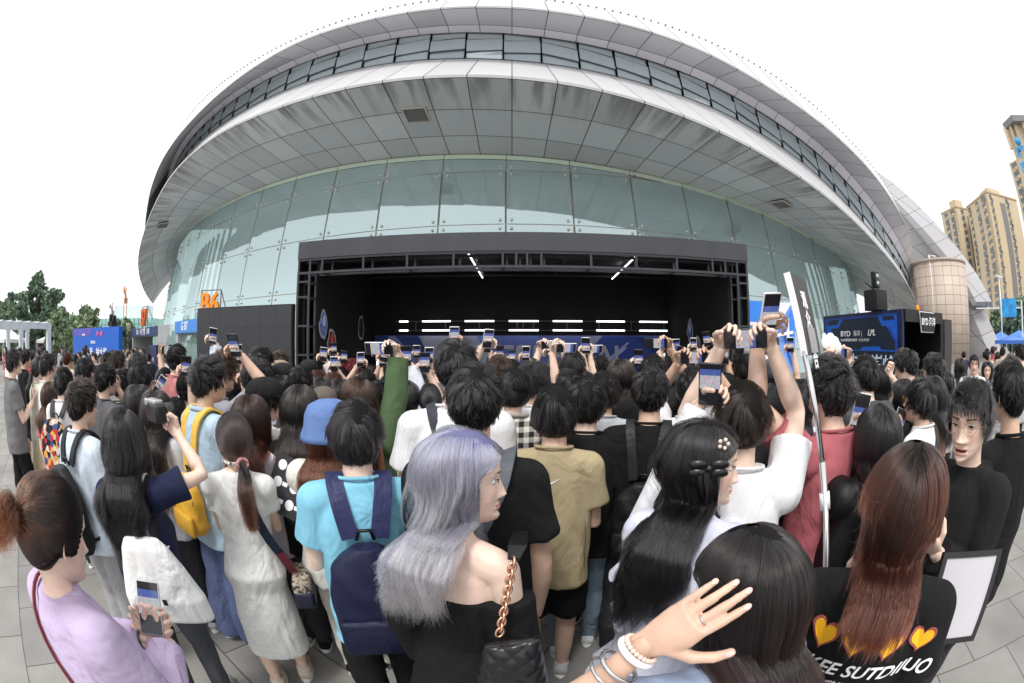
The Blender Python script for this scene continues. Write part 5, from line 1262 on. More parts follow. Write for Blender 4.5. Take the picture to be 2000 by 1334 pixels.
        g.loft([ell(z, rx, ry, yo) for z, rx, ry, yo in T])
        nb = Vector((0, leanv(1.44) - .012, Z(1.42))); nt_ = s.Mh @ Vector((0, -.025, -.075))
        nr = .046 if fem else .056
        g.tube([nb, nb.lerp(nt_, .35), nb.lerp(nt_, .7), nt_, s.Mh @ Vector((0, -.02, -.03))], [nr * 1.35, nr * 1.02, nr * .97, nr, nr * .9], 14)
        for sd_ in (-1, 1):
            g.tube(s.shpath(sd_), [.05 * k, .054 * k, .054 * k, .05 * k], 12)
            if s.arm[sd_]:
                a, e, w, M, hk = s.arm[sd_]; th = 1.0 if not fem else .88
                g.ball(a, .053 * th * k, 14)
                g.tube([a + (a - e).normalized() * -.0, a.lerp(e, .3), a.lerp(e, .7), e, e.lerp(w, .25), e.lerp(w, .6), w, w + (w - e).normalized() * .012], [x * th * k for x in (.052, .047, .041, .037, .041, .034, .026, .025)], 14)
        bare = botk in ('shorts', 'skirt', 'dress')
        lr = [x * k * (1 if not fem else .93) for x in (.085, .078, .055, .056, .05, .035, .034)]
        s.legx = .088 * k; s.ankle = {}
        for sd_ in (-1, 1):
            lx = sd_ * s.legx; dy = (legs or (0, 0))[0 if sd_ < 0 else 1]
            pts = [Vector((lx, leanv(.9), Z(.87))), Vector((lx * 1.03, dy * .35, Z(.66))), Vector((lx * 1.03, .012 + dy * .7, Z(.49))), Vector((lx * 1.03, -.012 + dy * .8, Z(.38))), Vector((lx * 1.03, -.02 + dy * .9, Z(.26))), Vector((lx, -.01 + dy, Z(.11))), Vector((lx, -.01 + dy, Z(.05)))]
            g.tube(pts, lr, 14); s.ankle[sd_] = pts
        V, F = vremesh(g, vox, (2, 4, 7, 12)[q], .6)
        parts = [(V, F)]; hp, hc = head_mesh_parts(fem, mo); cols = [None]
        for (hv, hf), c_ in zip(hp, hc): parts.append((xf(hv, s.Mh), hf)); cols.append(c_)
        for sd_ in (-1, 1):
            if s.arm[sd_]:
                a, e, w, M, hk = s.arm[sd_]; hv, hf = hand(hk, sd_ > 0, .0032 if q > 1 else .005)
                parts.append((xf(hv * (.94 if fem else 1.0) * hsc, M), hf)); cols.append(None)
        me = fast_mesh("person", parts, cols); me.materials.append(M_skin)
        o = bpy.data.objects.new("person", me); COL.objects.link(o); s.root = o
        o.location = s.base; o.rotation_euler = (0, 0, -s.yaw); o.color = (*s.skin, 1); tag(o, label, "person", group)
        if q == 3:
            for sd_ in (-1, 1):
                if s.arm[sd_]:
                    a, e, w, M, hk = s.arm[sd_]; H = M @ Matrix.Scale((.94 if fem else 1.0) * hsc, 4) @ Matrix.Diagonal((1 if sd_ > 0 else -1, 1, 1, 1))
                    for c, t, r1 in TIPS[hk]:
                        b = Vector((0, 1, 0)) - t * t.y; b = b.normalized() if b.length > .2 else t.orthogonal().normalized(); c_ = c + b * r1 * .86; x_ = b.cross(t)
                        R3 = Matrix((x_, b, t)).transposed(); vs = MB(); vs.ball((0, 0, 0), 1, 10, sc=(.0056, .0016, .0078)); g = MB(); g.add([H @ (c_ + R3 @ Vector(v)) for v in vs.v], vs.f, 0, True)
                        g.build("fingernail", mat("nail", (.8, .5, .45), .25), o)
        # ----- clothes
        if topk: s.top(topk, top, T, fold, q, vox, offsh, hem, botk)
        if botk and not nofeet: s.bottom(botk, bot, T, q, vox)
        if not nofeet: s.shoes(shoe, q)
        if hair: s.hair(hair, hcol, tip or hcol, q, hat)
        if face: s.face(q)
        if glasses: s.glasses(glasses)
        if hat: s.hat(*hat)
        PEOPLE.append(s)
        if getattr(s, 'phone_spec', None):
            cn = {'w': 'white', 'k': 'black', 's': 'silver', 'b': 'blue'}[s.phone_spec[1]]
            make_phone(s.phone_M, s.phone_spec[1], "%s phone held %s by the %s" % (cn, 'upright' if s.phone_spec[0] == 'p' else 'sideways', ' '.join(label.split()[:10])))
    def hold(s, shp, sd_, A, d, P, reach):
        "phone seen at pixel A[1],A[2]; picks the depth that the arm can reach"
        _, px, py, col, o_, roll = A[:6]; best = None
        lx, lz = (.03, -.092) if o_ == 'p' else (.10, -.055); zx, zz_ = (.8, .6) if o_ == 'p' else (.6, .8)
        for i in range(40):
            dd = d - .3 + i * .025; C = at(px, py, dd)
            n = (Vector((P.x, P.y, P.z - .1)) - C); n = (n.normalized() * .5 + (Vector((0, 0, CH)) - C).normalized() * .8).normalized()
            Y = -n; Zc = Vector((0, 0, 1)); Zc = (Zc - Y * Zc.dot(Y)).normalized(); X = Y.cross(Zc)
            B = Matrix((X, Y, Zc)).transposed().to_4x4() @ Matrix.Rotation(rad(A[6] if len(A) > 6 else 0), 4, 'Z') @ Matrix.Rotation(rad(roll), 4, 'Y')
            Mf = Matrix.Translation(C) @ B; wl = Vector((sd_ * lx, .022, lz)); w = Mf @ wl
            D = ((s.inv @ w) - shp).length; fw = (s.inv @ w).y
            e = abs(D - reach * .9) if D > reach * .9 else max(0, reach * .6 - D) ; e += max(0, .12 - fw) * .5
            if best is None or e < best[0] - 1e-4: best = (e, Mf, w, B)
        _, Mf, w, B = best; R3 = B.to_3x3(); zc = (R3 @ Vector((-sd_ * zx, 0, zz_))).normalized(); yc = (R3 @ Vector((0, 1, 0))).normalized(); xc = yc.cross(zc)
        H_ = Matrix((xc, yc, zc)).transposed().to_4x4(); rl = Matrix.Rotation(rad(90), 4, 'Y') if o_ == 'l' else Matrix.Identity(4); s.roll_inv = rl.inverted()
        return ('P', w, 'grip', H_, None, Mf @ rl, (o_, col))
    def part(s, name, V, F, m, col):
        me = fast_mesh(name, [(V, F)]); me.materials.append(m); o = bpy.data.objects.new(name, me); COL.objects.link(o); o.parent = s.root; o.color = (*col, 1); return o
    def top(s, kind, col, T, fold, q, vox, offsh, hem, botk):
        k = s.sc; g = MB(); ease = {'tight': .006, 'tee': .022, 'shirt': .03, 'hoodie': .034, 'jacket': .034, 'dress': .014, 'offsh': .012, 'crop': .02}[kind]
        z0 = s.Z(hem if hem else {'tight': .9, 'tee': .80, 'shirt': .78, 'hoodie': .80, 'jacket': .78, 'dress': .36, 'offsh': .45, 'crop': 1.02}[kind])
        ct = 1.395 if kind == 'offsh' else 9
        R = []
        for z, rx, ry, yo in T:
            zz = z
            if kind == 'offsh' and z > s.Z(1.33): continue
            R.append((zz, rx, ry, yo))
        low = R[0]; rr = [r for r in R if r[0] > z0 + .02]
        flare = {'dress': .175, 'tee': .168, 'shirt': .172, 'hoodie': .155, 'jacket': .168}.get(kind, .16) * k
        w0 = flare + ease; d0 = (.13 if kind != 'dress' else .14) * k + ease * .8
        rings = [ell(z0, w0, d0, -.01)]
        if kind == 'dress': rings.append(ell(s.Z(.62), .185 * k, .13 * k, -.015))
        for z, rx, ry, yo in rr:
            e = ease * (1 if z > s.Z(1.25) else 1.25)
            if kind in ('tee', 'shirt', 'hoodie', 'jacket') and z < s.Z(1.25): rx = max(rx, .152 * k); ry = max(ry, .11 * k)
            if z > s.Z(1.425): rx += .012; ry += .012; e = .008
            rings.append(ell(z, rx + e, ry + e, yo))
        g.loft(rings)
        sl = {'tee': .62, 'crop': .62, 'tight': .5, 'dress': .5}.get(kind)
        if kind == 'offsh': sl = None
        for sd_ in (-1, 1):
            if s.arm[sd_] is None and False: continue
            sh = s.sh[sd_]
            if kind != 'offsh': g.tube(s.shpath(sd_), [(.05 + ease * .3) * k, (.055 + ease * .4) * k, (.057 + ease * .6) * k, (.056 + ease * .7) * k], 14)
            if s.arm[sd_]:
                a, e, w, M, hk = s.arm[sd_]; lo = kind in ('tee', 'crop', 'tight', 'dress')
                up = max(0, (e - a).normalized().z); 
                if lo:
                    t = sl; wd = .074 if kind in ('tee', 'crop') else .056
                    g.tube([a - (e - a) * .02, a.lerp(e, t * .5), a.lerp(e, t)], [(.058 + ease * .7) * k, (wd - .002) * k, (wd + .006) * k], 16)
                    g.ball(a, (.058 + ease * .7) * k, 14)
                else:
                    w2 = a.lerp(e, .02) if kind != 'offsh' else a.lerp(e, .3); be = .014 + ease * .5
                    en = w; g.ball(a, (.056 + be) * k, 14) if kind != 'offsh' else None
                    g.tube([w2, a.lerp(e, .5), e, e.lerp(w, .5), e.lerp(w, .93)], [(.055 + be) * k, (.048 + be) * k, (.044 + be) * k, (.038 + be) * k, (.03 + be) * k], 16)
        if kind in ('hoodie', 'jacket'):
            g.tube([Vector((-.085 * k, -.05 + s.leanv(1.4), s.Z(1.44))), Vector((0, -.095 + s.leanv(1.4), s.Z(1.415 if kind == 'hoodie' else 1.45))), Vector((.085 * k, -.05 + s.leanv(1.4), s.Z(1.44)))], [.035, .052, .035] if kind == 'hoodie' else [.022, .026, .022], 10)
        V, F = vremesh(g, vox, (2, 4, 8, 16)[q], .6)
        am = {'tee': .009, 'crop': .008, 'shirt': .01, 'hoodie': .012, 'jacket': .011, 'dress': .003, 'tight': .003, 'offsh': .006}[kind] * fold
        wgt = np.clip((s.Z(1.5) - V[:, 2]) / .35, .25, 1)[:, None]
        V2 = displace(V, F, am, s.seed, 16); V = V + (V2 - V) * wgt
        # open the hem: flatten below z0 handled by caps
        s.topobj = s.part({'dress': 'dress', 'jacket': 'jacket', 'hoodie': 'hoodie'}.get(kind, 'shirt'), V, F, s.tmat or (M_nylon if kind == 'jacket' else M_cloth), col)
        if kind in ('tee', 'crop', 'shirt') and q > 0 and s.collar:
            c = Vector((0, s.leanv(1.45) - .012, s.Z(1.462))); rr_ = (.07 if s.fem else .08) * k; n = 20
            g = MB(); ring = [c + Vector((rr_ * sin(2 * pi * j / n), rr_ * .9 * cos(2 * pi * j / n), .012 * -cos(2 * pi * j / n) + .0)) for j in range(n + 1)]
            g.tube(ring, .0075 if kind != 'shirt' else .014, 8, caps=False); c_ = g.build("collar", M_cloth, s.root); c_.color = (*[x * .93 for x in col], 1)
    def bottom(s, kind, col, T, q, vox):
        k = s.sc; g = MB()
        if kind in ('pants', 'jeans', 'wide', 'shorts'):
            g.loft([ell(s.Z(z), rx * k, ry * k, yo) for z, rx, ry, yo in ((.78, .15, .11, -.015), (.87, .155, .115, -.015), (.93, .145, .105, -.01), (.97, .135, .095, -.005))])
            W_ = {'pants': (.095, .082, .072, .062), 'jeans': (.092, .072, .062, .052), 'wide': (.105, .1, .1, .1), 'shorts': (.105, .108, 0, 0)}[kind]
            for sd_ in (-1, 1):
                p = s.ankle[sd_]
                if kind == 'shorts': g.tube([p[0], p[1], p[1].lerp(p[2], .55)], [W_[0] * k, .104 * k, .108 * k], 16)
                else: g.tube([p[0], p[1], p[2], p[4], p[5] + Vector((0, 0, -.01)), p[6]], [W_[0] * k, (W_[0] + W_[1]) / 2 * k, W_[1] * k, W_[2] * k, W_[3] * k, W_[3] * 1.0 * k], 16)
        elif kind == 'skirt':
            g.loft([ell(s.Z(z), rx * k, ry * k, yo) for z, rx, ry, yo in ((.5, .27, .24, -.01), (.7, .22, .18, -.01), (.9, .18, .13, -.015), (1.02, .15, .11, 0))])
        else: return
        V, F = vremesh(g, max(vox, .009), 3, .5); V = displace(V, F, .009 if kind != 'jeans' else .005, s.seed + 5, 13)
        s.part({'jeans': 'jeans', 'shorts': 'shorts', 'skirt': 'skirt'}.get(kind, 'trousers'), V, F, M_cloth, col)
    def shoes(s, col, q):
        for sd_ in (-1, 1):
            p = s.ankle[sd_][6]; x, y = p.x, p.y; g = MB()
            g.tube([(x, y - .06, .05), (x, y - .02, .055), (x, y + .06, .045), (x * 1.05, y + .13, .035), (x * 1.07, y + .18, .028)], [.036, .044, .042, .038, .022], 12)
            g.tube([(x, y, .05), (x, y, .1)], [.045, .042], 12)
            V = np.array(g.v); V[:, 2] = np.maximum(V[:, 2], .012); g.v = [tuple(v) for v in V]
            o = g.build("shoe", M_cloth, s.root); o.color = (*col, 1)
            g = MB(); g.loft([[(x + .046 * sin(a) * (1 - .15 * cos(a)), y + .055 + .135 * cos(a), z) for a in [2 * pi * j / 16 for j in range(16)]] for z in (.001, .02)]); g.build("sole", M_sole, o)
    def hair(s, style, col, tip, q, hat):
        st = style.split(':')[0]; ck = 'short' if st in ('short', 'mop', 'bowl', 'curly', 'spiky', 'buzz') else ('tied' if st in ('pony', 'bun') else 'long')
        V, F = cap_parts(ck); o = s.part("hair", xf(V, s.Mh), F, M_cap, [c * .45 for c in col]); s.hairobj = o
        sd_ = s.seed % 5 if q < 2 else s.seed % 97; S_, r = hair_strands(style, q, sd_)
        for i, P in enumerate(S_):
            P = P
            # strands hang straight down whatever the head does: undo part of the pitch below the head for long hair
            hc = hair_curves("ponytail" if (st == 'pony' and i == 1) else ("hair_bun" if st == 'bun' and i == 1 else "hair_strands"), P, r, o, col, tip, s.Mh, s.collide if st in ('long', 'wave', 'pony', 'bob') else None)
        if st == 'pony':
            kn = Vector((0, -.13, -.03)) if 'low' not in style else Vector((0, -.125, -.078)); g = MB(); rs = random.Random(3)
            ring = [s.Mh @ (kn + Vector((.022 * sin(2 * pi * j / 14) * (1 + .2 * rs.random()), -.0 + .008 * rs.random(), .022 * cos(2 * pi * j / 14)))) for j in range(15)]
            g.tube(ring, .008, 6, caps=False); c = g.build("scrunchie", M_cloth, o); c.color = (.55, .3, .3, 1) if q > 1 else (.02, .02, .02, 1)
    def collide(s, P):
        "lay long hair on the shoulders and back"
        k = s.sc; z = P[..., 2]; e = s.he
        zs = [s.Z(v) for v in (.6, 1.0, 1.28, 1.36, 1.41, 1.45, 1.5)]
        rx = np.interp(z, zs, [.24 * k, .24 * k, .24 * k, .23 * k, .19 * k, .11 * k, .07]); ry = np.interp(z, zs, [.12 * k + e, .125 * k + e, .125 * k + e, .115 * k + e, .1 * k + e, .08 * k + e * .7, .06]); yo = np.interp(z, zs, [-.015, -.01, -.0, -.008, -.012, -.012, -.012]) + np.array([0])
        x = P[..., 0]; y = P[..., 1] - yo; t = 1 - np.clip(np.abs(x) / rx, 0, 1) ** 2.4; lim = ry * t ** .42; act = (z < s.Z(1.49)) & (np.abs(y) < lim)
        hy = s.hl.y - .02; back = P[..., 1] < hy + .02; rs = np.random.RandomState(s.seed); act = act & (lim > 0); lim = lim + (rs.rand(P.shape[0], 1) ** 1.5 * .05 if P.ndim == 3 else 0) * (t > .02)
        P[..., 1] = np.where(act, np.where(back, yo - lim, yo + lim), P[..., 1]); return P
    def face(s, q):
        for sx in (-1, 1):
            c = s.Mh @ Vector((sx * .0315, .0652, .0005)); g = MB(); g.ball((0, 0, 0), .0118, 16, sc=(1.05, 1, .55))
            e = g.build("eye", M_eye, s.root); e.data.transform(Matrix.Translation(c) @ s.Mh.to_3x3().to_4x4())
            g = MB(); g.ball(s.Mh @ Vector((sx * .0315, .0756, .0003)), .0054, 12, sc=(1, .3, .95), M=s.Mh.to_3x3()); g.build("iris", M_iris, e)
            for up, th, nm in ((1, .0016, "upper_eyelid"), (-1, .0009, "lower_eyelid")):
                g = MB(); pts = []
                for j in range(9):
                    t = -1 + j / 4; pts.append(s.Mh @ Vector((sx * (.0315 + .0135 * t), .0838 - .0045 * t * t - (.0 if up > 0 else .0005), .0005 + up * (.0048 if up > 0 else .0042) * (1 - t * t) + .0015 * t)))
                g.tube(pts, [th * .5] + [th] * 7 + [th * .7], 6); g.build(nm, M_lash if up > 0 else mat("lid_skin", (.45, .28, .22), .6), e)
    def glasses(s, kind):
        m = M_glb if kind == 'black' else (mat("glasses_gold", (.75, .45, .08), .25, .6) if kind == 'yellow' else M_glm); g = MB(); th = .0016 if kind == 'black' else .0009
        for sx in (-1, 1):
            ring = [s.Mh @ Vector((sx * .034 + .0245 * cos(t), .1 - .006 * abs(cos(t)) * (1 if sx * cos(t) > 0 else 0), -.002 + .021 * sin(t))) for t in [2 * pi * j / 18 for j in range(19)]]
            g.tube(ring, th, 5, caps=False)
            g.tube([s.Mh @ Vector((sx * .058, .094, .004)), s.Mh @ Vector((sx * .076, .06, .004)), s.Mh @ Vector((sx * .08, .0, .003)), s.Mh @ Vector((sx * .078, -.015, -.012))], th * 1.1, 5)
        g.tube([s.Mh @ Vector((-.01, .1, .002)), s.Mh @ Vector((0, .103, .004)), s.Mh @ Vector((.01, .1, .002))], th, 5)
        g.build("glasses", m, s.root)
    def hat(s, kind, col):
        g = MB(); rings = []
        n = 24
        def rg(z, rx, ry, yo): return [s.Mh @ Vector((rx * sin(2 * pi * j / n), yo + ry * cos(2 * pi * j / n), z)) for j in range(n)][::-1]
        if kind in ('cap', 'beanie'):
            for z, f in ((.015, 1.07), (.05, 1.1), (.085, 1.02), (.115, .82), (.135, .45), (.141, .05)): rings.append(rg(z, .089 * f, .114 * f, -.008))
        else:
            for z, f in ((-.03, 1.36), (-.01, 1.3), (.03, 1.14), (.08, 1.08), (.12, .9), (.14, .5), (.143, .05)): rings.append(rg(z, .099 * f, .119 * f, -.006))
        g.loft(rings); o = g.build("hat", M_cloth, s.root); o.color = (*col, 1)
        if kind == 'cap':
            g = MB(); V = []
            for zt_ in (0, -.005):
                for j in range(13):
                    t = -1 + j / 6
                    for r_ in (0, 1):
                        x = t * .075; y = .075 + .03 * (1 - t * t) + r_ * .075 * (1 - t * t) ** .5; V.append(s.Mh @ Vector((x, y, .03 + zt_ - r_ * .018 - .012 * t * t)))
            F = []
            for l in (0, 26):
                for j in range(12): a = l + 2 * j; F.append((a, a + 1, a + 3, a + 2))
            for j in range(12): a = 2 * j + 1; F.append((a, a + 26, a + 28, a + 2))
            g.add(V, F, 0, True); b = g.build("brim", M_cloth, o); b.color = (*col, 1)
def conform(o, p, off=.003):
    "press a print onto the back of a shirt"
    V = np.array([v.co[:] for v in p.topobj.data.vertices]); V = V[V[:, 1] < 0]; me = o.data
    for v in me.vertices:
        d2 = (V[:, 0] - v.co.x) ** 2 + (V[:, 2] - v.co.z) ** 2; i = np.argsort(d2)[:6]; v.co.y = V[i, 1].min() - off
# ---- things people hold
def screen_mat():
    m = bpy.data.materials.new("phone_screen"); m.use_nodes = True; n = m.node_tree; b = n.nodes["Principled BSDF"]
    uv = n.nodes.new("ShaderNodeUVMap"); oi = n.nodes.new("ShaderNodeObjectInfo"); sp = n.nodes.new("ShaderNodeSeparateXYZ"); n.links.new(uv.outputs[0], sp.inputs[0])
    ad = n.nodes.new("ShaderNodeVectorMath"); ad.operation = 'ADD'; n.links.new(uv.outputs[0], ad.inputs[0]); sc = n.nodes.new("ShaderNodeVectorMath"); sc.operation = 'SCALE'; sc.inputs[0].default_value = (9, 4, 2); n.links.new(oi.outputs['Random'], sc.inputs['Scale']); n.links.new(sc.outputs[0], ad.inputs[1])
    t = n.nodes.new("ShaderNodeTexVoronoi"); t.inputs['Scale'].default_value = 17; n.links.new(ad.outputs[0], t.inputs['Vector'])
    hs = n.nodes.new("ShaderNodeMixRGB"); hs.inputs[0].default_value = .72; hs.inputs[2].default_value = (.3, .27, .36, 1); n.links.new(t.outputs['Color'], hs.inputs[1])
    cr = n.nodes.new("ShaderNodeValToRGB"); e = cr.color_ramp.elements; cr.color_ramp.interpolation = 'CONSTANT'
    e[0].position = 0; e[0].color = (.02, .02, .03, 1); e[1].position = .12; e[1].color = (1, 1, 1, 1)
    for p, c in ((.45, (.15, .25, .75, 1)), (.6, (.01, .01, .015, 1)), (.93, (.04, .04, .05, 1))): q = e.new(p); q.color = c
    ma = n.nodes.new('ShaderNodeMath'); ma.operation = 'MULTIPLY_ADD'; ma.inputs[1].default_value = -.3; n.links.new(oi.outputs['Random'], ma.inputs[0]); n.links.new(sp.outputs[1], ma.inputs[2]); n.links.new(ma.outputs[0], cr.inputs[0]); mx = n.nodes.new("ShaderNodeMixRGB"); mx.blend_type = 'MULTIPLY'; mx.inputs[0].default_value = .8; n.links.new(cr.outputs[0], mx.inputs[1]); n.links.new(hs.outputs[0], mx.inputs[2])
    n.links.new(mx.outputs[0], b.inputs['Emission Color']); b.inputs['Emission Strength'].default_value = .62; b.inputs['Base Color'].default_value = (.02, .02, .02, 1); b.inputs['Roughness'].default_value = .08
    return m
M_scr = screen_mat()
PHC = {'w': mat("phone_white", (.75, .75, .76), .3), 'k': mat("phone_black", (.02, .02, .022), .3), 's': mat("phone_silver", (.5, .5, .52), .3, .5), 'b': mat("phone_blue", (.25, .4, .6), .4)}
def make_phone(M, col, label, ztrue=1.0, q=1):
    g = MB(); g.box((0, 0, 0), (.078, .0095, .162), bev=.0045)
    o = g.build("phone", PHC[col]); o.matrix_world = M; tag(o, label, "phone", "phones held up over the crowd")
    g = MB(); g.add([(-.035, -.0052, -.077), (.035, -.0052, -.077), (.035, -.0052, .077), (-.035, -.0052, .077)], [(0, 1, 2, 3)])
    s_ = g.build("screen", M_scr, o); ul = s_.data.uv_layers.new(name='UVMap'); ul.data.foreach_set('uv', [0, 0, 1, 0, 1, 2.1 * .476, 0, 2.1 * .476])
    g = MB(); g.box((.018, .0065, .06), (.03, .004, .03), bev=.001); g.build("camera_bump", PHC['k'], o); return o
# ================= THE CROWD =================
W_, K_, NV = (.78, .78, .8), (.008, .008, .009), (.018, .022, .05)
GY, LG = (.17, .17, .175), (.5, .5, .52)
CR = "spectators crowding before the stage"; LC = "spectators standing at the left"; RC = "spectators standing at the right"
BR, AU, RD = (.028, .014, .009), (.08, .028, .015), (.16, .01, .015)
BLK = (.011, .010, .011)
def pat_mat(name, cols, scale, kind='check'):
    m = cloth_mat(name); n = m.node_tree; b = n.nodes["Principled BSDF"]; tc = n.nodes.new("ShaderNodeTexCoord")
    if kind == 'check':
        mp = n.nodes.new("ShaderNodeSeparateXYZ"); n.links.new(tc.outputs['Object'], mp.inputs[0]); o = []
        for k in (0, 2):
            w = n.nodes.new("ShaderNodeMath"); w.operation = 'PINGPONG'; w.inputs[1].default_value = .5 / scale; n.links.new(mp.outputs[k], w.inputs[0])
            g_ = n.nodes.new("ShaderNodeMath"); g_.operation = 'GREATER_THAN'; g_.inputs[1].default_value = .25 / scale; n.links.new(w.outputs[0], g_.inputs[0]); o.append(g_)
        ad = n.nodes.new("ShaderNodeMath"); n.links.new(o[0].outputs[0], ad.inputs[0]); n.links.new(o[1].outputs[0], ad.inputs[1]); dv = n.nodes.new("ShaderNodeMath"); dv.operation = 'MULTIPLY'; dv.inputs[1].default_value = .5; n.links.new(ad.outputs[0], dv.inputs[0]); src = dv.outputs[0]
    else:
        v = n.nodes.new("ShaderNodeTexVoronoi"); v.inputs['Scale'].default_value = scale; n.links.new(tc.outputs['Object'], v.inputs[0]); sp = n.nodes.new("ShaderNodeSeparateXYZ"); n.links.new(v.outputs['Color'], sp.inputs[0]); src = sp.outputs[0]
    cr = n.nodes.new("ShaderNodeValToRGB"); cr.color_ramp.interpolation = 'CONSTANT'; e = cr.color_ramp.elements
    for i, c in enumerate(cols):
        q = e[i] if i < 2 else e.new(i / len(cols)); q.position = i / len(cols); q.color = (*c, 1)
    n.links.new(src, cr.inputs[0]); n.links.new(cr.outputs[0], b.inputs['Base Color']); return m
M_check = pat_mat("checked_cloth", [(.02, .02, .022), (.3, .28, .26), (.65, .62, .57)], 18)
M_flower = pat_mat("patterned_cloth", [(.02, .02, .03), (.6, .45, .3), (.5, .04, .05), (.05, .1, .25), (.02, .02, .02), (.7, .35, .08), (.65, .6, .5)], 26, 'vor')
M_brocade = pat_mat("brocade_cloth", [(.68, .68, .66), (.71, .71, .69), (.7, .7, .68), (.73, .73, .71)], 60, 'vor')
def C(px, py, d, yaw, hair, tk, tc, label, grp=CR, **kw):
    q = kw.pop('q', 3 if d < 1.15 else 2 if d < 2.4 else 1 if d < 4.2 else 0)
    az_ = math.degrees(atan2(*at(px, py, 1)[:2])); yaw += az_            # angles are given relative to the line of sight
    if kw.get('hyaw') is not None: kw['hyaw'] += az_
    rr = random.Random(int(px * 3 + py))
    if 'arms' not in kw: kw['arms'] = rr.choice([(None, None), ('phone', None), (None, 'phone'), ('front', 'front'), ('phone', 'phone'), (None, 'front')])
    kw.setdefault('legs', (rr.uniform(-.12, .05), rr.uniform(-.05, .12))); kw.setdefault('shoe', rr.choice([W_, K_, LG, (.3, .28, .25)])); kw.setdefault('wid', rr.uniform(.88, 1.02))
    return Person(px, py, d, yaw=yaw, hair=hair, topk=tk, top=tc, label=label, group=grp, q=q, hcol=kw.pop('hcol', BLK), **kw)
def Ph(px, py, col='k', o='p', roll=0, yw=0): return ('P', px, py, col, o, roll, yw)
# ---- left group
C(27, 677, 5.0, 78, 'mop', 'tee', GY, "man in loose grey T-shirt and glasses at the far left edge", LC, glasses='metal', face=True, hpitch=8, q=1, bot=K_)
C(50, 679, 7.0, 70, 'short', 'tee', K_, "man in black T-shirt and black shorts behind the grey T-shirt man", LC, botk='shorts', bot=K_, q=1)
C(76, 694, 5.2, 60, 'pony', 'tee', (.75, .72, .6), "girl with black ponytail and pale yellow pinafore at the left", LC, fem=True, bot=(.75, .62, .4), botk='skirt', q=1)
C(94, 686, 4.9, 80, 'mop', 'tee', W_, "man in white T-shirt and round glasses facing right at the left", LC, glasses='black', face=True, q=1, hpitch=5)
pA = C(123, 711, 3.9, 35, 'mop', 'tee', W_, "man in white T-shirt wearing the colourful patterned backpack", LC, q=1)
C(97, 742, 4.3, 40, 'bob', 'tee', (.55, .16, .2), "girl in pink knitted top beside the patterned backpack", LC, fem=True, hcol=BR, q=1)
pB = C(158, 733, 2.55, 58, 'spiky', 'tee', (.6, .68, .76), "man in pale blue T-shirt wearing a black backpack at the left", LC, face=True, bot=(.3, .3, .31), botk='wide', hcol=(.014, .01, .009), hpitch=-4)
C(166, 694, 4.2, 75, 'mop', 'tee', (.7, .68, .7), "man with black glasses and undercut seen in profile at the left", LC, glasses='black', face=True, q=1)
C(206, 703, 3.6, 55, 'short', 'tee', (.1, .1, .11), "man holding a white phone up to his eye at the left", LC, arms=(None, Ph(212, 748, 'w', 'l')), face=True)
C(235, 716, 3.9, 20, 'mop', 'tee', (.1, .13, .13), "man in dark green T-shirt behind the phone to his eye man", LC)
C(230, 681, 5.0, 72, 'mop', 'tee', (.3, .32, .33), "smiling man with side-parted brown-black hair near the blue screen", LC, face=True, hcol=(.02, .013, .01), q=1, hpitch=6)
C(210, 684, 5.6, 40, 'short', 'tee', K_, "dark-haired man just left of the smiling man near the blue screen", LC)
C(131, 687, 8.2, 25, 'buzz', 'shirt', (.6, .52, .38), "man with reddish-brown undercut in a beige shirt", LC, hcol=AU, q=1)
C(147, 690, 9.5, 10, 'mop', 'tee', (.08, .2, .25), "person in teal top before the blue screen", LC)
C(270, 685, 4.9, 30, 'bob', 'tee', (.1, .11, .12), "person with round black hair in front of the left entrance", LC, fem=True)
C(275, 701, 3.5, 62, 'mop', 'tee', (.12, .13, .16), "man looking down at a phone with black hair over his forehead", LC, arms=(None, Ph(312, 752, 'w', 'p', 35)), face=True, hpitch=-14, q=2)
C(268, 745, 3.2, 35, 'long:.4', 'tee', K_, "woman with centre-parted black hair behind the camera girl", LC, fem=True)
C(302, 756, 2.7, 25, 'long:.5', 'tee', (.55, .56, .6), "woman with long dark hair holding her phone before her chest", LC, fem=True, hcol=(.016, .012, .011), arms=(Ph(297, 862, 'k', 'l'), None), q=2)
C(347, 667, 4.2, 60, 'mop', 'tee', (.5, .2, .2), "man leaning his head back and filming with a sideways phone", LC, arms=(Ph(328, 684, 's', 'l'), 'G'), face=True, hpitch=22, q=1)
C(322, 716, 4.4, 30, 'buzz', 'tee', (.4, .42, .45), "man with short hair between the raised arms at the left", LC)
C(340, 770, 3.1, 30, 'short', 'tee', W_, "short spectator with bare arm stretched high holding a black phone", LC, arms=(None, Ph(367, 634, 'k', 'p', 8)), q=2)
C(372, 712, 3.2, 55, 'mop', 'tee', (.4, .45, .5), "man in grey-blue T-shirt looking up beside the curly haired man", LC, face=True, hpitch=15, q=1)
C(386, 705, 3.9, 30, 'mop', 'shirt', (.68, .72, .78), "spectator in pale long sleeves raising a silver phone before the dark screen", LC, arms=(None, Ph(418, 634, 's', 'p', 12)), q=1)
pC = C(408, 691, 2.5, 62, 'curly', 'shirt', (.42, .55, .66), "curly haired man in light blue shirt with yellow backpack straps", LC, glasses='metal', face=True, bot=(.1, .13, .25), botk='wide', shoe=K_, hem=.72)
C(433, 683, 2.9, 55, 'curly', 'tee', (.3, .3, .34), "man with brown curly hair and glasses behind the light blue shirt man", LC, hcol=BR, glasses='metal', face=True, arms=(None, Ph(457, 674, 'k', 'p')), q=1)
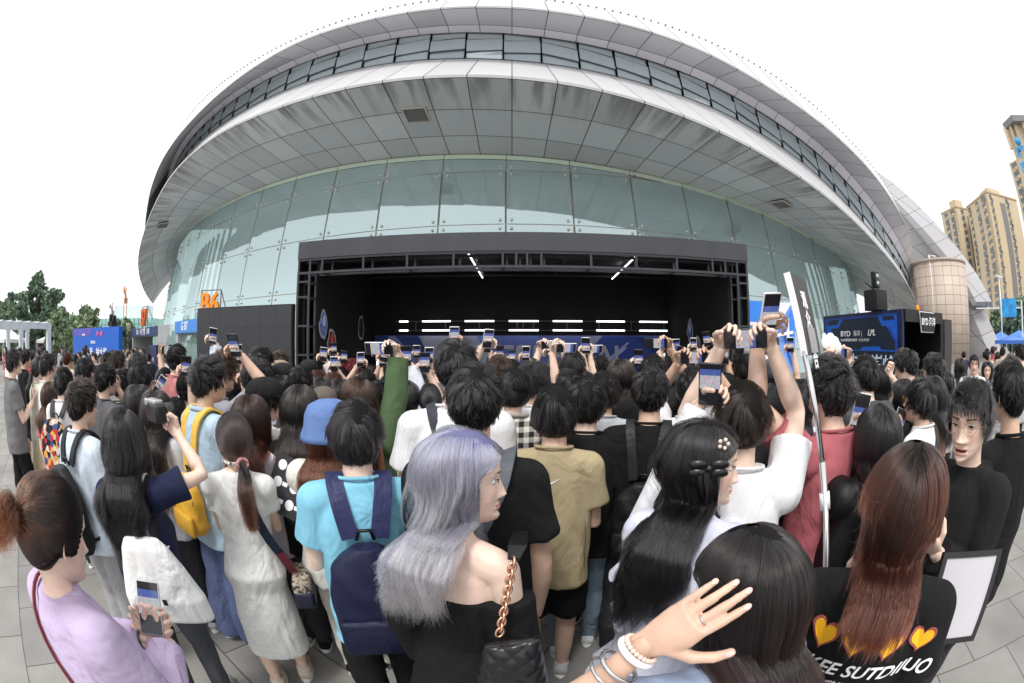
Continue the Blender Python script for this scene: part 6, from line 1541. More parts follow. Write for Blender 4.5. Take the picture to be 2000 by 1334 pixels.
# ---- centre left
C(510, 673, 3.5, 50, 'mop', 'tee', K_, "tall man with black bowl hair and black glasses before the dark screen", glasses='black', face=True)
C(502, 697, 3.1, 55, 'curly', 'tee', GY, "man with frizzy hair and glasses above the black cap", glasses='black', face=True)
C(546, 683, 4.4, 30, 'curly', 'tee', K_, "man with brown curly hair at the lower right of the dark screen", hcol=BR)
C(547, 701, 4.1, 20, 'short', 'hoodie', (.35, .28, .2), "person in tan knitted beanie beside the dark screen edge", hat=('beanie', (.3, .24, .17)))
C(552, 706, 3.7, 40, 'short', 'tee', K_, "person in plain black cap near the stage's left column", hat=('cap', (.02, .02, .022)))
C(587, 708, 3.3, 15, 'short', 'tee', GY, "man with layered black hair left of the stage stickers")
C(603, 700, 4.8, 20, 'short', 'tee', K_, "person in black cap with white mark at the foot of the left column", hat=('cap', (.02, .02, .02)))
pD = C(517, 733, 2.6, 55, 'mop', 'hoodie', (.68, .66, .6), "man in black cap and cream hoodie looking at his phone", hat=('cap', (.014, .014, .015)), face=True, arms=(None, Ph(530, 812, 's', 'p', 10)), q=2)
C(487, 764, 2.3, 20, 'long:.33', 'tee', (.72, .66, .74), "woman with dark red-brown hair and pale lilac shirt", fem=True, hcol=(.02, .012, .01), tip=(.09, .025, .015))
C(470, 705, 4.6, 45, 'long:.4', 'tee', (.5, .02, .04), "woman in bright red top at the left of the frizzy haired man", fem=True, hcol=BR)
C(478, 738, 3.3, 35, 'mop', 'tee', (.45, .48, .56), "person in grey-blue top holding a phone low at the left centre", arms=(None, Ph(478, 730, 's', 'p', 5)))
C(585, 744, 2.25, 10, 'long:.5', 'tee', K_, "woman with very long straight dark hair in a black T-shirt", fem=True, hcol=(.016, .013, .012), tip=(.03, .02, .017), q=2)
C(548, 729, 3.5, 20, 'bob', 'tee', (.25, .27, .3), "woman with black bob holding a phone beside the long-haired woman", fem=True, arms=(None, Ph(566, 745, 'k', 'p')))
C(627, 733, 3.6, 10, 'bob', 'hoodie', LG, "woman with glossy black bob and pale grey hoodie", fem=True)
C(620, 718, 4.3, 20, 'mop', 'hoodie', W_, "auburn-haired person in white hoodie raising a phone at the stage", hcol=AU, arms=(None, Ph(632, 692, 's', 'p', 8)))
C(651, 722, 4.1, 10, 'mop', 'tee', K_, "auburn-haired person right of the white hoodie", hcol=AU, arms=(None, Ph(653, 711, 'w', 'p')))
C(662, 737, 3.6, 5, 'bob', 'tee', K_, "woman with black bob between the brown beanie and the centre parting", fem=True)
C(631, 752, 3.1, 10, 'short', 'hoodie', (.12, .1, .085), "person in faded brown cap in front of the black bob women", hat=('beanie', (.13, .11, .095)))
C(664, 712, 4.8, 20, 'short', 'tee', K_, "person raising a small dark phone left of the red-haired man", arms=(None, Ph(672, 697, 'k', 'p', 6)))
C(686, 697, 4.9, 50, 'short', 'tee', GY, "man with bright red hair and glasses", hcol=RD, glasses='black', face=True, q=1)
C(716, 716, 4.3, 0, 'mop', 'tee', K_, "person raising a white phone right of the red-haired man", arms=(Ph(704, 702, 'w', 'p', -2), None))
pE = C(702, 731, 2.35, 8, 'wave:.42', 'shirt', (.08, .13, .06), "woman in green long-sleeved top reaching a phone high overhead", fem=True, hcol=BR, arms=(None, Ph(750, 629, 's', 'l')), q=2)
C(737, 738, 3.4, 5, 'short', 'jacket', K_, "person in black sleeve raising a phone beside the green arm", arms=(None, Ph(751, 672, 'k', 'p', 10)))
C(792, 738, 3.0, 5, 'bob', 'shirt', (.7, .72, .8), "woman in white striped sleeve holding up a black phone", fem=True, arms=(None, Ph(787, 668, 'k', 'p')), q=1)
C(757, 728, 4.4, 0, 'short', 'tee', W_, "person with a small phone under the green sleeve", arms=(Ph(748, 702, 's', 'p'), None))
C(818, 713, 4.0, 0, 'short', 'tee', (.5, .42, .33), "man in navy cap left of the tall white T-shirt man", hat=('cap', (.02, .025, .05)), q=1)
C(842, 733, 3.7, 5, 'mop', 'tee', (.68, .6, .5), "person holding up a white phone beside the navy cap", arms=(None, Ph(831, 672, 'w', 'p')))
C(838, 747, 3.0, 0, 'pony', 'tee', W_, "woman with tied black hair just left of the tall man", fem=True, arms=(None, Ph(829, 708, 'k', 'p')))
pF = C(890, 655, 1.95, 5, 'short', 'tee', W_, "tall man in white T-shirt with a black strap across his back", q=2)
pG = C(926, 697, 1.42, 3, 'short', 'tee', K_, "broad man in black T-shirt with a grey shoulder strap", q=2, sc=1.1, bot=(.05, .05, .06))
C(893, 700, 3.4, 0, 'short', 'tee', GY, "person behind the tall man raising a white phone", arms=(Ph(887, 655, 'w', 'p'), None))
C(975, 692, 3.3, 0, 'curly', 'tee', K_, "man with wavy hair raising a white phone at the banner", hcol=BR, arms=(Ph(953, 661, 'w', 'p', 3), None))
C(1003, 711, 2.45, 5, 'bowl', 'shirt', (.35, .33, .3), "person in checked black and white shirt with smooth crown", q=2, tmat=M_check)
C(1003, 700, 4.6, 0, 'short', 'tee', W_, "person raising a black phone low in front of the banner", arms=(None, Ph(1000, 697, 'k', 'p')))
C(1028, 703, 4.2, 10, 'mop', 'tee', W_, "person with headband raising a pale phone before the banner", arms=(None, Ph(1027, 690, 'w', 'p')))
C(978, 706, 4.4, 0, 'mop', 'tee', GY, "person with a small dark phone behind the wavy-haired man", arms=(None, Ph(977, 688, 'k', 'p')))
C(1040, 705, 2.8, 30, 'curly', 'tee', W_, "man with messy black hair turning right in a white T-shirt", face=True, q=2)
C(1064, 712, 3.5, 10, 'mop', 'tee', K_, "person filming with both hands on a grey sideways phone", arms=(Ph(1076, 673, 's', 'l'), 'G'))
C(1119, 678, 3.5, 0, 'bowl', 'tee', K_, "tall person with round black hair under the light bars", q=1)
C(1085, 700, 4.0, 0, 'bob', 'tee', W_, "woman with short bob and pearl clip in the middle of the crowd", fem=True)
C(1146, 722, 3.2, 5, 'mop', 'tee', (.45, .62, .68), "person in pale blue sleeve reaching left with a sideways phone", arms=(Ph(1103, 668, 'w', 'l'), None))
C(1112, 715, 3.1, 10, 'mop', 'shirt', (.4, .55, .6), "man with layered hair behind the tan T-shirt man")
pH = C(1085, 742, 1.85, 3, 'bowl', 'tee', (.4, .33, .2), "man in tan T-shirt with a small white swoosh between the shoulders", q=2, botk='shorts', bot=K_, shoe=LG)
C(1148, 731, 2.15, 5, 'mop', 'tee', K_, "man in black T-shirt and light blue jeans right of the tan T-shirt", q=2, botk='jeans', bot=(.22, .3, .38), shoe=W_)
C(1181, 717, 2.55, 8, 'bowl', 'tee', (.42, .44, .47), "man in grey T-shirt with thick bowl cut hair", q=1)
C(1152, 689, 6.2, 60, 'short', 'tee', (.2, .4, .6), "man looking down right in front of the banner", q=1, hpitch=-10)
C(1174, 690, 4.5, 0, 'mop', 'tee', K_, "dark round head right of the man looking down")
C(1198, 716, 3.9, 0, 'short', 'tee', (.5, .5, .5), "person stretching an arm up with a white sideways phone", arms=(Ph(1156, 664, 'w', 'l'), None))
C(1212, 697, 3.2, 15, 'long:.38', 'jacket', (.08, .08, .09), "woman with thin centre-parted hair and dark jacket", fem=True, hcol=(.016, .012, .01), q=1)
pI = C(1272, 709, 2.15, 3, 'short', 'tee', K_, "man in black T-shirt with two black backpack straps", q=2)
C(1276, 686, 2.9, 0, 'mop', 'tee', K_, "man filming sideways with both hands right of the banner", arms=(None, Ph(1281, 670, 'k', 'l')), q=1)
C(1343, 722, 3.4, 0, 'short', 'tee', GY, "person stretching an arm far left with a tilted dark phone", arms=(Ph(1312, 644, 'k', 'l', 10), None))
C(1336, 714, 4.0, -5, 'short', 'jacket', K_, "person in dark sleeves holding an upright tan phone", arms=(Ph(1319, 677, 's', 'p', -3), 'G'))
C(1314, 716, 3.4, 5, 'long:.35', 'tee', W_, "woman with dark smooth hair beside the black backpack man", fem=True)
C(1320, 752, 2.6, 10, 'short', 'tee', W_, "person in black cap and white T-shirt with a black sling", hat=('cap', (.02, .02, .02)), q=1)
C(1354, 714, 2.4, 5, 'buzz', 'tee', W_, "man with short shaved hair and white T-shirt", q=2, arms=(Ph(1356, 698, 'k', 'l'), 'G'))
C(1377, 700, 4.2, 0, 'curly', 'tee', BR, "man with brown wavy hair behind the sideways phone", hcol=BR, arms=(Ph(1381, 660, 'k', 'p', -8), None))
C(1422, 724, 3.0, -5, 'short', 'tee', (.5, .5, .52), "person raising a small black camera with red grip", arms=(Ph(1406, 664, 'k', 'p'), None))
C(1455, 677, 3.2, -20, 'bowl', 'tee', K_, "man with combed black hair near the stage's right column", q=1)
pJ = C(1455, 731, 1.5, -5, 'bowl', 'tee', W_, "man in white T-shirt with long layered brown-black hair filming sideways", q=2, hcol=(.016, .011, .009), arms=(Ph(1456, 661, 'k', 'l', -2), 'G'), sc=1.08)
pK = C(1514, 741, 1.95, -10, 'long:.5', 'tee', K_, "woman with long glossy black hair beside the pink T-shirt man", fem=True, q=2)
C(1508, 698, 3.0, -20, 'short', 'tee', K_, "photographer in grey cap behind the white lens", hat=('cap', (.1, .1, .11)), q=1)
C(1560, 735, 2.6, -10, 'long:.3', 'shirt', W_, "woman in white shirt behind the pink T-shirt man", fem=True, q=1)
pL = C(1622, 690, 1.85, -50, 'curly', 'tee', (.42, .12, .14), "man in dusty pink T-shirt reaching a phone high over the crowd", face=True, hpitch=14, arms=(Ph(1503, 612, 'w', 'p', -3), None), bot=(.5, .4, .27), q=2, hcol=BLK)
# ---- right group
C(1690, 687, 2.9, -38, 'mop', 'jacket', (.05, .05, .055), "man in dark grey jacket and glasses before the blue booth", RC, glasses='black', face=True, q=2)
C(1722, 709, 3.8, -30, 'bob', 'tee', K_, "woman in black top directly before the booth lettering", RC, fem=True)
C(1740, 700, 5.0, -30, 'bun', 'tee', K_, "girl with short tied hair in front of the booth", RC, fem=True)
C(1768, 678, 3.6, -72, 'spiky', 'tee', (.75, .75, .75), "man with upswept hair looking down at a small camera", RC, face=True, hpitch=-16, arms=(None, ('T', at(1742, 737, 3.4), 'fist')), q=2)
C(1793, 718, 4.4, -50, 'bob', 'tee', K_, "small woman behind the man looking down", RC, fem=True)
C(1824, 688, 4.0, -65, 'curly', 'tee', K_, "man in black T-shirt and glasses beside the booth's open side", RC, glasses='metal', face=True, q=1)
C(1764, 735, 3.2, -70, 'bob', 'hoodie', K_, "girl with glasses in a black hoodie facing left", RC, fem=True, glasses='metal', face=True, hpitch=8, q=2)
pM = C(1798, 732, 2.7, -68, 'mop', 'tee', W_, "man with yellow-rimmed glasses and white T-shirt facing left", RC, glasses='yellow', face=True, hpitch=6, arms=(None, Ph(1756, 822, 's', 'p', 30)), q=2)
C(1822, 729, 3.2, -60, 'bob', 'tee', (.3, .17, .13), "woman in brown top behind the yellow-rimmed glasses", RC, fem=True, q=1)
pN = C(1720, 781, 1.75, -25, 'long:.45', 'jacket', K_, "woman with long black hair in a black jacket filming with a white phone", RC, fem=True, arms=(Ph(1680, 806, 'w', 'p', 10), None), bot=(.6, .65, .66), q=2)
C(1876, 697, 6.8, -15, 'long:.4', 'crop', W_, "woman with long black hair in a white cropped T-shirt", RC, fem=True, q=1, bot=(.3, .32, .36))
C(1903, 689, 6.4, 175, 'short', 'tee', W_, "man in white T-shirt facing the camera beside the beige tower", RC, face=True, q=1)
C(1925, 684, 11.5, -60, 'short', 'tee', (.7, .7, .6), "man standing far back below the grey buttress", RC)
C(1929, 704, 7.4, 175, 'bob', 'tee', (.3, .3, .34), "girl with fringe facing the camera near the grey buttress", RC, fem=True, face=True, q=1)
C(1975, 690, 2.0, -40, 'short', 'tee', K_, "man in black T-shirt with grey strap at the right edge", RC, q=2, face=True)
C(1992, 668, 6.8, -60, 'mop', 'tee', (.4, .42, .45), "person in grey top at the right edge behind the black T-shirt", RC)
# extra heads that fill the back of the crowd, all small
fill = [(436, 722, 3.8), (455, 742, 3.2), (570, 722, 4.3), (640, 713, 5.2), (697, 716, 5.0), (725, 712, 5.4), (770, 716, 5.0), (803, 722, 4.6), (857, 716, 4.4), (940, 712, 4.6), (1020, 720, 4.0), (1062, 718, 4.3), (1070, 744, 3.0), (1134, 716, 3.7), (1225, 716, 4.5), (1236, 745, 3.4), (1300, 728, 4.2), (1344, 706, 5.0), (1395, 716, 4.4), (1402, 745, 3.1), (1430, 708, 4.8), (1440, 750, 3.2), (1480, 712, 4.3), (1532, 716, 4.2), (1540, 760, 3.1), (1668, 728, 4.3), (1655, 752, 3.3), (1752, 716, 5.2), (1848, 722, 5.2),
        (318, 716, 5.2), (352, 722, 4.8), (185, 712, 5.4), (250, 716, 5.0), (420, 730, 4.4), (395, 748, 3.6)]
FT = ['mop', 'short', 'bob', 'bowl', 'long:.35', 'short', 'mop', 'pony']; FC = [K_, W_, GY, (.3, .34, .42), (.5, .45, .4), K_, NV, LG]
for i, (x, y, d) in enumerate(fill):
    where = "left of the stage" if x < 580 else ("under the stage banner" if x < 1300 else ("by the stage's right column" if x < 1560 else "near the blue booth"))
    side = ["white", "black", "grey", "blue-grey", "beige", "dark", "navy", "pale grey"][[1, 0, 2, 3, 4, 5, 6, 7][i % 8]]
    C(x, y, d, R_.uniform(-15, 20) + (25 if x < 500 else -25 if x > 1560 else 0), FT[(i * 3) % 8], 'tee', FC[i % 8], "half-hidden spectator in the crowd", CR, **({"arms": (None, Ph(x + 9, y - 44 - (i % 4) * 8, "ksw"[i % 3], "p" if i % 2 else "l"))} if i % 2 == 1 and 430 < x < 1560 else {}), fem=FT[(i * 3) % 8][:3] in ('bob', 'lon', 'pon'), q=0 if d > 3.4 else 1)
    me_ = PEOPLE[-1]; nb = min([p for p in PEOPLE[:-1] if p.d < d and not p.label.startswith('half')], key=lambda p: (p.base.x / p.d - me_.base.x / d) ** 2)
    me_.label = me_.root['label'] = "half-hidden spectator in %s top behind the %s" % (side, ' '.join(nb.label.split()[:8]))
    PEOPLE[-1].root['group'] = "half-hidden heads deep in the crowd"
# distant visitors between the tents: copies of a few prototypes
protos = []
for i, (st, tk, c, f) in enumerate((('short', 'tee', W_, False), ('mop', 'tee', K_, False), ('long:.35', 'tee', (.5, .1, .12), True), ('bob', 'shirt', LG, True), ('short', 'jacket', NV, False), ('pony', 'dress', (.6, .5, .4), True))):
    p = C(20 + i * 14, 684, 10 + i, R_.uniform(0, 300), st, tk, c, "distant visitor near the white tents", LC, fem=f, q=0); protos.append(p.root)
    p.root['group'] = "distant visitors near the tents"; p.root['label'] = ["distant visitor in white T-shirt near the left tents", "distant visitor in black T-shirt near the left tents", "distant woman in red top near the left tents", "distant woman in pale shirt near the left tents", "distant visitor in navy jacket near the left tents", "distant woman in beige dress near the left tents"][i]
def copy_tree(o, parent=None):
    c = o.copy(); COL.objects.link(c); c.parent = parent
    for ch in o.children: copy_tree(ch, c)
    return c
for i in range(58):
    o = copy_tree(protos[i % 6]); 
    if i < 42: x = R_.uniform(0, 300); d = R_.uniform(8, 24); nm = "near the left tents"
    elif i < 52: x = R_.uniform(1880, 2000); d = R_.uniform(12, 26); nm = "near the blue tents"
    else: x = R_.uniform(300, 345); d = R_.uniform(14, 22); nm = "near the left entrance"
    p = at(x, 667, d); o.location = (p.x, p.y, 0); o.rotation_euler = (0, 0, R_.uniform(0, 6.28)); k = R_.uniform(.94, 1.04); o.scale = (k, k, k)
    c = R_.choice([W_, K_, GY, LG, NV, (.4, .08, .1), (.5, .45, .35), (.2, .3, .45)]); cn = {W_: "white", K_: "black", GY: "grey", LG: "light grey", NV: "navy"}.get(c, "red" if c[0] == .4 else "beige" if c[0] == .5 else "blue")
    for ch in o.children:
        if ch.name.startswith(('shirt', 'jacket', 'dress')): ch.color = (*c, 1)
    hn = ['short hair', 'loose black hair', 'long hair', 'bobbed hair', 'a jacket', 'a ponytail'][i % 6]; sz = 'farther back' if d > 16 else 'nearer'
    o['label'] = "distant visitor in %s top with %s, %s, %s" % (cn, hn, sz, nm); o['group'] = "distant visitors " + nm
# ================= FOREGROUND PEOPLE AND THEIR THINGS =================
M_leather = mat("leather_black", (.012, .012, .013), .3, bump=.3, bscale=60, bdist=.002); M_gold = mat("chain_gold", (.75, .45, .3), .25, .9); M_steelp = mat("polished_steel", (.6, .6, .6), .18, .9)
def ribbon(g, pts, w, th, side, mi=0):
    pts = [Vector(p) for p in pts]; rings = []
    for i, p in enumerate(pts):
        t = (pts[min(i + 1, len(pts) - 1)] - pts[max(i - 1, 0)]).normalized(); sd_ = side - t * side.dot(t); sd_.normalize(); n = t.cross(sd_)
        ww = w[i] if hasattr(w, '__len__') else w
        rings.append([p + sd_ * ww / 2 * a + n * th / 2 * b for a, b in ((-1, -1), (1, -1), (1, 1), (-1, 1))])
    g.loft(rings, mi, smooth=False)
def smoothpath(pts, it=2):
    pts = [Vector(p) for p in pts]
    for _ in range(it): pts = [pts[0]] + [q for a, b in zip(pts, pts[1:]) for q in (a.lerp(b, .25), a.lerp(b, .75))] + [pts[-1]]
    return pts
def wm(p): return Matrix.Translation(p.base) @ p.Rz
def backpack(p, w, h, dep, col, scol, label, drop=.0, pocket=True, pat=None, sw=.05, bag=True):
    o = bpy.data.objects.new("backpack", None); COL.objects.link(o); o.matrix_world = wm(p); o.empty_display_size = .1; tag(o, label, "backpack", "backpacks worn by the crowd")
    k = p.sc; zt = p.Z(1.37) - drop; yb = -.128 * k; xw = w / 2
    if bag:
        g = MB(); rings = []
        for t in (0, .06, .16, .35, .6, .8, .93, 1):
            z = zt - h * (1 - t); ww = xw * (.86 + .14 * min(1, t * 5)) * (1 if t < .6 else sqrt(max(.02, 1 - ((t - .6) / .42) ** 2)) * .96 + .04)
            dd = dep * (.85 + .15 * min(1, t * 6)) * (1 if t < .5 else 1 - .55 * ((t - .5) / .5) ** 2); dd *= .55 if t in (0,) else 1
            rings.append([(x, yb - dep * .5 * 1.0 + (y), z) for x, y, _ in ell(0, ww, dd / 2, 0, 28, 3.2)])
        g.loft(rings); V, F = vremesh(g, .008, 4, .5); V = displace(V, F, .006, 77, 18)
        me = fast_mesh("bag_body", [(V, F)]); me.materials.append(pat or M_nylon); b = bpy.data.objects.new("bag_body", me); COL.objects.link(b); b.parent = o; b.color = (*col, 1)
        if pocket:
            g = MB(); rings = []
            for t in (0, .1, .5, .9, 1):
                ww = xw * .93; rings.append([(x, yb - dep - .002 + y, zt - h + h * (.03 + .36 * t)) for x, y, _ in ell(0, ww * (1 if 0 < t < 1 else .94), .022 if 0 < t < 1 else .012, 0, 24, 3)])
            g.loft(rings); q = g.build("front_pocket", M_nylon, b); q.color = (*[c * .85 for c in col], 1)
            g = MB(); arc = [Vector((xw * .93 * cos(a), yb - dep * (.78 - .42 * max(0, sin(a)) ** 2), zt - h * .42 + h * .33 * sin(a))) for a in [pi * j / 16 for j in range(17)]]
            g.tube(arc, .0045, 6); q = g.build("zip", MATS['black_paint'], b)
        g = MB(); g.tube([(-.03, yb - .02, zt - .005), (-.02, yb - .035, zt + .035), (.02, yb - .035, zt + .035), (.03, yb - .02, zt - .005)], .007, 6); g.build("grab_handle", MATS['black_paint'], o)
    for sx in (-1, 1):
        g = MB(); pts = smoothpath([(sx * .05, yb - .02, zt + .0 if bag else p.Z(1.2)), (sx * .075 * k, yb * .93, p.Z(1.40)), (sx * .088 * k, -.06, p.Z(1.468)), (sx * .09 * k, .0, p.Z(1.478)), (sx * .095 * k, .075, p.Z(1.43)), (sx * .11 * k, .125, p.Z(1.3)), (sx * .135 * k, .1, p.Z(1.08))])
        ribbon(g, pts, sw, .012, Vector((1, 0, 0))); q = g.build("shoulder_strap", M_nylon, o); q.color = (*scol, 1)
        if bag: g = MB(); ribbon(g, [(sx * xw * .8, yb - .03, zt - h * .85), (sx * (xw + .02), -.04, zt - h * .8), (sx * .14 * k, .08, p.Z(1.08))], .02, .004, Vector((0, 0, 1))); q = g.build("lower_strap", M_nylon, o); q.color = (*scol, 1)
    return o
def sling(p, sx, col, label, w=.05, front=False):
    "single strap running from one shoulder across the back"
    g = MB(); k = p.sc
    pts = smoothpath([(sx * .1 * k, .1, p.Z(1.3)), (sx * .1 * k, .04, p.Z(1.46)), (sx * .095 * k, -.05, p.Z(1.475)), (sx * .06 * k, -.13, p.Z(1.36)), (-sx * .05 * k, -.148 * k, p.Z(1.15)), (-sx * .17 * k, -.06, p.Z(.98))])
    ribbon(g, pts, w, .008, Vector((1, 0, .4))); o = g.build("shoulder_strap", M_nylon); o.name = "sling_strap"; o.matrix_world = wm(p); o.color = (*col, 1); tag(o, label, "strap"); return o
# -- blue T-shirt man
FG = "people standing nearest the camera"
h5 = C(690, 769, 1.5, 0, 'mop', 'tee', (.22, .52, .68), "man in sky blue T-shirt with a navy backpack", FG, bot=(.009, .009, .01), arms=('front', 'front'), q=3, botk='pants', hem=.76, wid=.98)
backpack(h5, .29, .42, .16, (.010, .012, .042), (.022, .026, .085), "navy blue backpack on the sky blue T-shirt", .09, sw=.062)
text("brand_patch", "mi", .02, wm(h5) @ frame((.07, -.128 * h5.sc - .17 - .026, h5.Z(1.37) - .09 - .3), (1, 0, 0), (0, 0, 1)), M_wt, None).name = "pocket_lettering"
o = bpy.data.objects["pocket_lettering"]; tag(o, "tiny white lettering on the navy backpack's pocket", "lettering")
# -- lilac haired woman
h6 = C(903, 828, 1.06, 30, 'wave:.31', 'offsh', (.008, .008, .009), "woman with lavender hair and black off-shoulder top looking right", FG, fem=True, hcol=(.29, .29, .56), tip=(.58, .52, .68), hyaw=88, face=True, botk='skirt', bot=(.008, .008, .009), q=3, skin=(.8, .6, .5), arms=(None, None), seed=41, wid=.93)
# -- tan, black straps etc.
backpack(pB, .31, .46, .17, (.014, .015, .017), (.014, .014, .016), "black backpack of the pale blue T-shirt man", .06)
backpack(pA, .33, .5, .18, (.2, .2, .2), (.02, .02, .02), "backpack printed with a colourful red, blue and cream pattern", .02, pocket=False, pat=M_flower)
backpack(pC, .28, .34, .13, (.75, .42, .05), (.78, .48, .09), "yellow backpack with wide straps on the light blue shirt", .24, sw=.07)
backpack(pI, .27, .4, .12, (.012, .012, .013), (.016, .016, .018), "slim black backpack on the black T-shirt man", .16, sw=.045)
sling(pF, -1, (.03, .035, .045), "black strap across the tall man's white T-shirt")
sling(pG, 1, (.1, .11, .13), "wide grey strap over the broad man's right shoulder", .07)
sling(pM, 1, (.03, .03, .03), "black strap over the white T-shirt of the yellow-rimmed glasses man")
# tan T-shirt swoosh
g = MB(); pts = [(-.045, -.006), (-.038, -.018), (-.022, -.02), (.045, .016), (-.02, -.009), (-.033, -.008), (-.038, .004)]
Mz = wm(pH) @ frame((0, -.125, pH.Z(1.335)), (1, 0, 0), (0, -.12, 1))
g.add([Mz @ Vector((x * .9, y * .9, .012)) for x, y in [(a * 1.0, b * 1.25) for a, b in pts]], [tuple(range(7))]); o = g.build('swoosh_print', M_wt, pH.root); o.data.transform(wm(pH).inverted()); conform(o, pH, .004)
# -- white jacket woman with blue hat
C(641, 778, 1.95, 20, 'long:.28', 'hoodie', (.74, .72, .66), "woman in cream hooded jacket and blue bucket hat", FG, fem=True, hcol=AU, hat=('bucket', (.12, .2, .42)), q=2, arms=('phone', 'phone'), bot=(.6, .58, .52))
# -- cheongsam woman
h4 = C(452, 803, 1.98, 14, 'pony:low', 'dress', (.7, .7, .68), "woman in white brocade cheongsam dress with a low ponytail", FG, fem=True, hcol=(.013, .01, .01), tip=(.09, .03, .018), tmat=M_brocade, botk='dress', shoe=(.6, .52, .42), q=2, hem=.34, arms=('phone', 'phone'), hyaw=-12, seed=19)
g = MB(); k = h4.sc
g.tube(smoothpath([(.0, -.065, h4.Z(1.5)), (.055, -.01, h4.Z(1.5)), (0, .045, h4.Z(1.485)), (-.055, -.01, h4.Z(1.5)), (0, -.065, h4.Z(1.5))], 3), .014, 8, caps=False, flat=.5); o = g.build("mandarin_collar", M_brocade, h4.root)
bg_ = bpy.data.objects.new("shoulder_bag", None); COL.objects.link(bg_); bg_.matrix_world = wm(h4); tag(bg_, "small beige monogram flap bag with navy strap at the cheongsam woman's hip", "handbag")
g = MB(); ribbon(g, smoothpath([(.03, -.03, h4.Z(1.46)), (.06, -.12, h4.Z(1.36)), (.13, -.14, h4.Z(1.15)), (.2, -.09, h4.Z(.98))]), .05, .006, Vector((1, -.3, .5))); o = g.build("navy_strap", M_nylon, bg_); o.color = (.012, .02, .05, 1)
g = MB(); ribbon(g, smoothpath([(.17, -.12, h4.Z(1.06)), (.2, -.11, h4.Z(.98)), (.215, -.09, h4.Z(.93))]), .045, .01, Vector((1, -.3, .5))); o = g.build("strap_tab", M_nylon, bg_); o.color = (.12, .02, .03, 1)
g = MB(); g.box((.24, -.06, h4.Z(.83)), (.09, .22, .15), bev=.02); o = g.build("bag_body", pat_mat("monogram", [(.35, .3, .24), (.08, .07, .06), (.45, .4, .33)], 90, 'vor'), bg_)
g = MB(); g.box((.245, -.063, h4.Z(.80)), (.1, .225, .1), bev=.02); g.build("flap", mat("navy_leather", (.012, .015, .035), .35), bg_)
g = MB()
for i in range(9): g.tube([(.215 + .01 * cos(a), -.09 + .003, h4.Z(.93) - i * .013 + .008 * sin(a)) for a in [2 * pi * j / 8 for j in range(9)]], .002, 5, caps=False)
g.build("chain", M_gold, bg_)
# -- camera girl with tote
h2 = C(237, 789, 1.88, 22, 'wave:.5', 'tee', (.014, .018, .05), "woman with long black wavy hair in navy T-shirt aiming a camera", FG, fem=True, bot=(.07, .075, .085), botk='jeans', q=3, arms=('phone', ('T', at(348, 850, 1.95), 'fist', None, Vector((1, -.4, -.5)))), seed=5)
tb = bpy.data.objects.new("tote_bag", None); COL.objects.link(tb); tb.matrix_world = wm(h2); tag(tb, "large white slouchy tote bag hanging from the camera woman's shoulder", "tote bag")
g = MB(); z0 = h2.Z(.86); rings = []
for t, w, dx, dp in ((0, .17, .0, .03), (.04, .2, 0, .05), (.25, .19, 0, .065), (.5, .15, -.01, .06), (.68, .11, -.02, .045), (.76, .08, -.025, .03)):
    rings.append([(x + .10 + dx, -.21 + y, z0 + .5 * t) for x, y, _ in ell(0, w, dp, 0, 28, 2.6)])
g.loft(rings); V, F = vremesh(g, .007, 3, .5); V = displace(V, F, .006, 9, 10); me = fast_mesh("bag_body", [(V, F)]); me.materials.append(M_cloth); b = bpy.data.objects.new("bag_body", me); COL.objects.link(b); b.parent = tb; b.color = (.76, .76, .75, 1)
for sx, x1_ in ((1, .17), (-1, .0)):
    g = MB(); ribbon(g, smoothpath([(x1_, -.20, z0 + .32), (.085, -.18, h2.Z(1.2)), (.075, -.13, h2.Z(1.38)), (.08, -.05, h2.Z(1.475)), (.085, .02, h2.Z(1.46)), (.09, .1, h2.Z(1.25))]), [.1, .08, .06, .05] + [.042] * 40, .006, Vector((1, 0, 0))); q = g.build("tote_strap", M_cloth, tb); q.color = (.76, .76, .75, 1)
g = MB(); g.box((.12, -.288, z0 + .14), (.02, .004, .026)); g.build("logo_patch", MATS['black_paint'], tb)
cm = empty("photo_camera", at(305, 806, 2.0), rad(-15), label="black and silver compact camera raised by the camera woman", cat="camera")
g = MB(); g.box((0, 0, 0), (.13, .06, .085), bev=.012); g.build("camera_body", MATS["phone_black"], cm); g = MB(); g.box((-.01, -.005, .05), (.12, .05, .02), bev=.006); g.box((-.05, -.02, .045), (.035, .03, .03), bev=.006); g.build("top_plate", PHC['s'], cm)
g = MB(); g.tube([(0, .03, 0), (0, .08, 0), (0, .1, 0)], [.038, .038, .042], 16); g.build("lens", MATS["phone_black"], cm)
bl = MB(); bl.box((0, 0, 0), (.13, .05, .26), bev=.01); p = at(243, 1060, 2.1); o = bl.build("paper_bag", mat("cyan_bag", (.04, .4, .65), .5), None, p); tag(o, "bright cyan paper bag hanging behind the white tote", "bag")
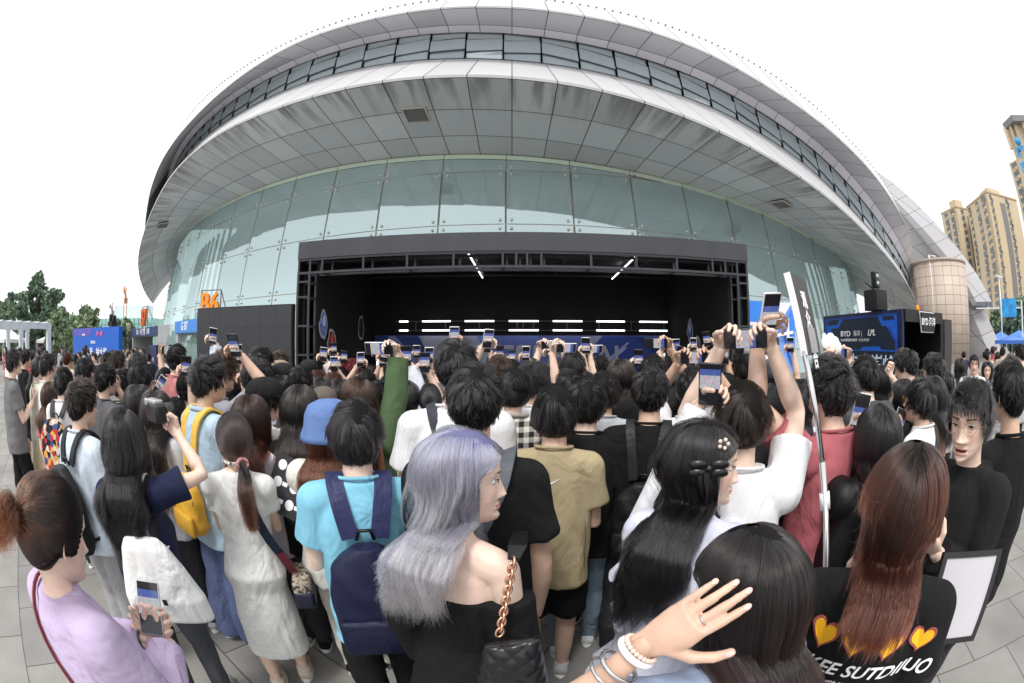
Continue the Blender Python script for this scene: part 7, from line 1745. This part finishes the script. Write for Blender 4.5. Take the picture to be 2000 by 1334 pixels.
# -- lilac blouse woman with phone, bottom left
h1 = C(76, 921, 1.04, 70, 'bun', 'shirt', (.52, .42, .6), "woman in pale lilac blouse texting with a brown hair bun", FG, fem=True, hcol=(.016, .011, .01), tip=(.16, .05, .02), hyaw=66, hpitch=-18, q=3, arms=('G', ('P', 292, 1188, 's', 'p', 8, 0)), skin=(.8, .58, .47), hint=Vector((.5, -.4, -.8)), wid=1.0, fold=.5, collar=False)
g = MB()
if h1.arm[1]:
    a, e, w, M, hk = h1.arm[1]
    c = e.lerp(w, .86); t = (w - e).normalized(); u_ = t.orthogonal().normalized(); v_ = t.cross(u_)
    for j in range(20): an = 2 * pi * j / 20; g.ball(c + (u_ * cos(an) + v_ * sin(an)) * .031, .0048, 8)
    g.build("bead_bracelet", M_leather, h1.root)
    a, e, w, M, hk = h1.arm[-1]; c = e.lerp(w, .9); t = (w - e).normalized(); g = MB(); g.tube([c - t * .01, c + t * .01], [.033, .032], 16); g.build("watch_band", mat("green_band", (.05, .07, .05), .5), h1.root)
o = sling(h1, -1, (.16, .02, .03), "dark red beaded strap over the lilac blouse woman's left shoulder", .02)
# -- ruffle dress girl
RUF = (.62, .64, .76)
h7 = C(1383, 811, 1.2, 15, 'wave:.42', 'shirt', RUF, "girl in pale lilac ruffled dress with a black hair bow", FG, fem=True, hyaw=82, face=True, q=3, botk='skirt', collar=False, bot=RUF, arms=('phone', 'phone'), skin=(.78, .57, .46), seed=23, he=.058)
C(1368, 838, 1.4, 8, 'long:.3', 'hoodie', (.74, .74, .77), "short woman in white hooded jacket hidden behind the ruffled dress girl", FG, fem=True, arms=(('P', 1391, 738, 'k', 'p', 2, 0), None), q=2, wid=1.0)
def ruffle(p, zc, r0, r1, dz, n, amp, parent, seed, yo=-.01, ry=.75):
    rs = random.Random(seed); g = MB(); rings = []; m = 120
    for t in (0, .25, .5, .75, 1):
        rr_ = r0 + (r1 - r0) * t; ring = []
        for j in range(m):
            a = 2 * pi * j / m; w = 1 + amp * t * sin(n * a + 1.5 * sin(3 * a + seed)); z = zc - dz * t + .012 * t * sin(n * 1.7 * a + seed)
            ring.append((rr_ * w * sin(a), yo + rr_ * ry * w * cos(a), z))
        rings.append(ring)
    g.loft(rings, caps=False); o = g.build("ruffle", M_cloth, parent); o.color = (*RUF, 1); return o
ruffle(h7, h7.Z(1.40), .13, .2, .07, 11, .06, h7.root, 1); ruffle(h7, h7.Z(1.34), .17, .225, .1, 12, .06, h7.root, 2, ry=.8); ruffle(h7, h7.Z(1.2), .165, .215, .12, 13, .05, h7.root, 3, ry=.8)
ruffle(h7, h7.Z(.98), .15, .26, .2, 14, .05, h7.root, 4, ry=.85)
def bow(p, c, s_, m, name):
    g = MB(); c = Vector(c)
    for sx in (-1, 1):
        for dz in (.5, -.5): g.ball(c + Vector((0, sx * .022 * s_, dz * .018 * s_)), .02 * s_, 10, sc=(.35, 1, .55))
    g.ball(c, .009 * s_, 8); V = [p.Mh @ Vector(v) for v in g.v]; g.v = [tuple(v) for v in V]; return g.build(name, m, p.root)
bow(h7, (.096, .0, .02), 1.3, mat("satin_black", (.006, .006, .007), .3), "hair_bow")
g = MB()
for j in range(5): a = 2 * pi * j / 5; g.ball(h7.Mh @ Vector((.085, .035 + .012 * cos(a), .085 + .012 * sin(a))), .006, 8)
g.build("pearl_clip", mat("pearl", (.75, .6, .5), .2), h7.root)
# -- woman with the hand on her head, bottom centre right
wr = at(1262, 1258, .53); tip_ = at(1498, 1112, .56); zc = (tip_ - wr).normalized(); yc = (Vector((0, 0, CH)) - wr); yc = (yc - zc * yc.dot(zc)).normalized(); xc = yc.cross(zc)
HMx = Matrix((xc, yc, zc)).transposed().to_4x4()
h8 = C(1487, 1016, .72, -50, 'long:.45', 'tee', (.3, .36, .5), "dark-haired woman in denim blue pressing a hand to her head", FG, fem=True, hyaw=-55, hpitch=-10, hsc=1.06, q=3, face=True, arms=(('T', wr, 'flat', HMx, Vector((-.7, .2, -.9))), None), skin=(.66, .44, .33), seed=31, hcol=(.012, .01, .01), tip=(.03, .012, .01), fold=.6)
a, e, w, M, hk = h8.arm[-1]; t = (w - e).normalized(); u_ = t.orthogonal().normalized(); v_ = t.cross(u_)
for fr_, rr_, th, nm, m_ in ((.95, .031, .0045, "pearl_bracelet", MATS["pearl"]), (.9, .033, .006, "white_bracelet", M_wt), (.72, .037, .004, "silver_bangle", M_steelp), (.62, .039, .003, "silver_bangle", M_steelp)):
    g = MB(); c = e.lerp(w, fr_)
    if nm[0] == 'p':
        for j in range(24): an = 2 * pi * j / 24; g.ball(c + (u_ * cos(an) + v_ * sin(an)) * rr_, th, 8)
    else: g.tube([c + (u_ * cos(an) + v_ * sin(an)) * rr_ for an in [2 * pi * j / 24 for j in range(25)]], th, 8, caps=False)
    g.build(nm, m_, h8.root)
g = MB(); c = M @ Vector((-.012 * .92, 0, .105 * .92)); zz = (M.to_3x3() @ Vector((0, -.2, 1))).normalized(); u_ = zz.orthogonal().normalized(); v_ = zz.cross(u_)
g.tube([c + (u_ * cos(an) + v_ * sin(an)) * .0102 for an in [2 * pi * j / 16 for j in range(17)]], .0014, 6, caps=False); g.build("ring", M_steelp, h8.root)
# -- red-brown haired woman in heart T-shirt
h9 = C(1793, 846, .95, -8, 'long:.175', 'tee', (.008, .008, .009), "woman with long red-brown hair in a black T-shirt with yellow hearts", FG, fem=True, hcol=(.014, .009, .008), tip=(.07, .018, .01), q=3, seed=57, fold=.55, wid=1.1)
Mh9 = wm(h9); yb = -.16; hz = h9.Z(1.345)
M_heart = mat("heart_yellow", lin((.98, .72, .1)), .7); M_hedge = mat("heart_edge", lin((.62, .32, .3)), .7)
def backpt(x, z): return Vector((x, yb - .012 + .35 * x * x, z))
for i, x in enumerate((-.19, -.105, -.02, .065, .15)):
    for sc_, m_, o_, nm in ((1.25, M_hedge, 0, "heart_print_edge"), (1, M_heart, .002, "heart_print")):
        P = []
        for j in range(26):
            a = 2 * pi * j / 26; hx = 16 * sin(a) ** 3; hy = 13 * cos(a) - 5 * cos(2 * a) - 2 * cos(3 * a) - cos(4 * a); q = backpt(x + hx * .0019 * sc_, hz + hy * .0019 * sc_); q.y -= o_; P.append(q)
        g = MB(); g.add(P, [tuple(range(26))]); conform(g.build(nm, m_, h9.root), h9, .003 + o_)
for body, sz, dz, shr in (("ATRCKEE SUTDIIUO", .052, -.075, .25), ("There is but one succed to sicess", .018, -.115, .2), ("keep your balance you must keep moerwit", .018, -.138, .2), ("by yourself", .018, -.161, .2)):
    text("print_lettering", body, sz, frame((-.02, yb - .014, hz + dz), (1, 0, 0), (0, 0, 1)), M_wt, h9.root, ext=0, shear=shr, bold=.001 if sz > .03 else 0)
    conform(bpy.data.objects[[o.name for o in h9.root.children if o.name.startswith("print_lettering")][-1]], h9, .004)
# -- man in glasses facing the camera
h10 = C(1904, 731, 1.58, -155, 'short', 'hoodie', (.011, .011, .012), "man in thin round glasses and black hoodie facing the camera", FG, hyaw=-160, hpitch=-5, face=True, glasses='metal', mo=.3, hw=1.06, q=3, arms=('phone', None), bot=K_, skin=(.83, .6, .49), seed=12, fold=.8)
# -- chained quilted bag of the lilac-haired woman
qb = bpy.data.objects.new("chain_bag", None); COL.objects.link(qb); tag(qb, "quilted black leather shoulder bag on a chunky rose gold chain", "handbag")
A, B = at(1003, 1072, .9), at(975, 1240, .82)
shp = [at(x, y, d) for x, y, d in ((1016, 1040, 1.12), (1014, 1052, 1.02), (1010, 1068, .93), (1003, 1092, .88))]
g = MB(); ribbon(g, shp, [.04, .045, .045, .028], .008, Vector((1, 0, 0))); g.build("leather_tab", M_leather, qb)
g = MB(); n = 14
for i in range(n):
    c = shp[-1].lerp(B, (i + .5) / n); t = (B - shp[-1]).normalized(); u_ = Vector((1, .3, 0)).normalized() if i % 2 else Vector((-.3, 1, 0)).normalized()
    g.tube([c + t * .0135 * cos(an) + u_ * .0095 * sin(an) for an in [2 * pi * j / 12 for j in range(13)]], .0032, 6, caps=False)
g.build("chain", M_gold, qb)
g = MB(); c0 = at(1000, 1290, .80); rings = []
for t in (-.04, 0, .2, .5, .8, .97, 1.0):
    w = .1 * (1 - .35 * max(0, t)); dp = .042 * sqrt(max(.03, 1 - (2 * t - 1) ** 2 * .8)); rings.append([(c0.x + x - .0, c0.y + y, c0.z - .13 + .2 * t + .012 * sin(x * 30)) for x, y, _ in ell(0, w, dp, 0, 32, 2.6)])
g.loft(rings)
qm = mat("quilted", (.011, .011, .012), .28); n_ = qm.node_tree; tc = n_.nodes.new("ShaderNodeTexCoord"); ck = n_.nodes.new("ShaderNodeTexVoronoi"); ck.inputs['Scale'].default_value = 26; ck.inputs['Randomness'].default_value = 0; mp = n_.nodes.new("ShaderNodeMapping"); mp.inputs['Rotation'].default_value = (0, rad(45), 0); bp__ = n_.nodes.new("ShaderNodeBump"); bp__.inputs['Distance'].default_value = .01; bp__.invert = True
n_.links.new(tc.outputs['Object'], mp.inputs[0]); n_.links.new(mp.outputs[0], ck.inputs[0]); n_.links.new(ck.outputs[0], bp__.inputs['Height']); n_.links.new(bp__.outputs[0], n_.nodes["Principled BSDF"].inputs['Normal'])
g.build("bag_body", qm, qb)
# -- brown shoulder bag of the green-sleeved woman
sb_ = bpy.data.objects.new("brown_bag", None); COL.objects.link(sb_); sb_.matrix_world = wm(pE); tag(sb_, "tan brown leather shoulder bag on the green top", "handbag")
M_tan = mat("tan_leather", (.32, .12, .05), .45, bump=.2, bscale=50, bdist=.002)
g = MB(); ribbon(g, smoothpath([(.1, .02, pE.Z(1.45)), (.11, -.09, pE.Z(1.4)), (.13, -.16, pE.Z(1.15))]), .03, .006, Vector((1, 0, 0))); g.build("bag_strap", M_tan, sb_)
g = MB(); g.loft([[(x + .16, -.2 + y, pE.Z(1.16) - .3 * t) for x, y, _ in ell(0, w, dp, 0, 24, 2.6)] for t, w, dp in ((0, .04, .02), (.2, .09, .05), (.6, .14, .065), (.9, .15, .06), (1, .13, .03))]); g.build("bag_body", M_tan, sb_)
# -- silver pole with tall narrow sign
ps = bpy.data.objects.new("pole_sign", None); COL.objects.link(ps); tag(ps, "tall silver pole carrying a narrow black sign with white edges", "sign")
pb, pm, pt_ = at(1613, 1098, 1.42), at(1572, 694, 1.5), at(1537, 533, 1.52)
pb2 = pm + (pb - pm) * 1.75
if pb2.z < .01: pb2 = pm + (pb2 - pm) * ((pm.z - .01) / (pm.z - pb2.z))
g = MB(); g.tube([pb2, pm.lerp(pb, .5)], .0125, 14); g.build("lower_pole", M_steelp, ps); g = MB(); g.tube([pm.lerp(pb, .5), pm + (pm - pb) * .02], .0105, 14); g.build("upper_pole", M_steelp, ps)
q = at(1611, 978, 1.45); ax = (pm - pb).normalized(); g = MB(); g.tube([q - ax * .03, q + ax * .03], .02, 14); g.build("white_clamp", M_wt, ps)
ax = (pt_ - pm); Ls = ax.length; ax.normalize(); wd = at(1600, 690, 1.72) - pm; wd = (wd - ax * wd.dot(ax)).normalized(); nn = ax.cross(wd)
Msg = Matrix.Identity(4)
for i in range(3): Msg[i][0] = wd[i]; Msg[i][1] = nn[i]; Msg[i][2] = ax[i]; Msg[i][3] = (pm + ax * Ls / 2 + wd * .11)[i]
g = MB(); g.box((0, 0, 0), (.22, .018, Ls)); g.v = [tuple(Msg @ Vector(v)) for v in g.v]; g.build("sign_panel", mat("sign_charcoal", (.05, .048, .055), .5), ps)
g = MB(); g.box((-.114, 0, 0), (.008, .024, Ls)); g.v = [tuple(Msg @ Vector(v)) for v in g.v]; g.build("sign_edge_strip", M_wt, ps)
sgn_ = -1 if (Vector((0, 0, CH)) - pm).dot(nn) < 0 else 1
for i, ch in enumerate("观众集合"):
    text("sign_character", ch, .07, Msg @ Matrix.Translation((.0, sgn_ * .0115, .05 - i * .072)) @ frame((0, 0, 0), (-sgn_, 0, 0), (0, 0, 1)), M_wt, ps, ext=.0006, bold=.002)
g = MB(); g.box((.0, sgn_ * .013, -Ls / 2 + .05), (.1, .004, .09)); g.v = [tuple(Msg @ Vector(v)) for v in g.v]; g.build("paper_tag", PHC['s'], ps)
# -- white light board in black frame
fb = bpy.data.objects.new("framed_board", None); COL.objects.link(fb); tag(fb, "white panel in a black frame on a stand, beside the red-brown haired woman", "board")
c = [at(1838, 1086, 1.12), at(1937, 1073, 1.2), at(1889, 1250, 1.16), at(1823, 1254, 1.06)]
cx_ = (c[1] - c[0] + c[2] - c[3]).normalized(); cz_ = (c[0] - c[3] + c[1] - c[2]).normalized(); cn_ = cx_.cross(cz_); cz_ = cn_.cross(cx_) * 1.0; cen = sum(c, Vector()) / 4
wB = (c[1] - c[0]).length * .9 + .05; hB_ = (c[0] - c[3]).length; Mb_ = Matrix.Identity(4)
for i in range(3): Mb_[i][0] = cx_[i]; Mb_[i][1] = cn_[i]; Mb_[i][2] = cz_[i]; Mb_[i][3] = cen[i]
def bb(name, boxes, m):
    g = MB()
    for cc, dd in boxes: g.box(cc, dd)
    g.v = [tuple(Mb_ @ Vector(v)) for v in g.v]; return g.build(name, m, fb)
bb("frame", [((0, .0, hB_ / 2), (wB, .02, .016)), ((0, 0, -hB_ / 2), (wB, .02, .016)), ((-wB / 2, 0, 0), (.016, .021, hB_ + .016)), ((wB / 2, 0, 0), (.016, .021, hB_ + .016))], MATS['glasses_black'])
bb("panel", [((0, .001, 0), (wB - .016, .01, hB_ - .016))], mat("board_white", (.52, .5, .54), .5))
g = MB(); foot = cen - Vector((0, 0, hB_ / 2)); g.tube([foot, Vector((foot.x, foot.y, .02))], .014, 10); g.tube([foot + Vector((0, 0, -.02)), foot + Vector((0, 0, -.12))], .028, 12); g.build("stand", MATS['glasses_black'], fb)
# -- white cloud hand fan, long white lens, programme sheet
g = MB(); c = at(1622, 672, 2.6)
for dx, dz, r in ((-.04, .01, .04), (.0, .02, .045), (.04, 0, .045), (.07, -.02, .035), (.03, -.03, .04), (-.055, .045, .018)): g.ball(c + Vector((dx, 0, dz)), r, 14, sc=(1, .18, 1))
o = g.build("hand_fan", M_wt); tag(o, "white cloud-shaped hand fan raised beside the pink T-shirt man", "fan")
C(1626, 712, 2.9, -15, 'short', 'tee', W_, "person raising a white cloud fan and a phone behind the curly head", RC, arms=(('T', c + Vector((-.04, 0, -.11)), 'fist'), Ph(1634, 690, 's', 'l')), q=1)
ln = empty("telephoto_camera", at(1505, 676, 2.75), rad(75), label="black camera with long white lens held over heads by the stage", cat="camera")
g = MB(); g.box((0, 0, 0), (.14, .08, .11), bev=.015); g.build("camera_body", MATS["phone_black"], ln); g = MB(); g.tube([(0, .04, 0), (0, .1, 0), (0, .12, 0), (0, .2, 0)], [.038, .038, .045, .047], 18); g.build("lens", M_wt, ln)
g = MB(); g.tube([(0, .2, 0), (0, .25, 0)], [.05, .05], 18); g.build("lens_hood", MATS["phone_black"], ln)
g = MB(); p = at(560, 950, 1.95); g.box((0, 0, 0), (.21, .004, .28)); o = g.build("programme_sheet", mat("sheet_black", (.03, .03, .035), .4), None, p, rad(-10)); o.rotation_euler = (rad(-25), rad(12), rad(-8)); tag(o, "black printed sheet with white discs held beside the cheongsam woman", "leaflet")
g = MB()
for i in range(2):
    for j in range(3): g.ball((-.055 + i * .1, -.004, .09 - j * .085), .026, 14, sc=(1, .05, 1)); g.box((-.01 + i * .1, -.004, .09 - j * .085), (.03, .002, .02))
g.build("white_print", M_wt, o)
